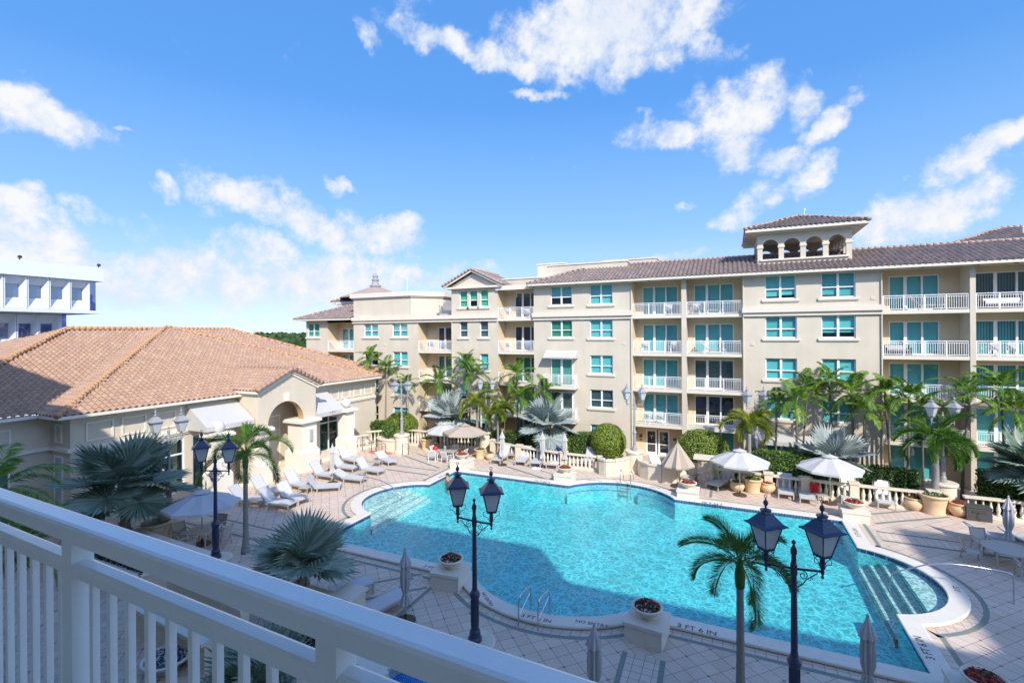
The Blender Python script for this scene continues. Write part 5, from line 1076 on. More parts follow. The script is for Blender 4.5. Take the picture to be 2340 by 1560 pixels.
# ------------------------------------------------------------------ lamps
def spin(mb, x, a=.62, k=1.08, z0=3.57):
    c, s = math.cos(a), math.sin(a)
    mb.v = [(x + ((v[0] - x) * c - v[1] * s) * k, ((v[0] - x) * s + v[1] * c) * k, z0 + (v[2] - z0) * 1.03) for v in mb.v]
def make_lamp(name, label, mat, H=4.13, span=.58):
    root = thing(name, label, 'street lamp', group='twin lantern lamp posts around the pool'); m_ = MB()
    m_.lathe([(.001, 0), (.20, 0), (.21, .10), (.17, .14), (.16, .30), (.12, .36), (.115, .42), (.125, .46), (.115, .50), (.11, 1.22), (.13, 1.26), (.15, 1.32), (.16, 1.38), (.13, 1.44), (.09, 1.50), (.075, 1.58), (.07, 2.4), (.058, 3.35), (.075, 3.4), (.075, 3.62), (.055, 3.66), (.05, H - .28), (.07, H - .26), (.07, H - .16), (.03, H - .08), (.02, H - .05), (.045, H - .01), (.045, H + .03), (.001, H + .07)], (0, 0, 0), 14)
    for k in range(10): a = k * 2 * PI / 10; m_.box(.108 * math.cos(a) - .012, .108 * math.sin(a) - .012, .5, .108 * math.cos(a) + .012, .108 * math.sin(a) + .012, 1.22)
    m_.build('post', M[mat], root, smooth=False)
    for s in (-1, 1):
        a = MB(); za = 3.52; a.tube([(0, 0, za), (s * span, 0, za + .02)], .028, 7); a.lathe([(.001, -.16), (.03, -.13), (.035, -.10), (.015, -.06), (.04, -.04), (.04, .05), (.025, .08)], (s * span, 0, za), 8)
        def spiral(c, r0, turns, a0, dirn, z0):
            return [(s * (c + r0 * (1 - k / 22 * .8) * math.cos(a0 + dirn * turns * 2 * PI * k / 22)), 0, z0 + r0 * (1 - k / 22 * .8) * math.sin(a0 + dirn * turns * 2 * PI * k / 22)) for k in range(23)]
        a.tube([(s * .06, 0, za - .42), (s * .16, 0, za - .36), (s * .25, 0, za - .22), (s * .40, 0, za - .10), (s * .48, 0, za - .03)], .013, 5); a.tube(spiral(.19, .10, 1.4, PI / 2, -1, za - .13), .011, 4); a.tube(spiral(.33, .05, 1.2, 0, 1, za - .20), .009, 4); a.tube(spiral(.12, .05, 1.2, PI, -1, za - .33), .009, 4)
        a.build('arm', M[mat], root, smooth=True)
        L = MB(); x = s * span; z = za + .05
        L.lathe([(.03, 0), (.045, .05), (.055, .16), (.045, .28), (.055, .30)], (x, 0, z), 8)
        zb = z + .34; zt = zb + .56; a0, a1 = .115, .235
        L.box(x - a0 - .01, -a0 - .01, zb - .03, x + a0 + .01, a0 + .01, zb)
        for sx_, sy_ in ((-1, -1), (1, -1), (1, 1), (-1, 1)):
            L.bar((x + sx_ * a0, sy_ * a0, zb), (x + sx_ * a1, sy_ * a1, zt), .022)
        for (a_, z_) in ((a0, zb + .01), (a1, zt)):
            c4 = [(x - a_, -a_, z_), (x + a_, -a_, z_), (x + a_, a_, z_), (x - a_, a_, z_)]
            for k in range(4): L.bar(c4[k], c4[(k + 1) % 4], .022)
        for sx_, sy_ in ((-1, 0), (1, 0)):
            L.tube([(x + sx_ * a0, 0, zb), (x + sx_ * (a0 + .10), 0, zb - .03), (x + sx_ * (a0 + .10), 0, zb - .12), (x + sx_ * (a0 - .02), 0, zb - .19), (x + sx_ * .045, 0, zb - .30)], .009, 5)
            L.tube([(x, sx_ * a0, zb), (x, sx_ * (a0 + .10), zb - .03), (x, sx_ * (a0 + .10), zb - .12), (x, sx_ * (a0 - .02), zb - .19), (x, sx_ * .045, zb - .30)], .009, 5)
        spin(L, x); ln = L.build('lantern_frame', M[mat], root)
        rfm = MB(); a2, a3 = .315, .10
        def sq(a_, z_): return [(x - a_, -a_, z_), (x + a_, -a_, z_), (x + a_, a_, z_), (x - a_, a_, z_)]
        lv = [sq(a2, zt - .02), sq(a2, zt), sq(a1 + .01, zt + .035), sq(a3, zt + .235), sq(.075, zt + .245), sq(.06, zt + .30)]
        for A_, B_ in zip(lv, lv[1:]):
            for k in range(4): rfm.q(A_[k], A_[(k + 1) % 4], B_[(k + 1) % 4], B_[k])
        rfm.q(*sq(a2, zt - .02)[::-1]); rfm.q(*sq(.06, zt + .30))
        rfm.lathe([(.05, 0), (.115, .01), (.12, .035), (.05, .05), (.022, .08), (.02, .12), (.045, .15), (.055, .19), (.045, .23), (.014, .27), (.010, .31)], (x, 0, zt + .29), 10)
        rfm.tube([(x + .036 * math.cos(t * PI / 6), 0, zt + .635 + .036 * math.sin(t * PI / 6)) for t in range(13)], .008, 5, cap=False); spin(rfm, x); rfm.build('lantern_roof', M[mat], ln)
        G = MB(); A_, B_ = sq(a0 - .004, zb + .02), sq(a1 - .004, zt)
        for k in range(4): G.q(A_[k], A_[(k + 1) % 4], B_[(k + 1) % 4], B_[k])
        spin(G, x); G.build('glass', M['lglass'], ln)
        B = MB(); B.lathe([(.001, 0), (.05, 0), (.05, .1), (.075, .2), (.08, .3), (.05, .4), (.001, .44)], (x, 0, zb + .02), 10); B.build('lamp_shade', M['greylamp'], ln, smooth=True)
    return root
def pedestal(loc, h=1.64, r=.55, label=''):
    root = thing('lamp_pedestal', label, 'pedestal', loc, 0, 'round stone lamp pedestals'); m_ = MB()
    m_.lathe([(.001, 0), (r + .06, 0), (r + .06, .16), (r, .2), (r, h - .22), (r + .03, h - .2), (r + .1, h - .12), (r + .1, h - .03), (r + .06, h), (.001, h)], (0, 0, 0), 28); m_.build('drum', M['stone'], root, smooth=False); return root
navy = make_lamp('lamp_post', '', 'navy'); grey = make_lamp('lamp_post', '', 'greylamp'); pn, pg_ = Placer(navy), Placer(grey)
LP = [(-6.95, 12.6, pn, 'navy twin lantern lamp post standing in the centre foreground before the pool', 'pedestal under the central navy lamp post', -.05),
      (1.3, 13.05, pn, 'navy twin lantern lamp post at the lower right beside the foreground palm', 'pedestal under the lower right navy lamp post', .08),
      (-19.2, 13.05, pn, 'navy twin lantern lamp post in the shade beside the blue shaded umbrella', 'pedestal under the navy lamp post by the shaded umbrella', .35),
      (-27.45, 16.1, pg_, 'grey twin lantern lamp post before the clubhouse wall, behind the big silver fan palm', 'pedestal behind the big silver fan palm', .8),
      (-27.2, 35.9, pg_, 'grey twin lantern lamp post beside the clubhouse stair', 'tall pedestal beside the clubhouse stair', .75),
      (-20.75, 40.0, pg_, 'grey twin lantern lamp post half hidden by yellow palm fronds', 'pedestal behind the urn with the twin yellow palms', .2),
      (-6.83, 37.9, pg_, 'grey twin lantern lamp post on the curved wall before the entrance doors', 'pedestal in the middle of the curved wall', .1),
      (1.55, 39.3, pg_, 'grey twin lantern lamp post behind the yellow green palm and hedge', 'pedestal in the hedge behind the white umbrella', .3),
      (11.5, 37.1, pg_, 'grey twin lantern lamp post behind the large potted palm on the right', 'pedestal behind the large potted palm on the right', .2)]
for x, y, pl_, lab, plab, rz in LP:
    pl_.put((x, y, 1.64), rz, lab); pedestal((x, y, 0), label=plab, r=.5 if y < 30 else .62)
# ------------------------------------------------------------------ balustrades
BAL = [(.001, 0), (.10, 0), (.10, .06), (.06, .09), (.085, .16), (.105, .24), (.10, .32), (.06, .46), (.045, .56), (.05, .60), (.075, .62), (.075, .66), (.001, .66)]
PIERS = set()
def balustrade(label, pts, h=1.17, step=.32, solid=False, posts=True):
    p0 = Vector((*pts[0], 0)); root = thing('balustrade', label, 'balustrade', p0, 0, 'stone balustrades round the deck'); ra = MB(); ba = MB(); pi_ = MB()
    P = [Vector((*p, 0)) - p0 for p in pts]
    for a, b in zip(P, P[1:]):
        d = (b - a); L = d.length; d.normalize()
        def B(z0, z1, w): ra.bar(a + Vector((0, 0, (z0 + z1) / 2)) - d * .02, b + Vector((0, 0, (z0 + z1) / 2)) + d * .02, w, z1 - z0)
        if solid: B(0, h - .12, .26); B(h - .12, h, .40)
        else:
            B(0, .16, .30); B(.16, .20, .24); B(h - .14, h - .10, .24); B(h - .10, h, .36); n = max(1, int(L / step))
            for k in range(n): q = a + d * (L * (k + .5) / n); ba.lathe([(r, z * (h - .34) / .66) for r, z in BAL], (q.x, q.y, .2), 8)
    if posts:
        for q in P:
            key = (round((p0 + q).x, 1), round((p0 + q).y, 1))
            if key in PIERS: continue
            PIERS.add(key); pi_ = MB(); pi_.box(q.x - .24, q.y - .24, 0, q.x + .24, q.y + .24, h + .04); pi_.box(q.x - .30, q.y - .30, h + .04, q.x + .30, q.y + .30, h + .13); pi_.build('pier', M['stone'], root)
    ra.build('rail', M['stone'], root)
    if not solid: ba.build('balusters', M['coping'], root, smooth=True)
    return root
def runs(lab, pts, **k):
    for i, (a, b) in enumerate(zip(pts, pts[1:])): balustrade(lab[i], [a, b], **k)
X = [12.15, 18.0, 25]
balustrade('stone balustrade at the far right behind the shaded table', [(15.2, 36.3), (21.5, 36.3), (29, 36.3)])
balustrade('stone balustrade right of the large potted palm, behind the grey storage box', [(12.2, 36.3), (15.2, 36.3)], posts=False)
balustrade('stone balustrade behind the two towel covered loungers', [(6.9, 36.3), (10.8, 36.3)])
balustrade('stone balustrade behind the two shaded white loungers', [(2.2, 36.6), (4.3, 36.4), (6.9, 36.3)])
balustrade('stone balustrade behind the white umbrella and terracotta pots', [(-2.4, 37.3), (-1.4, 37.0), (2.2, 36.6)], posts=False)
balustrade('low wall in shade right of the rock pillar', [(-3.0, 37.5), (-2.4, 37.3), (-.9, 37.0)], h=1.25, solid=True, posts=False)
curvL = [(-9.0 + 1.9 * (1 - math.cos(t * PI / 2 / 6)) * 1.0, 36.6 + 1.25 * math.sin(t * PI / 2 / 6)) for t in range(7)]
balustrade('solid curved wall left of the entrance lamp post', [(-9.3, 36.9), (-9.1, 36.2), (-8.6, 35.9), (-8.0, 36.1), (-7.5, 36.7), (-7.25, 37.4)], h=1.25, solid=True, posts=False)
balustrade('solid curved wall right of the entrance lamp post', [(-6.4, 37.4), (-6.1, 36.7), (-5.5, 36.2), (-4.6, 36.0), (-3.7, 36.4), (-3.1, 37.3)], h=1.2, solid=True, posts=False)
balustrade('stone balustrade behind the two loungers near the curved wall', [(-12.2, 36.9), (-9.3, 36.9)], posts=False)
balustrade('stone balustrade behind the row of closed white umbrellas', [(-19.3, 38.6), (-16.4, 37.6), (-12.2, 36.9)])
balustrade('long shaded balustrade behind the dining table', [(-25.2, 38.9), (-22.6, 39.6), (-21.3, 39.8)], posts=False)
balustrade('white balustrade beside the clubhouse stair', [(-31.6, 36.2), (-30.2, 37.6), (-28.2, 38.6), (-26.2, 38.6)], h=1.5, posts=False)
balustrade('stair side balustrade next to the clubhouse pier', [(-31.9, 34.4), (-31.2, 36.0)], h=1.3, posts=False)
balustrade('short balustrade behind the clubhouse lamp post in the left foreground', [(-30.9, 17.5), (-29.2, 16.7), (-28.1, 16.2)], posts=False)
# stair planter and red tiled landing
pl_ = thing('raised_planter', 'raised stone planter with bushy shrubs at the clubhouse stair', 'planter', (-28.7, 36.6, 0)); mb = MB(); mb.lathe([(.001, 0), (1.6, 0), (1.6, .95), (1.72, 1.0), (1.72, 1.1), (1.5, 1.12), (1.5, 1.0), (.001, 1.0)], (0, 0, 0), 24, sy=.7); mb.build('wall', M['stone'], pl_)
mb = MB(); mb.lathe([(.001, 0), (1.3, 0), (1.3, .02), (.001, .02)], (-28.9, 35.0, .0), 24, sy=.45); struct(mb, 'red_landing', pmat('red_clay_tile', (.50, .17, .10), .7, .15, 6))
bush('flowering_shrub', 'dark leafy shrub in the raised planter by the stair', (-29.2, 36.6, 1.0), (.95, .7, .8), 'hedge', 900, .15); bush('flowering_shrub', 'yellow leaved shrub in the raised planter by the stair', (-27.9, 36.5, 1.0), (.6, .5, .55), 'topi', 400, .15, seed=5)
topiary('round topiary behind the clubhouse stair', (-29.6, 39.0, .4), (1.7, 1.4, 1.35), 5); hedge('low hedge beside the far end of the clubhouse', -34.0, -31.0, 38.6, 40.0, 1.9)
for k, (x, y) in enumerate([(-29.9, 35.0), (-27.9, 34.5)]):
    h_ = thing('stair_handrail', ['black iron handrail at the left of the clubhouse stair', 'black iron handrail at the right of the clubhouse stair'][k], 'handrail', (x, y, 0), .5); mb = MB(); mb.tube([(0, 0, 0), (0, 0, .95), (-.9, .4, 1.35), (-.9, .4, 0)], .03, 6); mb.build('rail', M['darkmetal'], h_); mb = MB()
    mb.tube([(.12 * math.cos(t * .6) - .15, 0, .7 + .12 * math.sin(t * .6)) for t in range(10)], .016, 5); mb.build('scroll', M['darkmetal'], h_)
for k, (x, y) in enumerate([(-28.9, 34.4), (-26.6, 35.2)]): h_ = MB(); h_.tube([(0, 0, 0), (0, 0, 1.0), (.5, .2, .9), (.5, .2, 0)], .028, 6); tag(h_.build('stair_handrail', M['darkmetal'], loc=(x, y, 0)), ['short black iron handrail in front of the red landing', 'short black iron handrail beside the tall lamp pedestal'][k], 'handrail')
# ------------------------------------------------------------------ plinths + flower bowls
bowlR = Placer(planter('bowl', 'redflower', 190, 2, 'flower bowls on square stone plinths')); bowlW = Placer(planter('bowl', 'rwflower', 260, 5, 'flower bowls on square stone plinths'))
def plinth(x, y, w, h, rz, label):
    r_ = thing('stone_plinth', label, 'plinth', (x, y, 0), rz, 'square stone plinths round the pool edge'); mb = MB(); a = w / 2; mb.box(-a + .04, -a + .04, 0, a - .04, a - .04, h - .12); mb.box(-a, -a, h - .12, a, a, h); mb.build('block', M['coping'], r_); return r_
for x, y, w, h, rz, pl_, wh in [(-11.0, 17.85, 1.35, .7, .1, bowlW, 'at the near left of the pool'), (-2.75, 17.5, 1.35, .7, -.1, bowlW, 'at the near edge of the pool in the centre'), (-11.0, 33.5, 1.35, .6, 0, bowlR, 'on the far pool edge left of the ladder'), (-2.6, 33.3, 1.35, .6, 0, bowlR, 'on the far pool edge right of the ladder'),
                              (6.3, 33.2, 1.35, .6, .0, bowlR, 'at the far right corner of the pool'), (-19.6, 33.6, 1.5, .7, 0, bowlR, 'at the far left corner of the pool')]:
    plinth(x, y, w, h, rz, 'square stone plinth ' + wh); pl_.put((x, y, h), rz, 'flower bowl on the plinth ' + wh, .9)
q = at(2248, 1560, .0); plinth(6.3, 17.7, 1.35, .7, 0, 'square stone plinth at the lower right corner of the picture'); bowlR.put((6.35, 17.6, .7), 0, 'flower bowl of dark red flowers at the lower right corner')
rp = Placer(planter('round', 'redflower', 120, 8, 'rounded terracotta flower pots by the balustrade')); rr_ = Placer(planter('round', 'rust', 140, 9, 'rounded terracotta flower pots by the balustrade')); up_ = Placer(planter('urn', 'hedge', 160, 10, 'large urn planters'))
for u, v, pl_, lab, sc_ in [(1052, 1048, rp, 'white pot with sparse red flowers beside the beige umbrella', .85), (1120, 1050, rr_, 'low pot of brown leaves left of the first far lounger', .8), (1685, 1122, rr_, 'terracotta pot with small plant left of the sunlit urn', .88), (1755, 1125, rp, 'terracotta pot of red flowers right of the sunlit urn', .88), (2087, 1164, rr_, 'terracotta pot of rust coloured leaves left of the palm urn', 1.0), (2192, 1178, rp, 'terracotta pot of red flowers next to the grey storage box', 1.0)]:
    p = at(u, v); pl_.put(p, 0, lab, sc_)
for u, v, lab, sc_ in [(1097, 1046, 'large urn planter holding the twin yellow palms', .7), (1720, 1124, 'large sunlit terracotta urn planter under the white umbrella', .85), (2134, 1172, 'large terracotta urn planter holding the tall potted palm', 1.02), (976, 1026, 'cream urn with dark plant beside the tall lamp pedestal', .95)]:
    p = at(u, v); up_.put(p, 0, lab, sc_)
p = at(359, 1238); t_ = thing('empty_urn', 'large empty stone urn in shade near the silver fan palm', 'urn', p); mb = MB(); mb.lathe([(.001, 0), (.42, 0), (.45, .5), (.52, .85), (.56, .92), (.68, .96), (.68, 1.06), (.58, 1.08), (.50, .95), (.42, .5), (.001, .4)], (0, 0, 0), 26); mb.build('pot', M['stone'], t_, smooth=True); mb = MB(); mb.lathe([(.001, 0), (.47, 0)], (0, 0, .7), 18); mb.build('soil', M['soil'], t_)
# ------------------------------------------------------------------ loungers
def make_lounger(back=.9, name='lounger', towel=None, bm='sling'):
    root = thing(name, '', 'lounger', group='white sling sun loungers on the deck'); L, W_, H = 1.42, .74, .36; f = MB()
    for s in (-1, 1): f.box(-.05, s * W_ / 2 - .03, H - .06, L, s * W_ / 2 + .03, H + .026)
    f.box(L - .05, -W_ / 2 + .026, H - .045, L, W_ / 2 - .026, H - .002); f.box(-.05, -W_ / 2 + .026, H - .045, 0, W_ / 2 - .026, H - .002); f.build('frame', M['frame'], root)
    for x in (.12, L - .04):
        for s in (-1, 1): g_ = MB(); g_.box(x - .03, s * W_ / 2 - .03, 0, x + .03, s * W_ / 2 + .03, H - .046); g_.build('leg', M['frame'], root)
    s_ = MB(); s_.box(0, -W_ / 2 + .03, H - .001, L - .01, W_ / 2 - .03, H + .022); s_.build('seat', M[bm], root)
    b = MB(); c, sn = math.cos(back), math.sin(back); BL = .86; Mx = Matrix.Translation((0, 0, H)) @ Matrix.Rotation(back, 4, 'Y')
    b.box(-BL, -W_ / 2 + .03, -.01, -.02, W_ / 2 - .03, .014, 0, Mx); bk = b.build('backrest', M[bm], root)
    b = MB()
    for s in (-1, 1): b.box(-BL - .02, s * W_ / 2 - .022, -.03, 0, s * W_ / 2 + .022, .01, 0, Mx)
    b.box(-BL - .03, -W_ / 2, -.03, -BL + .0, W_ / 2, .005, 0, Mx); b.build('back_frame', M['frame'], bk)
    g_ = MB(); e = Mx @ Vector((-BL * .55, 0, -.03))
    for s in (-1, 1): g_ = MB(); g_.bar((e.x, s * .28, e.z), (-.05 - .55 * c * .4, s * .28, H - .3 if back > .5 else H - .05), .025); g_.build('brace', M['frame'], root)
    return root
lg = Placer(make_lounger(.88)); lgf = Placer(make_lounger(.42)); LS = 1.13
def lounge(pl_, hu, hv, fu, fv, lab, z=.4):
    a = at(hu, hv, z); b = at(fu, fv, z); d = b - a; rz = math.atan2(d.y, d.x); return pl_.put((a.x, a.y, 0), rz, lab, LS)
LL = [(lg, 792, 1045, 827, 1053, 'lounger nearest the clubhouse stair, behind the others'), (lg, 777, 1063, 828, 1069, 'lounger behind the closed white umbrella of the left group, back raised'), (lg, 835, 1069, 885, 1076, 'lounger in front of the stair, seat pointing to the pool'),
      (lgf, 877, 1046, 918, 1062, 'lounger with low back farthest right of the left group'), (lg, 731, 1080, 765, 1085, 'lounger next to the broad portico pier, behind the closed umbrella'), (lgf, 790, 1088, 851, 1094, 'low backed lounger nearest the left pool handrail'),
      (lg, 723, 1110, 778, 1107, 'lounger beside the small side table, in full sun'), (lg, 674, 1102, 714, 1110, 'lounger right behind the palm fronds by the portico pier'), (lg, 553, 1137, 602, 1139, 'lounger directly left of the palm trunk'), (lg, 598, 1114, 646, 1121, 'lounger directly right of the palm trunk'),
      (lg, 620, 1144, 680, 1150, 'lounger half in shade, nearest the camera in the left group'), (lg, 657, 1130, 710, 1142, 'lounger dappled by palm shade right of the nearest one'),
      (lg, 1150, 1040, 1122, 1056, 'lounger beside the first closed umbrella in the far row'), (lg, 1200, 1043, 1180, 1062, 'second lounger from the left in the far row'), (lg, 1234, 1046, 1216, 1064, 'third lounger from the left in the far row, umbrella shadow on its back'),
      (lg, 1272, 1050, 1253, 1068, 'lounger with a blue towel over its back'), (lg, 1348, 1046, 1328, 1060, 'lounger left of two by the curved wall'), (lg, 1394, 1046, 1393, 1061, 'lounger right of two by the curved wall'),
      (lg, 1502, 1066, 1540, 1086, 'lounger turned sideways beside the beige half closed umbrella'), (lg, 1583, 1080, 1568, 1096, 'lounger behind the flower bowl, right of the beige umbrella'), (lgf, 1652, 1096, 1624, 1108, 'lounger in the shade of the low wall left of the white umbrella'),
      (lg, 1794, 1112, 1797, 1132, 'shaded lounger standing left of the stone pier'), (lg, 1842, 1122, 1848, 1144, 'shaded lounger standing right of the stone pier'), (lg, 1938, 1124, 1944, 1146, 'lounger draped with a white towel, left of two'), (lg, 2016, 1132, 2028, 1152, 'lounger draped with a white towel, right of two'),
      (lgf, 757, 1352, 812, 1334, 'shaded lounger behind the near fan palm'), (lgf, 846, 1390, 896, 1364, 'shaded lounger beside the closed grey umbrella'), (lgf, 823, 1480, 850, 1462, 'shaded lounger half hidden by the balcony rail')]
for l in LL: lounge(l[0], *l[1:])
tb = []
def towel(u, v, fu, fv, label, mat='towel', w=.62, L1=.85, L2=.5, seat=False):
    a = at(u, v, .4); b = at(fu, fv, .4); d = b - a; rz = math.atan2(d.y, d.x); mb = MB(); n = 10; back = .88; rows = []
    for k in range(15):
        s_ = -L1 + (L1 + L2) * k / 14; base = Vector((s_ * math.cos(back) * LS, 0, (.40 - s_ * math.sin(back)) * LS + .02)) if s_ < 0 else Vector((s_ * LS, 0, .40 * LS + .02)); r = []
        for j in range(n + 1): yy = (j / n - .5) * w * LS; r.append(base + Vector((0, yy, .03 + .018 * math.sin(j * 2.4 + k * .35) + .012 * math.sin(j * 5.1))))
        rows.append(r)
    for k in range(14):
        for j in range(n): mb.q(rows[k][j], rows[k][j + 1], rows[k + 1][j + 1], rows[k + 1][j])
    o = mb.build('towel', M[mat], smooth=True, loc=(a.x, a.y, .0), rz=rz); tag(o, label, 'towel', 'towels left on the loungers'); return o
towel(1938, 1124, 1944, 1146, 'white towel draped over the left of the two covered loungers', L1=.95, L2=.15); towel(2016, 1132, 2028, 1152, 'white towel draped over the right of the two covered loungers', L1=.98, L2=.35); towel(1272, 1050, 1253, 1068, 'blue towel over the back of a far row lounger', 'btowel', L1=.9, L2=.02)
def cloth(u, v, label, mat, r=.35, n=14, h=.14, z=.0):
    p = at(u, v, z); mb = MB(); N = 16; g2 = []
    for i in range(N + 1):
        g2.append([Vector(((i / N - .5) * 2 * r, (j / N - .5) * 1.5 * r, max(.01, h * (noise.noise(Vector((i * .35, j * .35, u))) + .55) * (1 - ((i / N - .5) ** 2 + (j / N - .5) ** 2) * 3)))) for j in range(N + 1)])
    for i in range(N):
        for j in range(N): mb.q(g2[i][j], g2[i + 1][j], g2[i + 1][j + 1], g2[i][j + 1])
    return tag(mb.build('towel', M[mat], smooth=True, loc=p), label, 'towel')
cloth(1238, 1066, 'blue towel dropped on the deck between two far loungers', 'btowel'); cloth(1226, 1071, 'white towel dropped on the deck next to the blue one', 'towel', .4); cloth(1268, 1058, 'crumpled white towel on the seat of the blue towel lounger', 'towel', .3, z=.44)
# red cloth hanging over the balustrade
p = Vector((4.75, 36.05, 0)); mb = MB()
for s in range(9):
    for t in range(8):
        def Q(s_, t_): return (p.x + (s_ / 9 - .5) * (.55 - .25 * t_ / 8), p.y - .03 + .03 * math.sin(s_ * 2.1 + t_ * .4), 1.02 - t_ * .115)
        mb.q(Q(s, t), Q(s + 1, t), Q(s + 1, t + 1), Q(s, t + 1))
tag(mb.build('red_cloth', M['red'], smooth=True), 'bright red cloth hanging on the balustrade beside the white umbrella', 'towel')
# side tables
def side_table():
    r_ = thing('side_table', '', 'side table', group='small side tables between the loungers'); mb = MB(); mb.box(-.3, -.3, .40, .3, .3, .43); mb.build('table_top', M['frame'], r_)
    for a in (-1, 1):
        for b in (-1, 1): g_ = MB(); g_.box(a * .27 - .02, b * .27 - .02, 0, a * .27 + .02, b * .27 + .02, .399); g_.build('leg', M['frame'], r_)
    return r_
st = Placer(side_table())
for u, v, lab in [(698, 1128, 'side table beside the left group loungers, nearest the pool'), (755, 1078, 'side table behind the closed umbrella of the left group'), (862, 1066, 'side table between the two loungers near the stair'), (1168, 1050, 'side table between the first two far row loungers'), (1290, 1062, 'side table by the third closed umbrella in the far row'), (825, 1092, 'side table under the shade between left group loungers'), (1490, 1090, 'side table with a black bag by the turned lounger'), (1876, 1146, 'side table beside the right white umbrella')]: st.put(at(u, v), .3, lab, 1.1)
p = at(1486, 1082); mb = MB(); mb.lathe([(.001, 0), (.24, 0), (.26, .1), (.2, .2), (.001, .22)], (0, 0, 0), 12, sy=.6); mb.tube([(-.15, 0, .15), (-.1, 0, .38), (.1, 0, .38), (.15, 0, .15)], .02, 6); tag(mb.build('bag', M['black'], loc=(p.x, p.y, .475)), 'black bag on the side table by the turned lounger', 'bag')
# ------------------------------------------------------------------ umbrellas
def umb_open(r=1.75, h=2.75, mat='canvas', n=8, pole='metal', base='bronze', drop=.62):
    root = thing('umbrella', '', 'umbrella', group='open market umbrellas'); c = MB(); z0 = h - drop
    ring = [(r * math.cos(2 * PI * k / n), r * math.sin(2 * PI * k / n), z0) for k in range(n)]
    mid = [(.5 * r * math.cos(2 * PI * k / n), .5 * r * math.sin(2 * PI * k / n), z0 + drop * .56) for k in range(n)]; v1 = [(.13 * r * math.cos(2 * PI * k / n), .13 * r * math.sin(2 * PI * k / n), h - .06) for k in range(n)]
    for k in range(n):
        j = (k + 1) % n; sag = lambda a, b: tuple((a[i] + b[i]) / 2 * (.97 if i < 2 else 1) - (.03 if i == 2 else 0) for i in range(3)); m1, m2 = sag(ring[k], ring[j]), sag(mid[k], mid[j])
        c.q(ring[k], m1, m2, mid[k]); c.q(m1, ring[j], mid[j], m2); c.q(mid[k], m2, mid[j], v1[j], v1[k]); 
        dn = lambda a: (a[0] * 1.005, a[1] * 1.005, a[2] - .13); c.q(ring[k], dn(ring[k]), dn(m1), m1); c.q(m1, dn(m1), dn(ring[j]), ring[j])
    cn = c.build('canopy', M[mat], root); c = MB(); o2 = [(.24 * r * math.cos(2 * PI * k / n), .24 * r * math.sin(2 * PI * k / n), h - .03) for k in range(n)]
    for k in range(n): c.q(o2[k], o2[(k + 1) % n], (0, 0, h + .12))
    c.build('vent', M[mat], cn); p_ = MB(); p_.tube([(0, 0, .05), (0, 0, h + .12)], .028, 8); p_.lathe([(.03, 0), (.045, .03), (.001, .09)], (0, 0, h + .12), 8); p_.build('pole', M[pole], root)
    rb = MB()
    for k in range(n): q = Vector(ring[k]); rb.bar(q - Vector((0, 0, .03)), (0, 0, h - .08), .022); rb.bar(q * .55 + Vector((0, 0, (1 - .55) * (h - .1) - .02)), (0, 0, h - .75), .018)
    rb.build('ribs', M['frame'], root); b = MB(); b.lathe([(.001, 0), (.42, 0), (.42, .04), (.36, .08), (.08, .10), (.05, .3), (.001, .3)], (0, 0, 0), 20); b.build('base', M[base], root); return root
def umb_closed(h=2.6, mat='canvas', wide=.17, flare=.34, base='bronze', tie=.62, name='closed_umbrella'):
    root = thing(name, '', 'umbrella', group='closed market umbrellas'); c = MB(); n = 32; z1 = h
    prof = [(.03, h), (.07, h - .10), (wide * 1.35, h - .52), (flare, h - .56)] if False else None
    def ring(r, z, amp): return [((r * (1 + amp * math.cos(8 * 2 * PI * k / n))) * math.cos(2 * PI * k / n), (r * (1 + amp * math.cos(8 * 2 * PI * k / n))) * math.sin(2 * PI * k / n), z) for k in range(n)]
    L = [ring(.035, h, 0), ring(.10, h - .22, .12), ring(wide * 1.25, h - .55, .22), ring(wide * .8, h - .58, .25), ring(wide * .95, h - .95, .3), ring(wide * .9, h - 1.3, .3), ring(wide * .5, h - 1.0 - tie, .2), ring(wide * 1.15, h - 1.5 - tie * .75, .35)]
    L[-1] = ring(wide * 1.1, h - 2.0, .35)
    for A_, B_ in zip(L, L[1:]):
        for k in range(n): c.q(A_[k], B_[k], B_[(k + 1) % n], A_[(k + 1) % n])
    c.build('canopy', M[mat], root, smooth=True); s_ = MB(); s_.lathe([(wide * .6, -.03), (wide * .66, 0), (wide * .6, .03)], (0, 0, h - 1.0 - tie), 14); s_.build('tie', M[mat], root)
    p_ = MB(); p_.tube([(0, 0, .05), (0, 0, h + .02)], .026, 8); p_.lathe([(.03, 0), (.04, .03), (.04, .07), (.001, .11)], (0, 0, h), 8); p_.build('pole', M['frame'], root); b = MB(); b.lathe([(.001, 0), (.38, 0), (.38, .04), (.3, .08), (.06, .1), (.05, .28), (.001, .28)], (0, 0, 0), 20); b.build('base', M[base], root); return root
uo = Placer(umb_open(1.85, 2.95, drop=.72)); uo2 = Placer(umb_open(1.95, 2.9, 'tancanvas', 6, 'frame', drop=.6)); uo3 = Placer(umb_open(1.75, 2.7, 'bluecanvas', 8, 'frame', drop=.62))
uo.put(at(1691, 1131), .25, 'white market umbrella open in front of the sunlit urn'); uo.put(at(1897, 1150), .1, 'white market umbrella open beside the hanging red cloth'); uo.put(at(1016, 1035), .3, 'white market umbrella open over the dining table at the back', .9); uo2.put(at(1063, 1048), .3, 'beige market umbrella open beside the dining table'); uo3.put(at(462, 1243), .2, 'umbrella open in the shade over the small square table')
uc = Placer(umb_closed(2.75)); ug = Placer(umb_closed(2.65, 'greycanvas', .17)); 
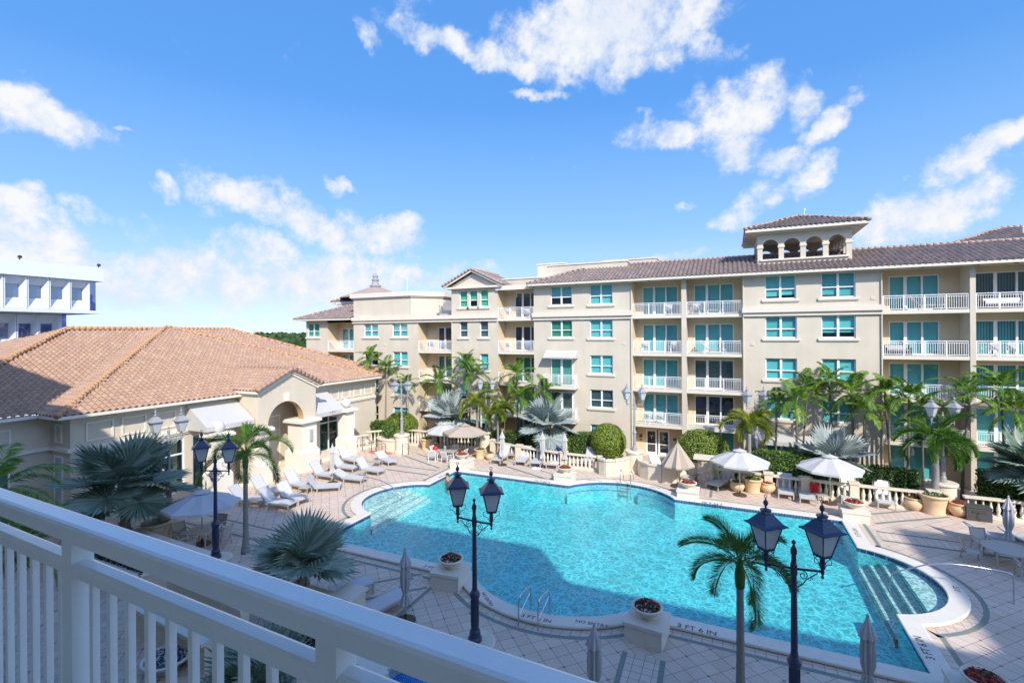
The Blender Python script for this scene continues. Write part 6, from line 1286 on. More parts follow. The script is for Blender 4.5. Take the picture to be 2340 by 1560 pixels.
for pl_, u, v, lab in [(uc, 1148, 1062, 'closed white umbrella leftmost in the far row'), (uc, 1240, 1066, 'closed white umbrella in the middle of the far row'), (uc, 1291, 1070, 'closed white umbrella rightmost in the far row'), (uc, 1262, 1046, 'closed white umbrella behind the balustrade of the far row'), (uc, 760, 1103, 'closed white umbrella among the left group of loungers'),
                       (ug, 927, 1418, 'closed grey umbrella in shade by the near left plinth'), (ug, 1359, 1650, 'closed grey umbrella at the bottom edge in the centre'), (ug, 1984, 1625, 'closed grey umbrella at the bottom edge right of the lamp post'), (ug, 2305, 1262, 'closed umbrella in the shaded round table at the right edge')]: pl_.put(at(u, v), u * .7, lab)
th_ = thing('half_closed_umbrella', 'beige market umbrella half folded like a cone behind the far right flower bowl', 'umbrella', at(1549, 1111)); c = MB(); n = 8; h = 3.1; rg8 = [(1.12 * math.cos(2 * PI * k / n), 1.12 * math.sin(2 * PI * k / n), 1.55) for k in range(n)]
for k in range(n):
    j = (k + 1) % n; a, b = Vector(rg8[k]), Vector(rg8[j]); m_ = (a + b) / 2 * .80; m_.z = 1.50; c.q(a, m_, (0, 0, h)); c.q(m_, b, (0, 0, h)); c.q(a, a - Vector((0, 0, .12)), m_ - Vector((0, 0, .12)), m_); c.q(m_, m_ - Vector((0, 0, .12)), b - Vector((0, 0, .12)), b)
c.build('canopy', M['tancanvas'], th_); c = MB(); c.tube([(0, 0, .05), (0, 0, h + .1)], .03, 8); c.build('pole', M['frame'], th_); c = MB(); c.lathe([(.001, 0), (.5, 0), (.5, .05), (.1, .1), (.06, .3), (.001, .3)], (0, 0, 0), 20); c.build('base', M['bronze'], th_)
# ------------------------------------------------------------------ tables and chairs
def make_chair(fm, sm, grp):
    r_ = thing('patio_chair', '', 'chair', group=grp); s_ = MB(); s_.box(-.25, -.24, .42, .25, .26, .445); s_.build('seat', M[sm], r_); b = MB(); b.bar((-.0, .27, .46), (0, .40, .92), .5, .02, up=(0, 1, 0)); 
    b = MB(); b.q((-.25, .27, .46), (.25, .27, .46), (.25, .40, .92), (-.25, .40, .92)); b.q((-.25, .285, .46), (-.25, .415, .92), (.25, .415, .92), (.25, .285, .46)); b.build('backrest', M[sm], r_)
    for a in (-1, 1):
        f = MB(); f.bar((a * .28, -.24, 0), (a * .28, -.22, .62), .04); f.build('leg', M[fm], r_); f = MB(); f.bar((a * .28, .34, 0), (a * .28, .25, .45), .04); f.bar((a * .28, .25, .45), (a * .28, .41, .94), .04); f.build('leg', M[fm], r_); f = MB(); f.box(a * .28 - .03, -.25, .62, a * .28 + .03, .32, .65); f.build('armrest', M[fm], r_)
    f = MB(); f.box(-.26, .39, .90, .26, .42, .94); f.box(-.26, -.25, .40, .26, -.22, .44); f.build('frame', M[fm], r_); return r_
cw_ = Placer(make_chair('white', 'sling', 'white chairs round the back dining table')); ct_ = Placer(make_chair('frame', 'taupe_sling', 'taupe sling chairs round the shaded tables'))
def table(label, loc, rz, w, d, mat, top, rnd_=False):
    r_ = thing('dining_table', label, 'table', loc, rz); mb = MB()
    if rnd_: mb.lathe([(.001, 0), (w / 2, 0), (w / 2, .03), (.001, .03)], (0, 0, .73), 28, sy=d / w)
    else: mb.box(-w / 2, -d / 2, .73, w / 2, d / 2, .76)
    mb.build('table_top', M[top], r_)
    for a in (-1, 1):
        for b in (-1, 1): g_ = MB(); k = .34 if rnd_ else .46; g_.box(a * w * k - .03, b * d * k - .03, 0, a * w * k + .03, b * d * k + .03, .729); g_.build('leg', M[mat], r_)
    return r_
p = at(1020, 1050); table('white dining table under the open umbrella at the back', p, .2, 1.7, 1.0, 'white', 'frame')
for dx, dy, rz, lab in [(-.75, -.85, PI + .2, 'white chair at the near left of the back dining table'), (.55, -.85, PI - .1, 'white chair at the near right of the back dining table'), (-1.25, .3, PI / 2, 'white chair carrying the red bag at the back dining table'), (1.35, .3, -PI / 2, 'white chair at the right end of the back dining table'), (.1, .95, 0, 'white chair behind the back dining table')]: cw_.put(p + Vector((dx, dy, 0)), rz, lab, 1.05)
q = p + Vector((-1.3, .3, .5)); mb = MB(); mb.lathe([(.001, 0), (.24, 0), (.26, .2), (.22, .42), (.001, .5)], (0, 0, 0), 10, sy=.7); tag(mb.build('red_bag', M['red'], loc=q, smooth=True), 'bright red bag on a white chair at the back table', 'bag')
mb = MB(); mb.lathe([(.001, 0), (.12, 0), (.12, .3), (.05, .38), (.001, .4)], (0, 0, 0), 10); tag(mb.build('ice_bucket', M['greylamp'], loc=p + Vector((-.2, .1, .76))), 'grey jug standing on the back dining table', 'jug')
p = at(462, 1243); table('square taupe table in shade under the open umbrella', p, .35, 1.35, 1.35, 'frame', 'taupe_sling')
for dx, dy, rz, lab in [(-.35, 1.0, .2, 'taupe chair behind the shaded square table'), (.95, .35, -1.3, 'taupe chair right of the shaded square table'), (.5, -1.05, PI - .3, 'taupe chair in front of the shaded square table'), (-1.0, -.35, 1.5, 'taupe chair left of the shaded square table')]: ct_.put(p + Vector((dx, dy, 0)), rz, lab, 1.1)
p = at(2305, 1290); table('round taupe table in the shade at the right edge', p, 0, 1.9, 1.9, 'frame', 'frame', True)
for dx, dy, rz, lab in [(-1.35, -.25, 1.45, 'taupe chair left of the round shaded table'), (-.45, 1.2, .2, 'taupe chair behind the round shaded table'), (.1, -1.3, PI, 'taupe chair in front of the round shaded table'), (1.3, .2, -1.5, 'taupe chair right of the round shaded table')]: ct_.put(p + Vector((dx, dy, 0)), rz, lab, 1.1)
a = at(2252, 1222, .4); lgf.put((a.x + 1.5, a.y - .1, 0), 0, 'flat shaded lounger behind the round table', LS); lgf.put((a.x + .2, a.y + .1, 0), 0, 'flat shaded lounger left of the round table umbrella', LS)
# storage box
p = at(2232, 1186); b_ = thing('storage_box', 'dark grey resin storage box against the balustrade', 'box', p, .0); mb = MB(); mb.box(-.55, -.35, 0, .55, .35, .72); 
for k in range(5): mb.box(-.56, -.358, .08 + k * .13, .56, -.351, .16 + k * .13)
mb.build('body', M['greybox'], b_); mb = MB(); mb.box(-.58, -.38, .72, .58, .38, .78); mb.box(-.3, -.40, .50, .3, -.36, .55); mb.build('lid', M['greybox'], b_); mb = MB(); mb.tube([(-.05, -.38, .5), (-.1, -.42, .3), (.02, -.42, .1), (-.05, -.4, .02)], .012, 5); mb.build('strap', M['black'], b_)
# rocky waterfall pillar
rg = random.Random(4); rk = thing('rock_pillar', 'rough stone pillar fountain between the beige umbrella and the low wall', 'fountain', at(1612, 1108)); mb = MB(); n, mrow = 22, 16
rings = [[Vector((.52 * math.cos(2 * PI * k / n) * (1 + .35 * noise.noise(Vector((k * .6, z * .5, 1)))), .45 * math.sin(2 * PI * k / n) * (1 + .35 * noise.noise(Vector((k * .6, z * .5, 5)))), z * .125)) for k in range(n)] for z in range(mrow)]
for z in range(mrow - 1):
    for k in range(n): mb.q(rings[z][k], rings[z][(k + 1) % n], rings[z + 1][(k + 1) % n], rings[z + 1][k])
mb.q(*rings[-1]); mb.build('rocks', pmat('rough_rock', (.48, .42, .36), .9, .45, 4, .8, 12), rk); mb = MB(); mb.box(-.75, -.6, 1.88, .75, .6, 2.0); mb.build('cap', M['stone'], rk)
# ------------------------------------------------------------------ pool rails
def railobj(label, pts, loc=(0, 0, 0), r=.028, n=8):
    def smooth(P, it=2):
        for _ in range(it):
            Q = [P[0]]
            for a, b in zip(P, P[1:]): Q += [a.lerp(b, .25), a.lerp(b, .75)]
            P = Q + [P[-1]]
        return P
    o = MB(); o.tube(smooth([Vector(p) for p in pts]), r, n); return tag(o.build('pool_rail', M['metal'], smooth=True, loc=loc), label, 'handrail', 'steel pool rails')
a = at(2015, 1350, -.3); b = at(2232, 1365, 0)
railobj('long steel handrail over the right pool steps', [(6.0, 25.0, -.35), (6.0, 25.0, .55), (6.3, 25.0, .72), (7.7, 25.2, 1.30), (9.9, 25.35, 1.22), (10.0, 25.35, 1.05), (10.0, 25.35, 0)])
railobj('steel handrail over the left pool steps', [(-19.9, 26.2, -.3), (-19.9, 26.2, .05), (-20.6, 26.1, .6), (-21.6, 26.0, .95), (-22.9, 26.0, 1.0), (-22.95, 26.0, .9), (-22.95, 26.0, 0)])
for k, (dx, lab) in enumerate([(0, 'left grab rail'), (.75, 'right grab rail')]):
    x, y = -7.15 + dx, 16.2 + dx * .04; railobj(f'{lab} of the near pool ladder', [(x, y + .05, 0), (x, y + .05, 1.02), (x + .05, y + .35, 1.12), (x + .1, y + .85, 1.08), (x + .12, y + .95, .95), (x + .12, y + .95, .14)]); railobj(f'sloping brace of the {lab} at the near pool ladder', [(x, y + .08, .35), (x + .11, y + .93, .85)], r=.022)
for k, (dx, lab) in enumerate([(0, 'left stile'), (.72, 'right stile')]):
    x, y = -7.15 + dx, 34.3; railobj(f'{lab} of the ladder at the far pool edge', [(x, y - .25, -.9), (x, y - .25, .7), (x, y - .05, 1.05), (x, y + .2, 1.0), (x, y + .9, .45), (x, y + .95, .14)])
ld = MB()
for z in (-.2, -.5): ld.box(-7.15, 33.98, z, -6.43, 34.12, z + .03)
tag(ld.build('ladder_treads', M['metal']), 'steel treads of the ladder at the far pool edge', 'ladder')
mb = MB(); mb.tube([(1.2, 32.55, .15), (1.2, 32.4, 2.9)], .03, 5)
# ------------------------------------------------------------------ swimmer
def body(label, loc, rz, skinmat, shirt):
    J = {'hip': (0, 0, -.35), 'waist': (0, 0, -.12), 'chest': (0, .02, .18), 'neck0': (0, .02, .36), 'neck': (0, 0, .46), 'head': (0, -.02, .56), 'top': (0, -.02, .70), 'ls': (-.19, .02, .31), 'le': (-.34, -.12, .10), 'lw': (-.26, -.38, .12), 'rs': (.19, .02, .31), 're': (.36, -.10, .12), 'rw': (.30, -.36, .13), 'lh': (-.24, -.46, .12), 'rh': (.28, -.44, .13), 'lk': (-.12, -.1, -.75), 'rk': (.12, -.1, -.75), 'lf': (-.12, .05, -1.1), 'rf': (.12, .05, -1.1)}
    Rd = {'hip': .15, 'waist': .13, 'chest': .16, 'neck0': .09, 'neck': .055, 'head': .095, 'top': .07, 'ls': .07, 'le': .045, 'lw': .03, 'rs': .07, 're': .045, 'rw': .03, 'lh': .038, 'rh': .038, 'lk': .065, 'rk': .065, 'lf': .04, 'rf': .04}
    E = [('hip', 'waist'), ('waist', 'chest'), ('chest', 'neck0'), ('neck0', 'neck'), ('neck', 'head'), ('head', 'top'), ('chest', 'ls'), ('ls', 'le'), ('le', 'lw'), ('lw', 'lh'), ('chest', 'rs'), ('rs', 're'), ('re', 'rw'), ('rw', 'rh'), ('hip', 'lk'), ('lk', 'lf'), ('hip', 'rk'), ('rk', 'rf')]
    V_ = list(J.values()); K = list(J.keys()); rad = [Rd[k] for k in K]; ed = [(K.index(a), K.index(b)) for a, b in E]
    for s, w in (('l', 'lh'), ('r', 'rh')):           # fingers and thumb
        b0 = Vector(J[w]); sg = -1 if s == 'l' else 1
        for i in range(4): V_.append(tuple(b0 + Vector((-.03 + .02 * i, -.035, 0)))); V_.append(tuple(b0 + Vector((-.035 + .023 * i, -.10 - .01 * (1.5 - abs(i - 1.5)), -.02)))); rad += [.009, .008]; ed += [(K.index(w), len(V_) - 2), (len(V_) - 2, len(V_) - 1)]
        V_.append(tuple(b0 + Vector((-sg * .055, -.03, -.005)))); rad.append(.010); ed.append((K.index(w), len(V_) - 1))
    me = bpy.data.meshes.new('person'); me.from_pydata(V_, ed, []); o = bpy.data.objects.new('person', me); COL.objects.link(o); md = o.modifiers.new('s', 'SKIN'); md.use_smooth_shade = True
    for i, sv in enumerate(me.skin_vertices[0].data): sv.radius = (rad[i], rad[i]); sv.use_root = (i == 0)
    sb = o.modifiers.new('d', 'SUBSURF'); sb.levels = 2; sb.render_levels = 2; bpy.context.view_layer.update(); ev = o.evaluated_get(bpy.context.evaluated_depsgraph_get()); m2 = bpy.data.meshes.new_from_object(ev); o.modifiers.clear(); o.data = m2; m2.materials.clear(); m2.materials.append(M[skinmat])
    o.location = loc; o.rotation_euler = (0, 0, rz); tag(o, label, 'person')
    hr = MB(); n = 10
    for i in range(7):
        for j in range(16):
            def H(i_, j_): t = PI * .52 * i_ / 7; a_ = 2 * PI * j_ / 16; return (.118 * math.sin(t) * math.cos(a_), -.005 + .135 * math.sin(t) * math.sin(a_), .60 + .150 * math.cos(t))
            hr.q(H(i, j), H(i + 1, j), H(i + 1, j + 1), H(i, j + 1))
    hr.build('hair', M['hair'], o, smooth=True); fc = MB()
    for s in (-1, 1): fc.cbox((s * .035, -.115, .585), (.022, .02, .012))
    fc.cbox((0, -.118, .535), (.045, .015, .01)); fc.build('eyes_and_mouth', M['hair'], o); ns = MB(); ns.bar((0, -.11, .59), (0, -.135, .556), .02); ns.build('nose', M[skinmat], o)
    tp = MB(); tp.lathe([(.165, -.36), (.15, -.12), (.185, .15), (.19, .28), (.13, .36), (.08, .385)], (0, .015, 0), 20, sy=.82); tp.build('swim_top', M[shirt], o, smooth=True)
    return o
body('person in an orange swim top standing at the far left corner of the pool', (-19.1, 30.6, -.28), 2.2, 'skin', 'orange')
# ------------------------------------------------------------------ planting by the far building
hedge('clipped hedge behind the far row umbrellas, left part', -22.5, -17.0, 39.6, 40.8, 1.7); hedge('clipped hedge behind the silver fan palm at the centre', -16.5, -12.6, 39.0, 40.4, 1.7); hedge('clipped hedge left of the first round topiary', -13.2, -10.8, 39.8, 41.2, 2.1)
hedge('clipped hedge behind the white umbrella with the red cloth', .9, 6.2, 37.9, 39.2, 2.3, dens=170); hedge('clipped hedge behind the towel covered loungers', 6.2, 10.6, 37.7, 38.9, 1.9, dens=170); hedge('clipped hedge behind the balustrade at the right edge', 13.6, 18.5, 37.6, 38.9, 2.2, dens=170); hedge('low hedge between the round topiary and the beige wall', -3.3, .4, 38.9, 40.0, 1.5)
p = aty(1389, 985, 39.8); topiary('round topiary left of the entrance doors', (p.x, 39.8, .35), (1.45, 1.35, 1.45), 1); p = aty(1604, 1010, 39.4); topiary('large round topiary right of the entrance doors', (p.x, 39.4, .2), (1.95, 1.6, 1.6), 2)
bush('shrub', 'small bright shrub left of the entrance lamp post', (-8.4, 39.2, .2), (.6, .5, .5), 'topi', 350, .15); bush('shrub', 'dark low shrub under the far row umbrellas', (-14.6, 38.6, 0), (1.2, .6, .8), 'hedge', 600, .18, seed=8); bush('shrub', 'low shrub below the silver fan palm at the left back', (-23.6, 40.5, .2), (1.6, .8, 1.2), 'hedge', 900, .2, seed=9)
# slender palms: prototypes, then copies
P1 = [Placer(feather_palm('slender_palm', s, 1.0, 11, 2.05, .62, .095, 34, lean=(0, 0), tr_=.085, droop=1.35, shaft=.6, elr=(1.45, -.2))) for s in (1, 2, 3)]
def slender(i, u, v, y, s, lab, mat=None, lean=0):
    c = aty(u, v, y); zt = max(2.2, c.z - .35 * s); pl_ = P1[i % 3]; s *= .92; o = pl_.put((c.x - lean, y, 0), i * 1.7, lab, s)
    o['group'] = 'slender green palms in front of the long building'
    fix(o, zt, s, lean); return o
def fix(o, zt, s, lean):
    """give this palm its own trunk length: crown parts move up, the trunk gets its own mesh"""
    for ch in [k for k in bpy.data.objects if k.parent == o]:
        if ch.name.startswith('trunk'):
            mb = MB(); N = 18; h = zt / s; pts = [(lean / s * (t / N) ** 1.6, 0, h * t / N) for t in range(N + 1)]; mb.tube(pts, [(.085 * (1 + .6 * math.exp(-t * .5)) * (1 - .25 * t / N)) * (1.05 if t % 2 else .97) for t in range(N + 1)], 8)
            t_ = mb.build('trunk', M['trunk'], o, smooth=True); R_ = o.rotation_euler.z; t_.rotation_euler = (0, 0, -R_); DEL.append(ch)
        else: ch.location = Matrix.Rotation(-o.rotation_euler.z, 3, 'Z') @ Vector((lean / s, 0, zt / s - 1.0))
DEL = []
SP = [(846, 812, 41.0, .95, 'slender palm nearest the clubhouse eave, leftmost of all'), (884, 835, 40.6, 1.0, 'slender palm right of the clubhouse eave, behind the grey lamp'), (930, 868, 40.8, .8, 'small slender palm right of the lamp post by the stair'), (1002, 868, 40.6, 1.15, 'slender palm above the silver fan palm at the left back'), (1066, 822, 41.2, .95, 'tall slender palm between the two narrow windows'), (1078, 850, 40.4, 1.15, 'slender palm behind the yellow palms'),
      (1118, 880, 41.0, .8, 'small slender palm left of the lower balconies under the gable'), (1182, 850, 40.6, 1.1, 'slender palm before the stacked balconies'), (1190, 905, 40.2, 1.0, 'low slender palm before the stacked balconies'), (1244, 888, 40.4, .95, 'slender palm left of the awning door balcony'),
      (1775, 918, 39.9, .95, 'slender palm left over the right hedge'), (1820, 912, 39.6, 1.15, 'broad slender palm over the right hedge'), (1845, 880, 41.2, .9, 'slender palm with upright leaf below the beige wall windows'), (1895, 865, 41.0, 1.0, 'slender palm in front of the right wall windows'), (1948, 895, 40.4, 1.2, 'broad slender palm above the right silver fan palm'),
      (1976, 935, 39.8, .9, 'low slender palm right of the right silver fan palm'), (2022, 892, 40.9, .95, 'slender palm at the corner of the right balconies'), (2078, 905, 40.2, 1.15, 'leaning slender palm before the right balconies'), (2108, 935, 39.8, .9, 'low slender palm before the right balconies'), (2214, 898, 39.8, 1.05, 'slender palm right of the large potted palm'),
      (2288, 890, 40.2, 1.2, 'broad slender palm at the right edge'), (2322, 940, 39.0, 1.0, 'low slender palm at the right edge'), (1155, 925, 39.8, .8, 'lowest slender palm behind the first closed umbrella')]
for i, a in enumerate(SP): slender(i, a[0], a[1] + 10, a[2], a[3], a[4], lean=[0, .2, -.3, .1, 0, .35, -.2][i % 7])
for d in DEL: bpy.data.objects.remove(d)
# potted foxtail palms
def fox(name, seed, H, lab, loc, L=2.4, mat='foxtail', nfr=10, tr_=.16, ll=.42, n=40, elr=(1.2, -.1), droop=1.9, base_r=1.9, lw=.035):
    o = feather_palm(name, seed, H, nfr, L, ll, lw, n, 'fox', mat, tr_, shaft=.75, base_r=base_r, elr=elr, droop=droop, tmat='ptrunk'); o.location = loc; o['label'] = lab; return o
p = at(562, 1262); fox('foxtail_palm', 21, 4.2, 'foxtail palm with arching plumes standing beside the shaded lamp post', (p.x, p.y, 0), L=2.7, ll=.55, n=72, nfr=10, lw=.024, tr_=.125)
c = at(1693, 1650); fox('foxtail_palm', 22, 3.75, 'foxtail palm in the foreground over the near edge of the pool', (c.x, c.y, 0), L=1.8, ll=.44, n=62, nfr=12, elr=(1.5, -.35), lw=.019, tr_=.125)
c = at(2138, 1166); fox('potted_palm', 23, 2.6, 'tall potted palm growing from the large terracotta urn', (c.x, c.y, .9), L=2.5, ll=.6, n=60, nfr=12, lw=.055, tr_=.2, base_r=1.5, mat='foxtail')
c = at(1712, 1100); fox('yellow_palm', 24, 3.6, 'yellow green palm behind the white umbrella, with drooping fronds', (c.x, 38.0, 0), L=2.1, ll=.6, n=48, nfr=9, mat='ypalm', lw=.06)
c = at(1095, 1040); fox('yellow_palm', 25, 3.1, 'left of the twin yellow green palms in the urn', (c.x - .2, c.y, .7), L=2.0, ll=.55, n=44, nfr=9, mat='ypalm', tr_=.11, lw=.06); fox('yellow_palm', 26, 2.9, 'right of the twin yellow green palms, before the grey lamp', (c.x + 1.5, c.y + .7, .2), L=1.8, ll=.5, n=42, nfr=8, mat='ypalm', tr_=.11, lw=.06)
# silver fan palms
def fan(seed, H, lab, loc, nl=20, Rr=1.25, pet=1.0, mat='bism', nseg=34, elr=(1.3, -.35), name='fan_palm', span=5.0):
    o = fan_palm(name, seed, H, nl, Rr, pet, mat, nseg=nseg, elr=elr, span=span); o.location = loc; o['label'] = lab; return o
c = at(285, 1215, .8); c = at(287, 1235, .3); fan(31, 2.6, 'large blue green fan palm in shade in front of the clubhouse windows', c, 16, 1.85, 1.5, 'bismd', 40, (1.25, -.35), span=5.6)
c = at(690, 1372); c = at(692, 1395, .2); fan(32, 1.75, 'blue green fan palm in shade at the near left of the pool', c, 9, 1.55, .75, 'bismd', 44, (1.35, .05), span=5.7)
c = aty(1012, 950, 38.8); fan(33, 2.3, 'silver fan palm behind the back dining umbrellas', (c.x, 40.4, .2), 13, 1.95, 1.2, 'bism', span=5.6); c = aty(1245, 960, 38.8); fan(34, 2.4, 'silver fan palm behind the closed umbrellas at the centre', (c.x, 39.4, .2), 11, 1.9, 1.35, 'bism', span=5.6)
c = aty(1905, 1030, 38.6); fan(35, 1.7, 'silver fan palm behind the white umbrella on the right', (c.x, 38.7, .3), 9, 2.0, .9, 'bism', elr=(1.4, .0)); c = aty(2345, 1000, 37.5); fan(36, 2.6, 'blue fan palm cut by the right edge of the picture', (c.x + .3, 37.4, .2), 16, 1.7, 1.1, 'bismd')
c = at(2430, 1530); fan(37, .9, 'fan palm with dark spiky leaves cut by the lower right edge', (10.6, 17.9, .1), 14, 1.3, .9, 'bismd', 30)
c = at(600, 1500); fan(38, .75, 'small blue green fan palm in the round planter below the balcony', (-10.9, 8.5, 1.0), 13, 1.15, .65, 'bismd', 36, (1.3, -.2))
# palm just below the balcony at the left edge
def atd(u, v, D_): return Vector((0, 0, CAM_H)) + ray(u, v) * D_
c = atd(-15, 1120, 14.5); o = feather_palm('areca_palm', 41, c.z - .6, 12, 2.1, .6, .06, 42, mat='palm', tr_=.1, droop=1.3); o.location = (c.x, c.y, 0); o['label'] = 'green feather palm rising behind the railing at the left edge'
c = atd(20, 1260, 12.5); o = feather_palm('areca_palm', 42, c.z - .6, 12, 1.7, .6, .06, 40, mat='palm', tr_=.1, droop=1.3); o.location = (c.x, c.y, 0); o['label'] = 'lower green feather palm seen through the railing at the left edge'
for i, (x, y) in enumerate([(-12.6, 4.9), (-9.6, 5.6)]): pass
# ------------------------------------------------------------------ near left terrace below the balcony
def wallrun(label, pts, h, cap=.42, w=.3, name='garden_wall'):
    p0 = Vector((*pts[0], 0)); r_ = thing(name, label, 'garden wall', p0); a_ = MB(); c_ = MB()
    for p, q in zip(pts, pts[1:]):
        P_, Q_ = Vector((*p, 0)) - p0, Vector((*q, 0)) - p0; a_.bar(P_ + Vector((0, 0, (h - .12) / 2)), Q_ + Vector((0, 0, (h - .12) / 2)), w, h - .12); c_.bar(P_ + Vector((0, 0, h - .06)), Q_ + Vector((0, 0, h - .06)), cap, .12)
    a_.build('wall', M['stone'], r_); c_.build('cap', M['coping'], r_); return r_
A = at(308, 1209, 1.0); B = at(487, 1268, 1.0); wallrun('low stone wall with pale cap below the shaded lamp post', [(A.x, A.y), (B.x, B.y)], 1.0)
B2 = at(700, 1340, 1.0); C_ = at(800, 1372, 1.0); wallrun('low stone wall behind the near fan palm', [(B.x + 1.2, B.y - .3), (B2.x, B2.y), (C_.x, C_.y)], 1.0)
pr_ = thing('stone_pier', 'square stone pier beside the shaded loungers', 'pier', (at(797, 1350, 1.15).x, at(797, 1350, 1.15).y, 0)); mb = MB(); mb.box(-.42, -.42, 0, .42, .42, 1.05); mb.build('shaft', M['stone'], pr_); mb = MB(); mb.box(-.5, -.5, 1.05, .5, .5, 1.16); mb.build('cap', M['coping'], pr_)
P_ = [at(u, v, .9) for u, v in ((200, 1240), (372, 1292), (312, 1316), (190, 1290))]; gp = thing('ground_planter', 'long planter of dark ground cover holding a bronze statue', 'planter', (P_[1].x, P_[1].y, 0)); mb = MB(); po = [(P_[1].x + dx, P_[1].y + dy) for dx, dy in ((-4.6, -.9), (0, -.9), (0, .8), (-4.6, .8))]; loc = [(x - P_[1].x, y - P_[1].y) for x, y in po]; mb.prism(loc, 0, .8)
mb.build('wall', M['stone'], gp); mb = MB()
for (a, b) in zip(loc, loc[1:] + loc[:1]): mb.bar((*a, .85), (*b, .85), .3, .1)
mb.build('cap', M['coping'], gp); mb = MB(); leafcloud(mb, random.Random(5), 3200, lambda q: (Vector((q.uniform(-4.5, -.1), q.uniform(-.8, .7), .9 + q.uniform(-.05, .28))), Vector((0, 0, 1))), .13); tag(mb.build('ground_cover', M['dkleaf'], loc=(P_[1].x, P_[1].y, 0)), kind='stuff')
st_ = thing('bronze_statue', 'dark bronze reclining figure statue in the ground cover', 'statue', (P_[1].x - 3.0, P_[1].y, .95)); mb = MB(); mb.tube([(-.6, 0, .1), (-.3, 0, .25), (0, .02, .45), (.15, 0, .62)], [.1, .14, .17, .1], 8); mb.tube([(.15, 0, .62), (.2, 0, .75), (.22, 0, .88)], [.06, .11, .07], 8); mb.tube([(-.6, 0, .1), (-1.0, .1, .35), (-1.3, .1, .0)], [.1, .08, .05], 7); mb.tube([(-.6, -.1, .1), (-.95, -.2, .2), (-1.35, -.25, .0)], [.1, .08, .05], 7); mb.tube([(.1, .15, .5), (.3, .3, .3), (.5, .2, .1)], [.06, .05, .035], 6); mb.build('figure', pmat('bronze', (.06, .05, .05), .35, .2, 9, metal=.6), st_, smooth=True)
A = at(315, 1378, 1.0); B = at(478, 1462, 1.0); wallrun('long stone wall with white cap seen through the railing', [(A.x, A.y), (B.x, B.y)], 1.0, .5); A = at(390, 1310, 1.6); B = at(560, 1385, 1.6); wallrun('taller moulded wall above the lower terrace', [(A.x, A.y), (B.x, B.y)], 1.55, .34)
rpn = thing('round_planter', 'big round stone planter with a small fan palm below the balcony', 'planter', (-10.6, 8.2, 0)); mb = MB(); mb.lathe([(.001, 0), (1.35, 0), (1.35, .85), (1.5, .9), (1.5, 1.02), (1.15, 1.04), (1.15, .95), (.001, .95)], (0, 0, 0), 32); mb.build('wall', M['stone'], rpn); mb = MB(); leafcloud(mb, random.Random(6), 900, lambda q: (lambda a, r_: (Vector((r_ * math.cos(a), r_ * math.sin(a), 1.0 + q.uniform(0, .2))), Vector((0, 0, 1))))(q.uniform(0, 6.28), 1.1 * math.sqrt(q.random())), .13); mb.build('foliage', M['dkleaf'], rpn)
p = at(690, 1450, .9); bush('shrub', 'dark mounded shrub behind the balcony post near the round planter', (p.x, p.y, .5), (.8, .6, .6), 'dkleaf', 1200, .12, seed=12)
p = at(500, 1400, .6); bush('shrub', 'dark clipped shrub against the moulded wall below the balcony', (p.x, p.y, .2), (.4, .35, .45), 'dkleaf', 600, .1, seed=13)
c = at(382, 1500, .45); fbw = thing('fire_bowl', 'round dark stone bowl filled with pebbles on the lower terrace', 'bowl', (c.x, c.y, 0)); mb = MB(); mb.lathe([(.001, 0), (.3, 0), (.34, .2), (.7, .42), (.74, .48), (.66, .50), (.6, .42), (.001, .42)], (0, 0, 0), 26); mb.build('bowl', M['coping'], fbw, smooth=True); mb = MB(); leafcloud(mb, random.Random(7), 500, lambda q: (lambda a, r_: (Vector((r_ * math.cos(a), r_ * math.sin(a), .43 + q.uniform(0, .06))), Vector((0, 0, 1))))(q.uniform(0, 6.28), .6 * math.sqrt(q.random())), .09); mb.build('pebbles', M['navy'], fbw)
gt = thing('iron_gate', 'black iron gate on the lower terrace seen between the balusters', 'gate', (-16.2, 5.2, 0), .3); mb = MB()
for k in range(12): mb.tube([(k * .28, 0, .05), (k * .28, 0, 1.7)], .014, 5)
mb.build('bars', M['darkmetal'], gt); mb = MB(); mb.tube([(0, 0, 1.7), (3.1, 0, 1.7)], .025, 5); mb.tube([(0, 0, .1), (3.1, 0, .1)], .02, 5); mb.tube([(0, 0, 1.4), (3.1, 0, 1.4)], .015, 5); mb.build('frame', M['darkmetal'], gt); mb = MB()
for k in (0, 5, 11): mb.box(k * .28 - .04, -.04, 0, k * .28 + .04, .04, 1.85)
mb.build('post', M['darkmetal'], gt)
# spa
sp_ = thing('spa', 'raised round spa with deep blue water at the bottom edge', 'spa', (spac.x, spac.y, 0)); mb = MB(); mb.lathe([(2.35, 0), (2.35, .38), (2.42, .42), (2.42, .5), (2.36, .54), (1.75, .54), (1.72, .5), (1.72, .1)], (0, 0, 0), 40); mb.v.pop() if False else None; mb.f = [f for f in mb.f if len(f) == 4]; mb.mi = [0] * len(mb.f); mb.build('coping', M['coping'], sp_); mb = MB(); mb.lathe([(.001, .05), (1.73, .05), (1.73, .4)], (0, 0, 0), 40); mb.f = mb.f[:-1] if len(mb.f[-1]) > 4 else mb.f; mb.mi = [0] * len(mb.f); mb.build('basin', M['bench'], sp_); mb = MB(); mb.lathe([(.001, .40), (1.72, .40)], (0, 0, 0), 40); mb.f = [f for f in mb.f if len(f) == 4]; mb.mi = [0] * len(mb.f); mb.build('water', M['spawater'], sp_)
mb = MB(); a = at(805, 1478, .75); b = at(872, 1545, .75); wallrun('stone kerb wall between the railing post and the spa', [(a.x, a.y), (b.x, b.y)], .75, .5)
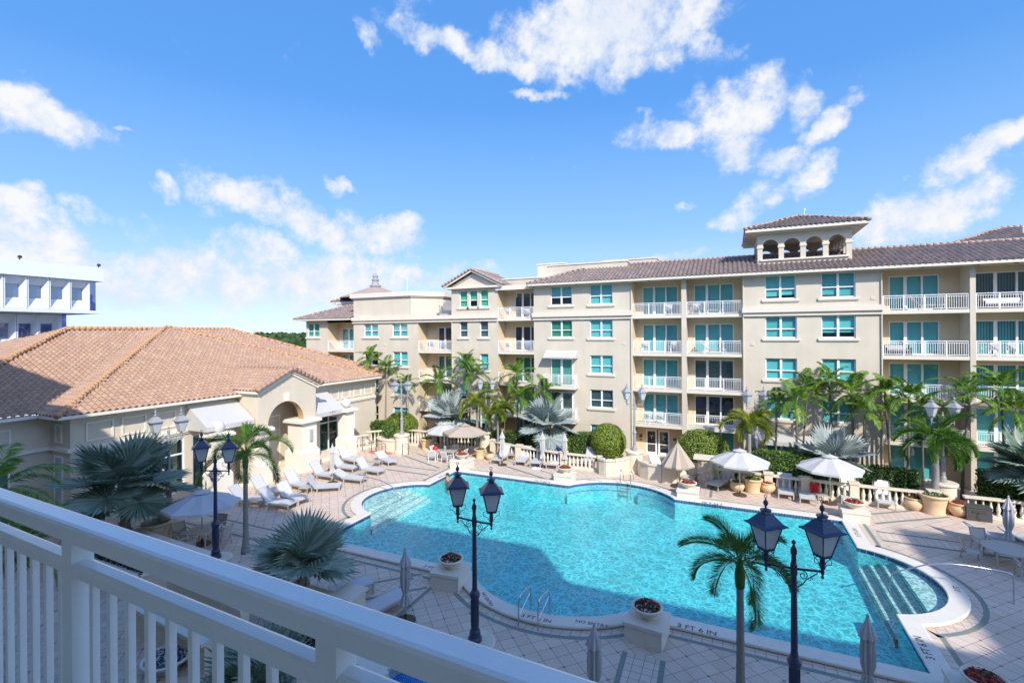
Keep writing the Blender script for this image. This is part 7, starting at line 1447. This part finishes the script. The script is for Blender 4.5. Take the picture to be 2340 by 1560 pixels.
# ------------------------------------------------------------------ balcony furniture on the far building
bw = Placer(make_chair('white', 'sling', 'chairs on the balconies of the long building')); bd = Placer(make_chair('frame', 'bench', 'chairs on the balconies of the long building'))
for u, v, k, lab, pl_ in [(1162, 720, 4, 'white chair on the top balcony under the flat band', bw), (1203, 720, 4, 'second white chair on the top balcony under the flat band', bw), (1162, 795, 3, 'white chair on the fourth floor balcony below the flat band', bw), (1205, 795, 3, 'grey chair on the fourth floor balcony below the flat band', bd), (1472, 800, 3, 'white chair in front of the teal doors, fourth floor', bw), (1538, 800, 3, 'chair right of the white one, fourth floor', bw), (1525, 712, 4, 'white chair on the top balcony left of the pillar', bw), (1588, 712, 4, 'white chair on the top balcony right of the pillar', bw),
                          (1480, 955, 1, 'chair on the balcony above the entrance doors', bw), (1505, 955, 1, 'second chair on the balcony above the entrance doors', bw), (2260, 800, 3, 'left chair on the right edge balcony, fourth floor', bw), (2300, 800, 3, 'right chair on the right edge balcony, fourth floor', bw), (985, 780, 3, 'chair on the balcony left of the narrow windows', bd), (1012, 780, 3, 'second chair on the balcony left of the narrow windows', bd)]:
    c = aty(u, v, 42.9); pl_.put((c.x, 42.9, FZ[k]), PI + .4, lab)
def sofa(label, x0, x1, z, mat):
    r_ = thing('balcony_sofa', label, 'sofa', ((x0 + x1) / 2, 43.1, z)); w = (x1 - x0) / 2; mb = MB(); mb.box(-w, -.4, 0, w, .35, .3); mb.box(-w, .2, .3, w, .35, .75); mb.box(-w, -.4, .3, -w + .15, .2, .55); mb.box(w - .15, -.4, .3, w, .2, .55); mb.build('body', M['greybox'], r_); mb = MB(); mb.box(-w + .16, -.38, .301, w - .16, .19, .42); mb.box(-w + .16, .08, .421, w - .16, .19, .72); mb.build('cushion', M[mat], r_)
sofa('dark wicker sofa on the fourth floor right balcony', 10.0, 11.6, FZ[3], 'greycanvas'); sofa('striped sofa on the top right edge balcony', 15.4, 17.6, FZ[4], 'towel')
for x, z, lab in [(12.3, FZ[4], 'white lounger on the top right balcony'), (-1.7, FZ[4], 'white lounger on the top balcony right of the pillar'), (-1.5, FZ[3], 'white lounger on the fourth floor balcony right of the pillar')]: o = lg.put((x - .3, 42.95, z), 0, lab, 1.0); o['group'] = 'loungers on the balconies'
# ------------------------------------------------------------------ far distance
rg = random.Random(9); mb = MB()
for k in range(2600):
    x = rg.uniform(-1100, -120); y = rg.uniform(190, 1600); d = math.hypot(x, y); s = rg.uniform(4, 9) * (1 + d / 900); z = -7 + s * .4
    for j in range(3):
        a = rg.uniform(0, 6.28); mb.q((x - s * math.cos(a), y - s * math.sin(a), -7), (x + s * math.cos(a), y + s * math.sin(a), -7), (x + s * .8 * math.cos(a), y + s * .8 * math.sin(a), z + s * .35), (x, y, z + s * .75), (x - s * .8 * math.cos(a), y - s * .8 * math.sin(a), z + s * .3))
tag(mb.build('distant_woods', M['treemass']), kind='stuff')
def towerb(u0, u1, vt, Y, label, fl=12):
    a = aty(u0, vt, Y); b = aty(u1, vt, Y); r_ = thing('high_rise', label, 'high rise', ((a.x + b.x) / 2, Y, -7), 0, 'distant towers on the horizon'); w = (b.x - a.x) / 2; h = a.z + 7; mb = MB(); mb.box(-w, 0, 0, w, w * 1.2, h); mb.box(-w * .4, w * .3, h, w * .3, w * .8, h + 4); mb.build('wall', M['tower1'], r_); mb = MB()
    for k in range(5): x = -w + 2 * w * (k + .5) / 5; mb.box(x - w * .09, -.6, 6, x + w * .09, -.1, h - 4)
    mb.build('windows', M['dglass'], r_)
towerb(516, 528, 754, 1500, 'small pale tower farthest left on the horizon'); towerb(530, 541, 752, 1500, 'tall pale tower just right of the leftmost one'); towerb(543, 552, 755, 1450, 'narrow pale tower above the clubhouse roof edge'); towerb(579, 590, 755, 1400, 'striped tower in the middle of the skyline'); towerb(591, 599, 755, 1400, 'tower touching the striped one on the skyline'); towerb(602, 627, 761, 1500, 'long low block at the right of the skyline')
r_ = thing('flat_roofed_building', 'low white flat roofed building just beyond the clubhouse roof', 'building', (-150, 175, -7)); mb = MB(); mb.box(-22, -12, 0, 22, 12, 11); mb.build('wall', M['whitewall'], r_); mb = MB(); mb.box(-23, -13, 11, 23, 13, 11.8); mb.build('roof', M['whitewall'], r_); mb = MB(); mb.box(-20, -12.1, 6, 20, -12.02, 9); mb.build('window', M['dglass'], r_)
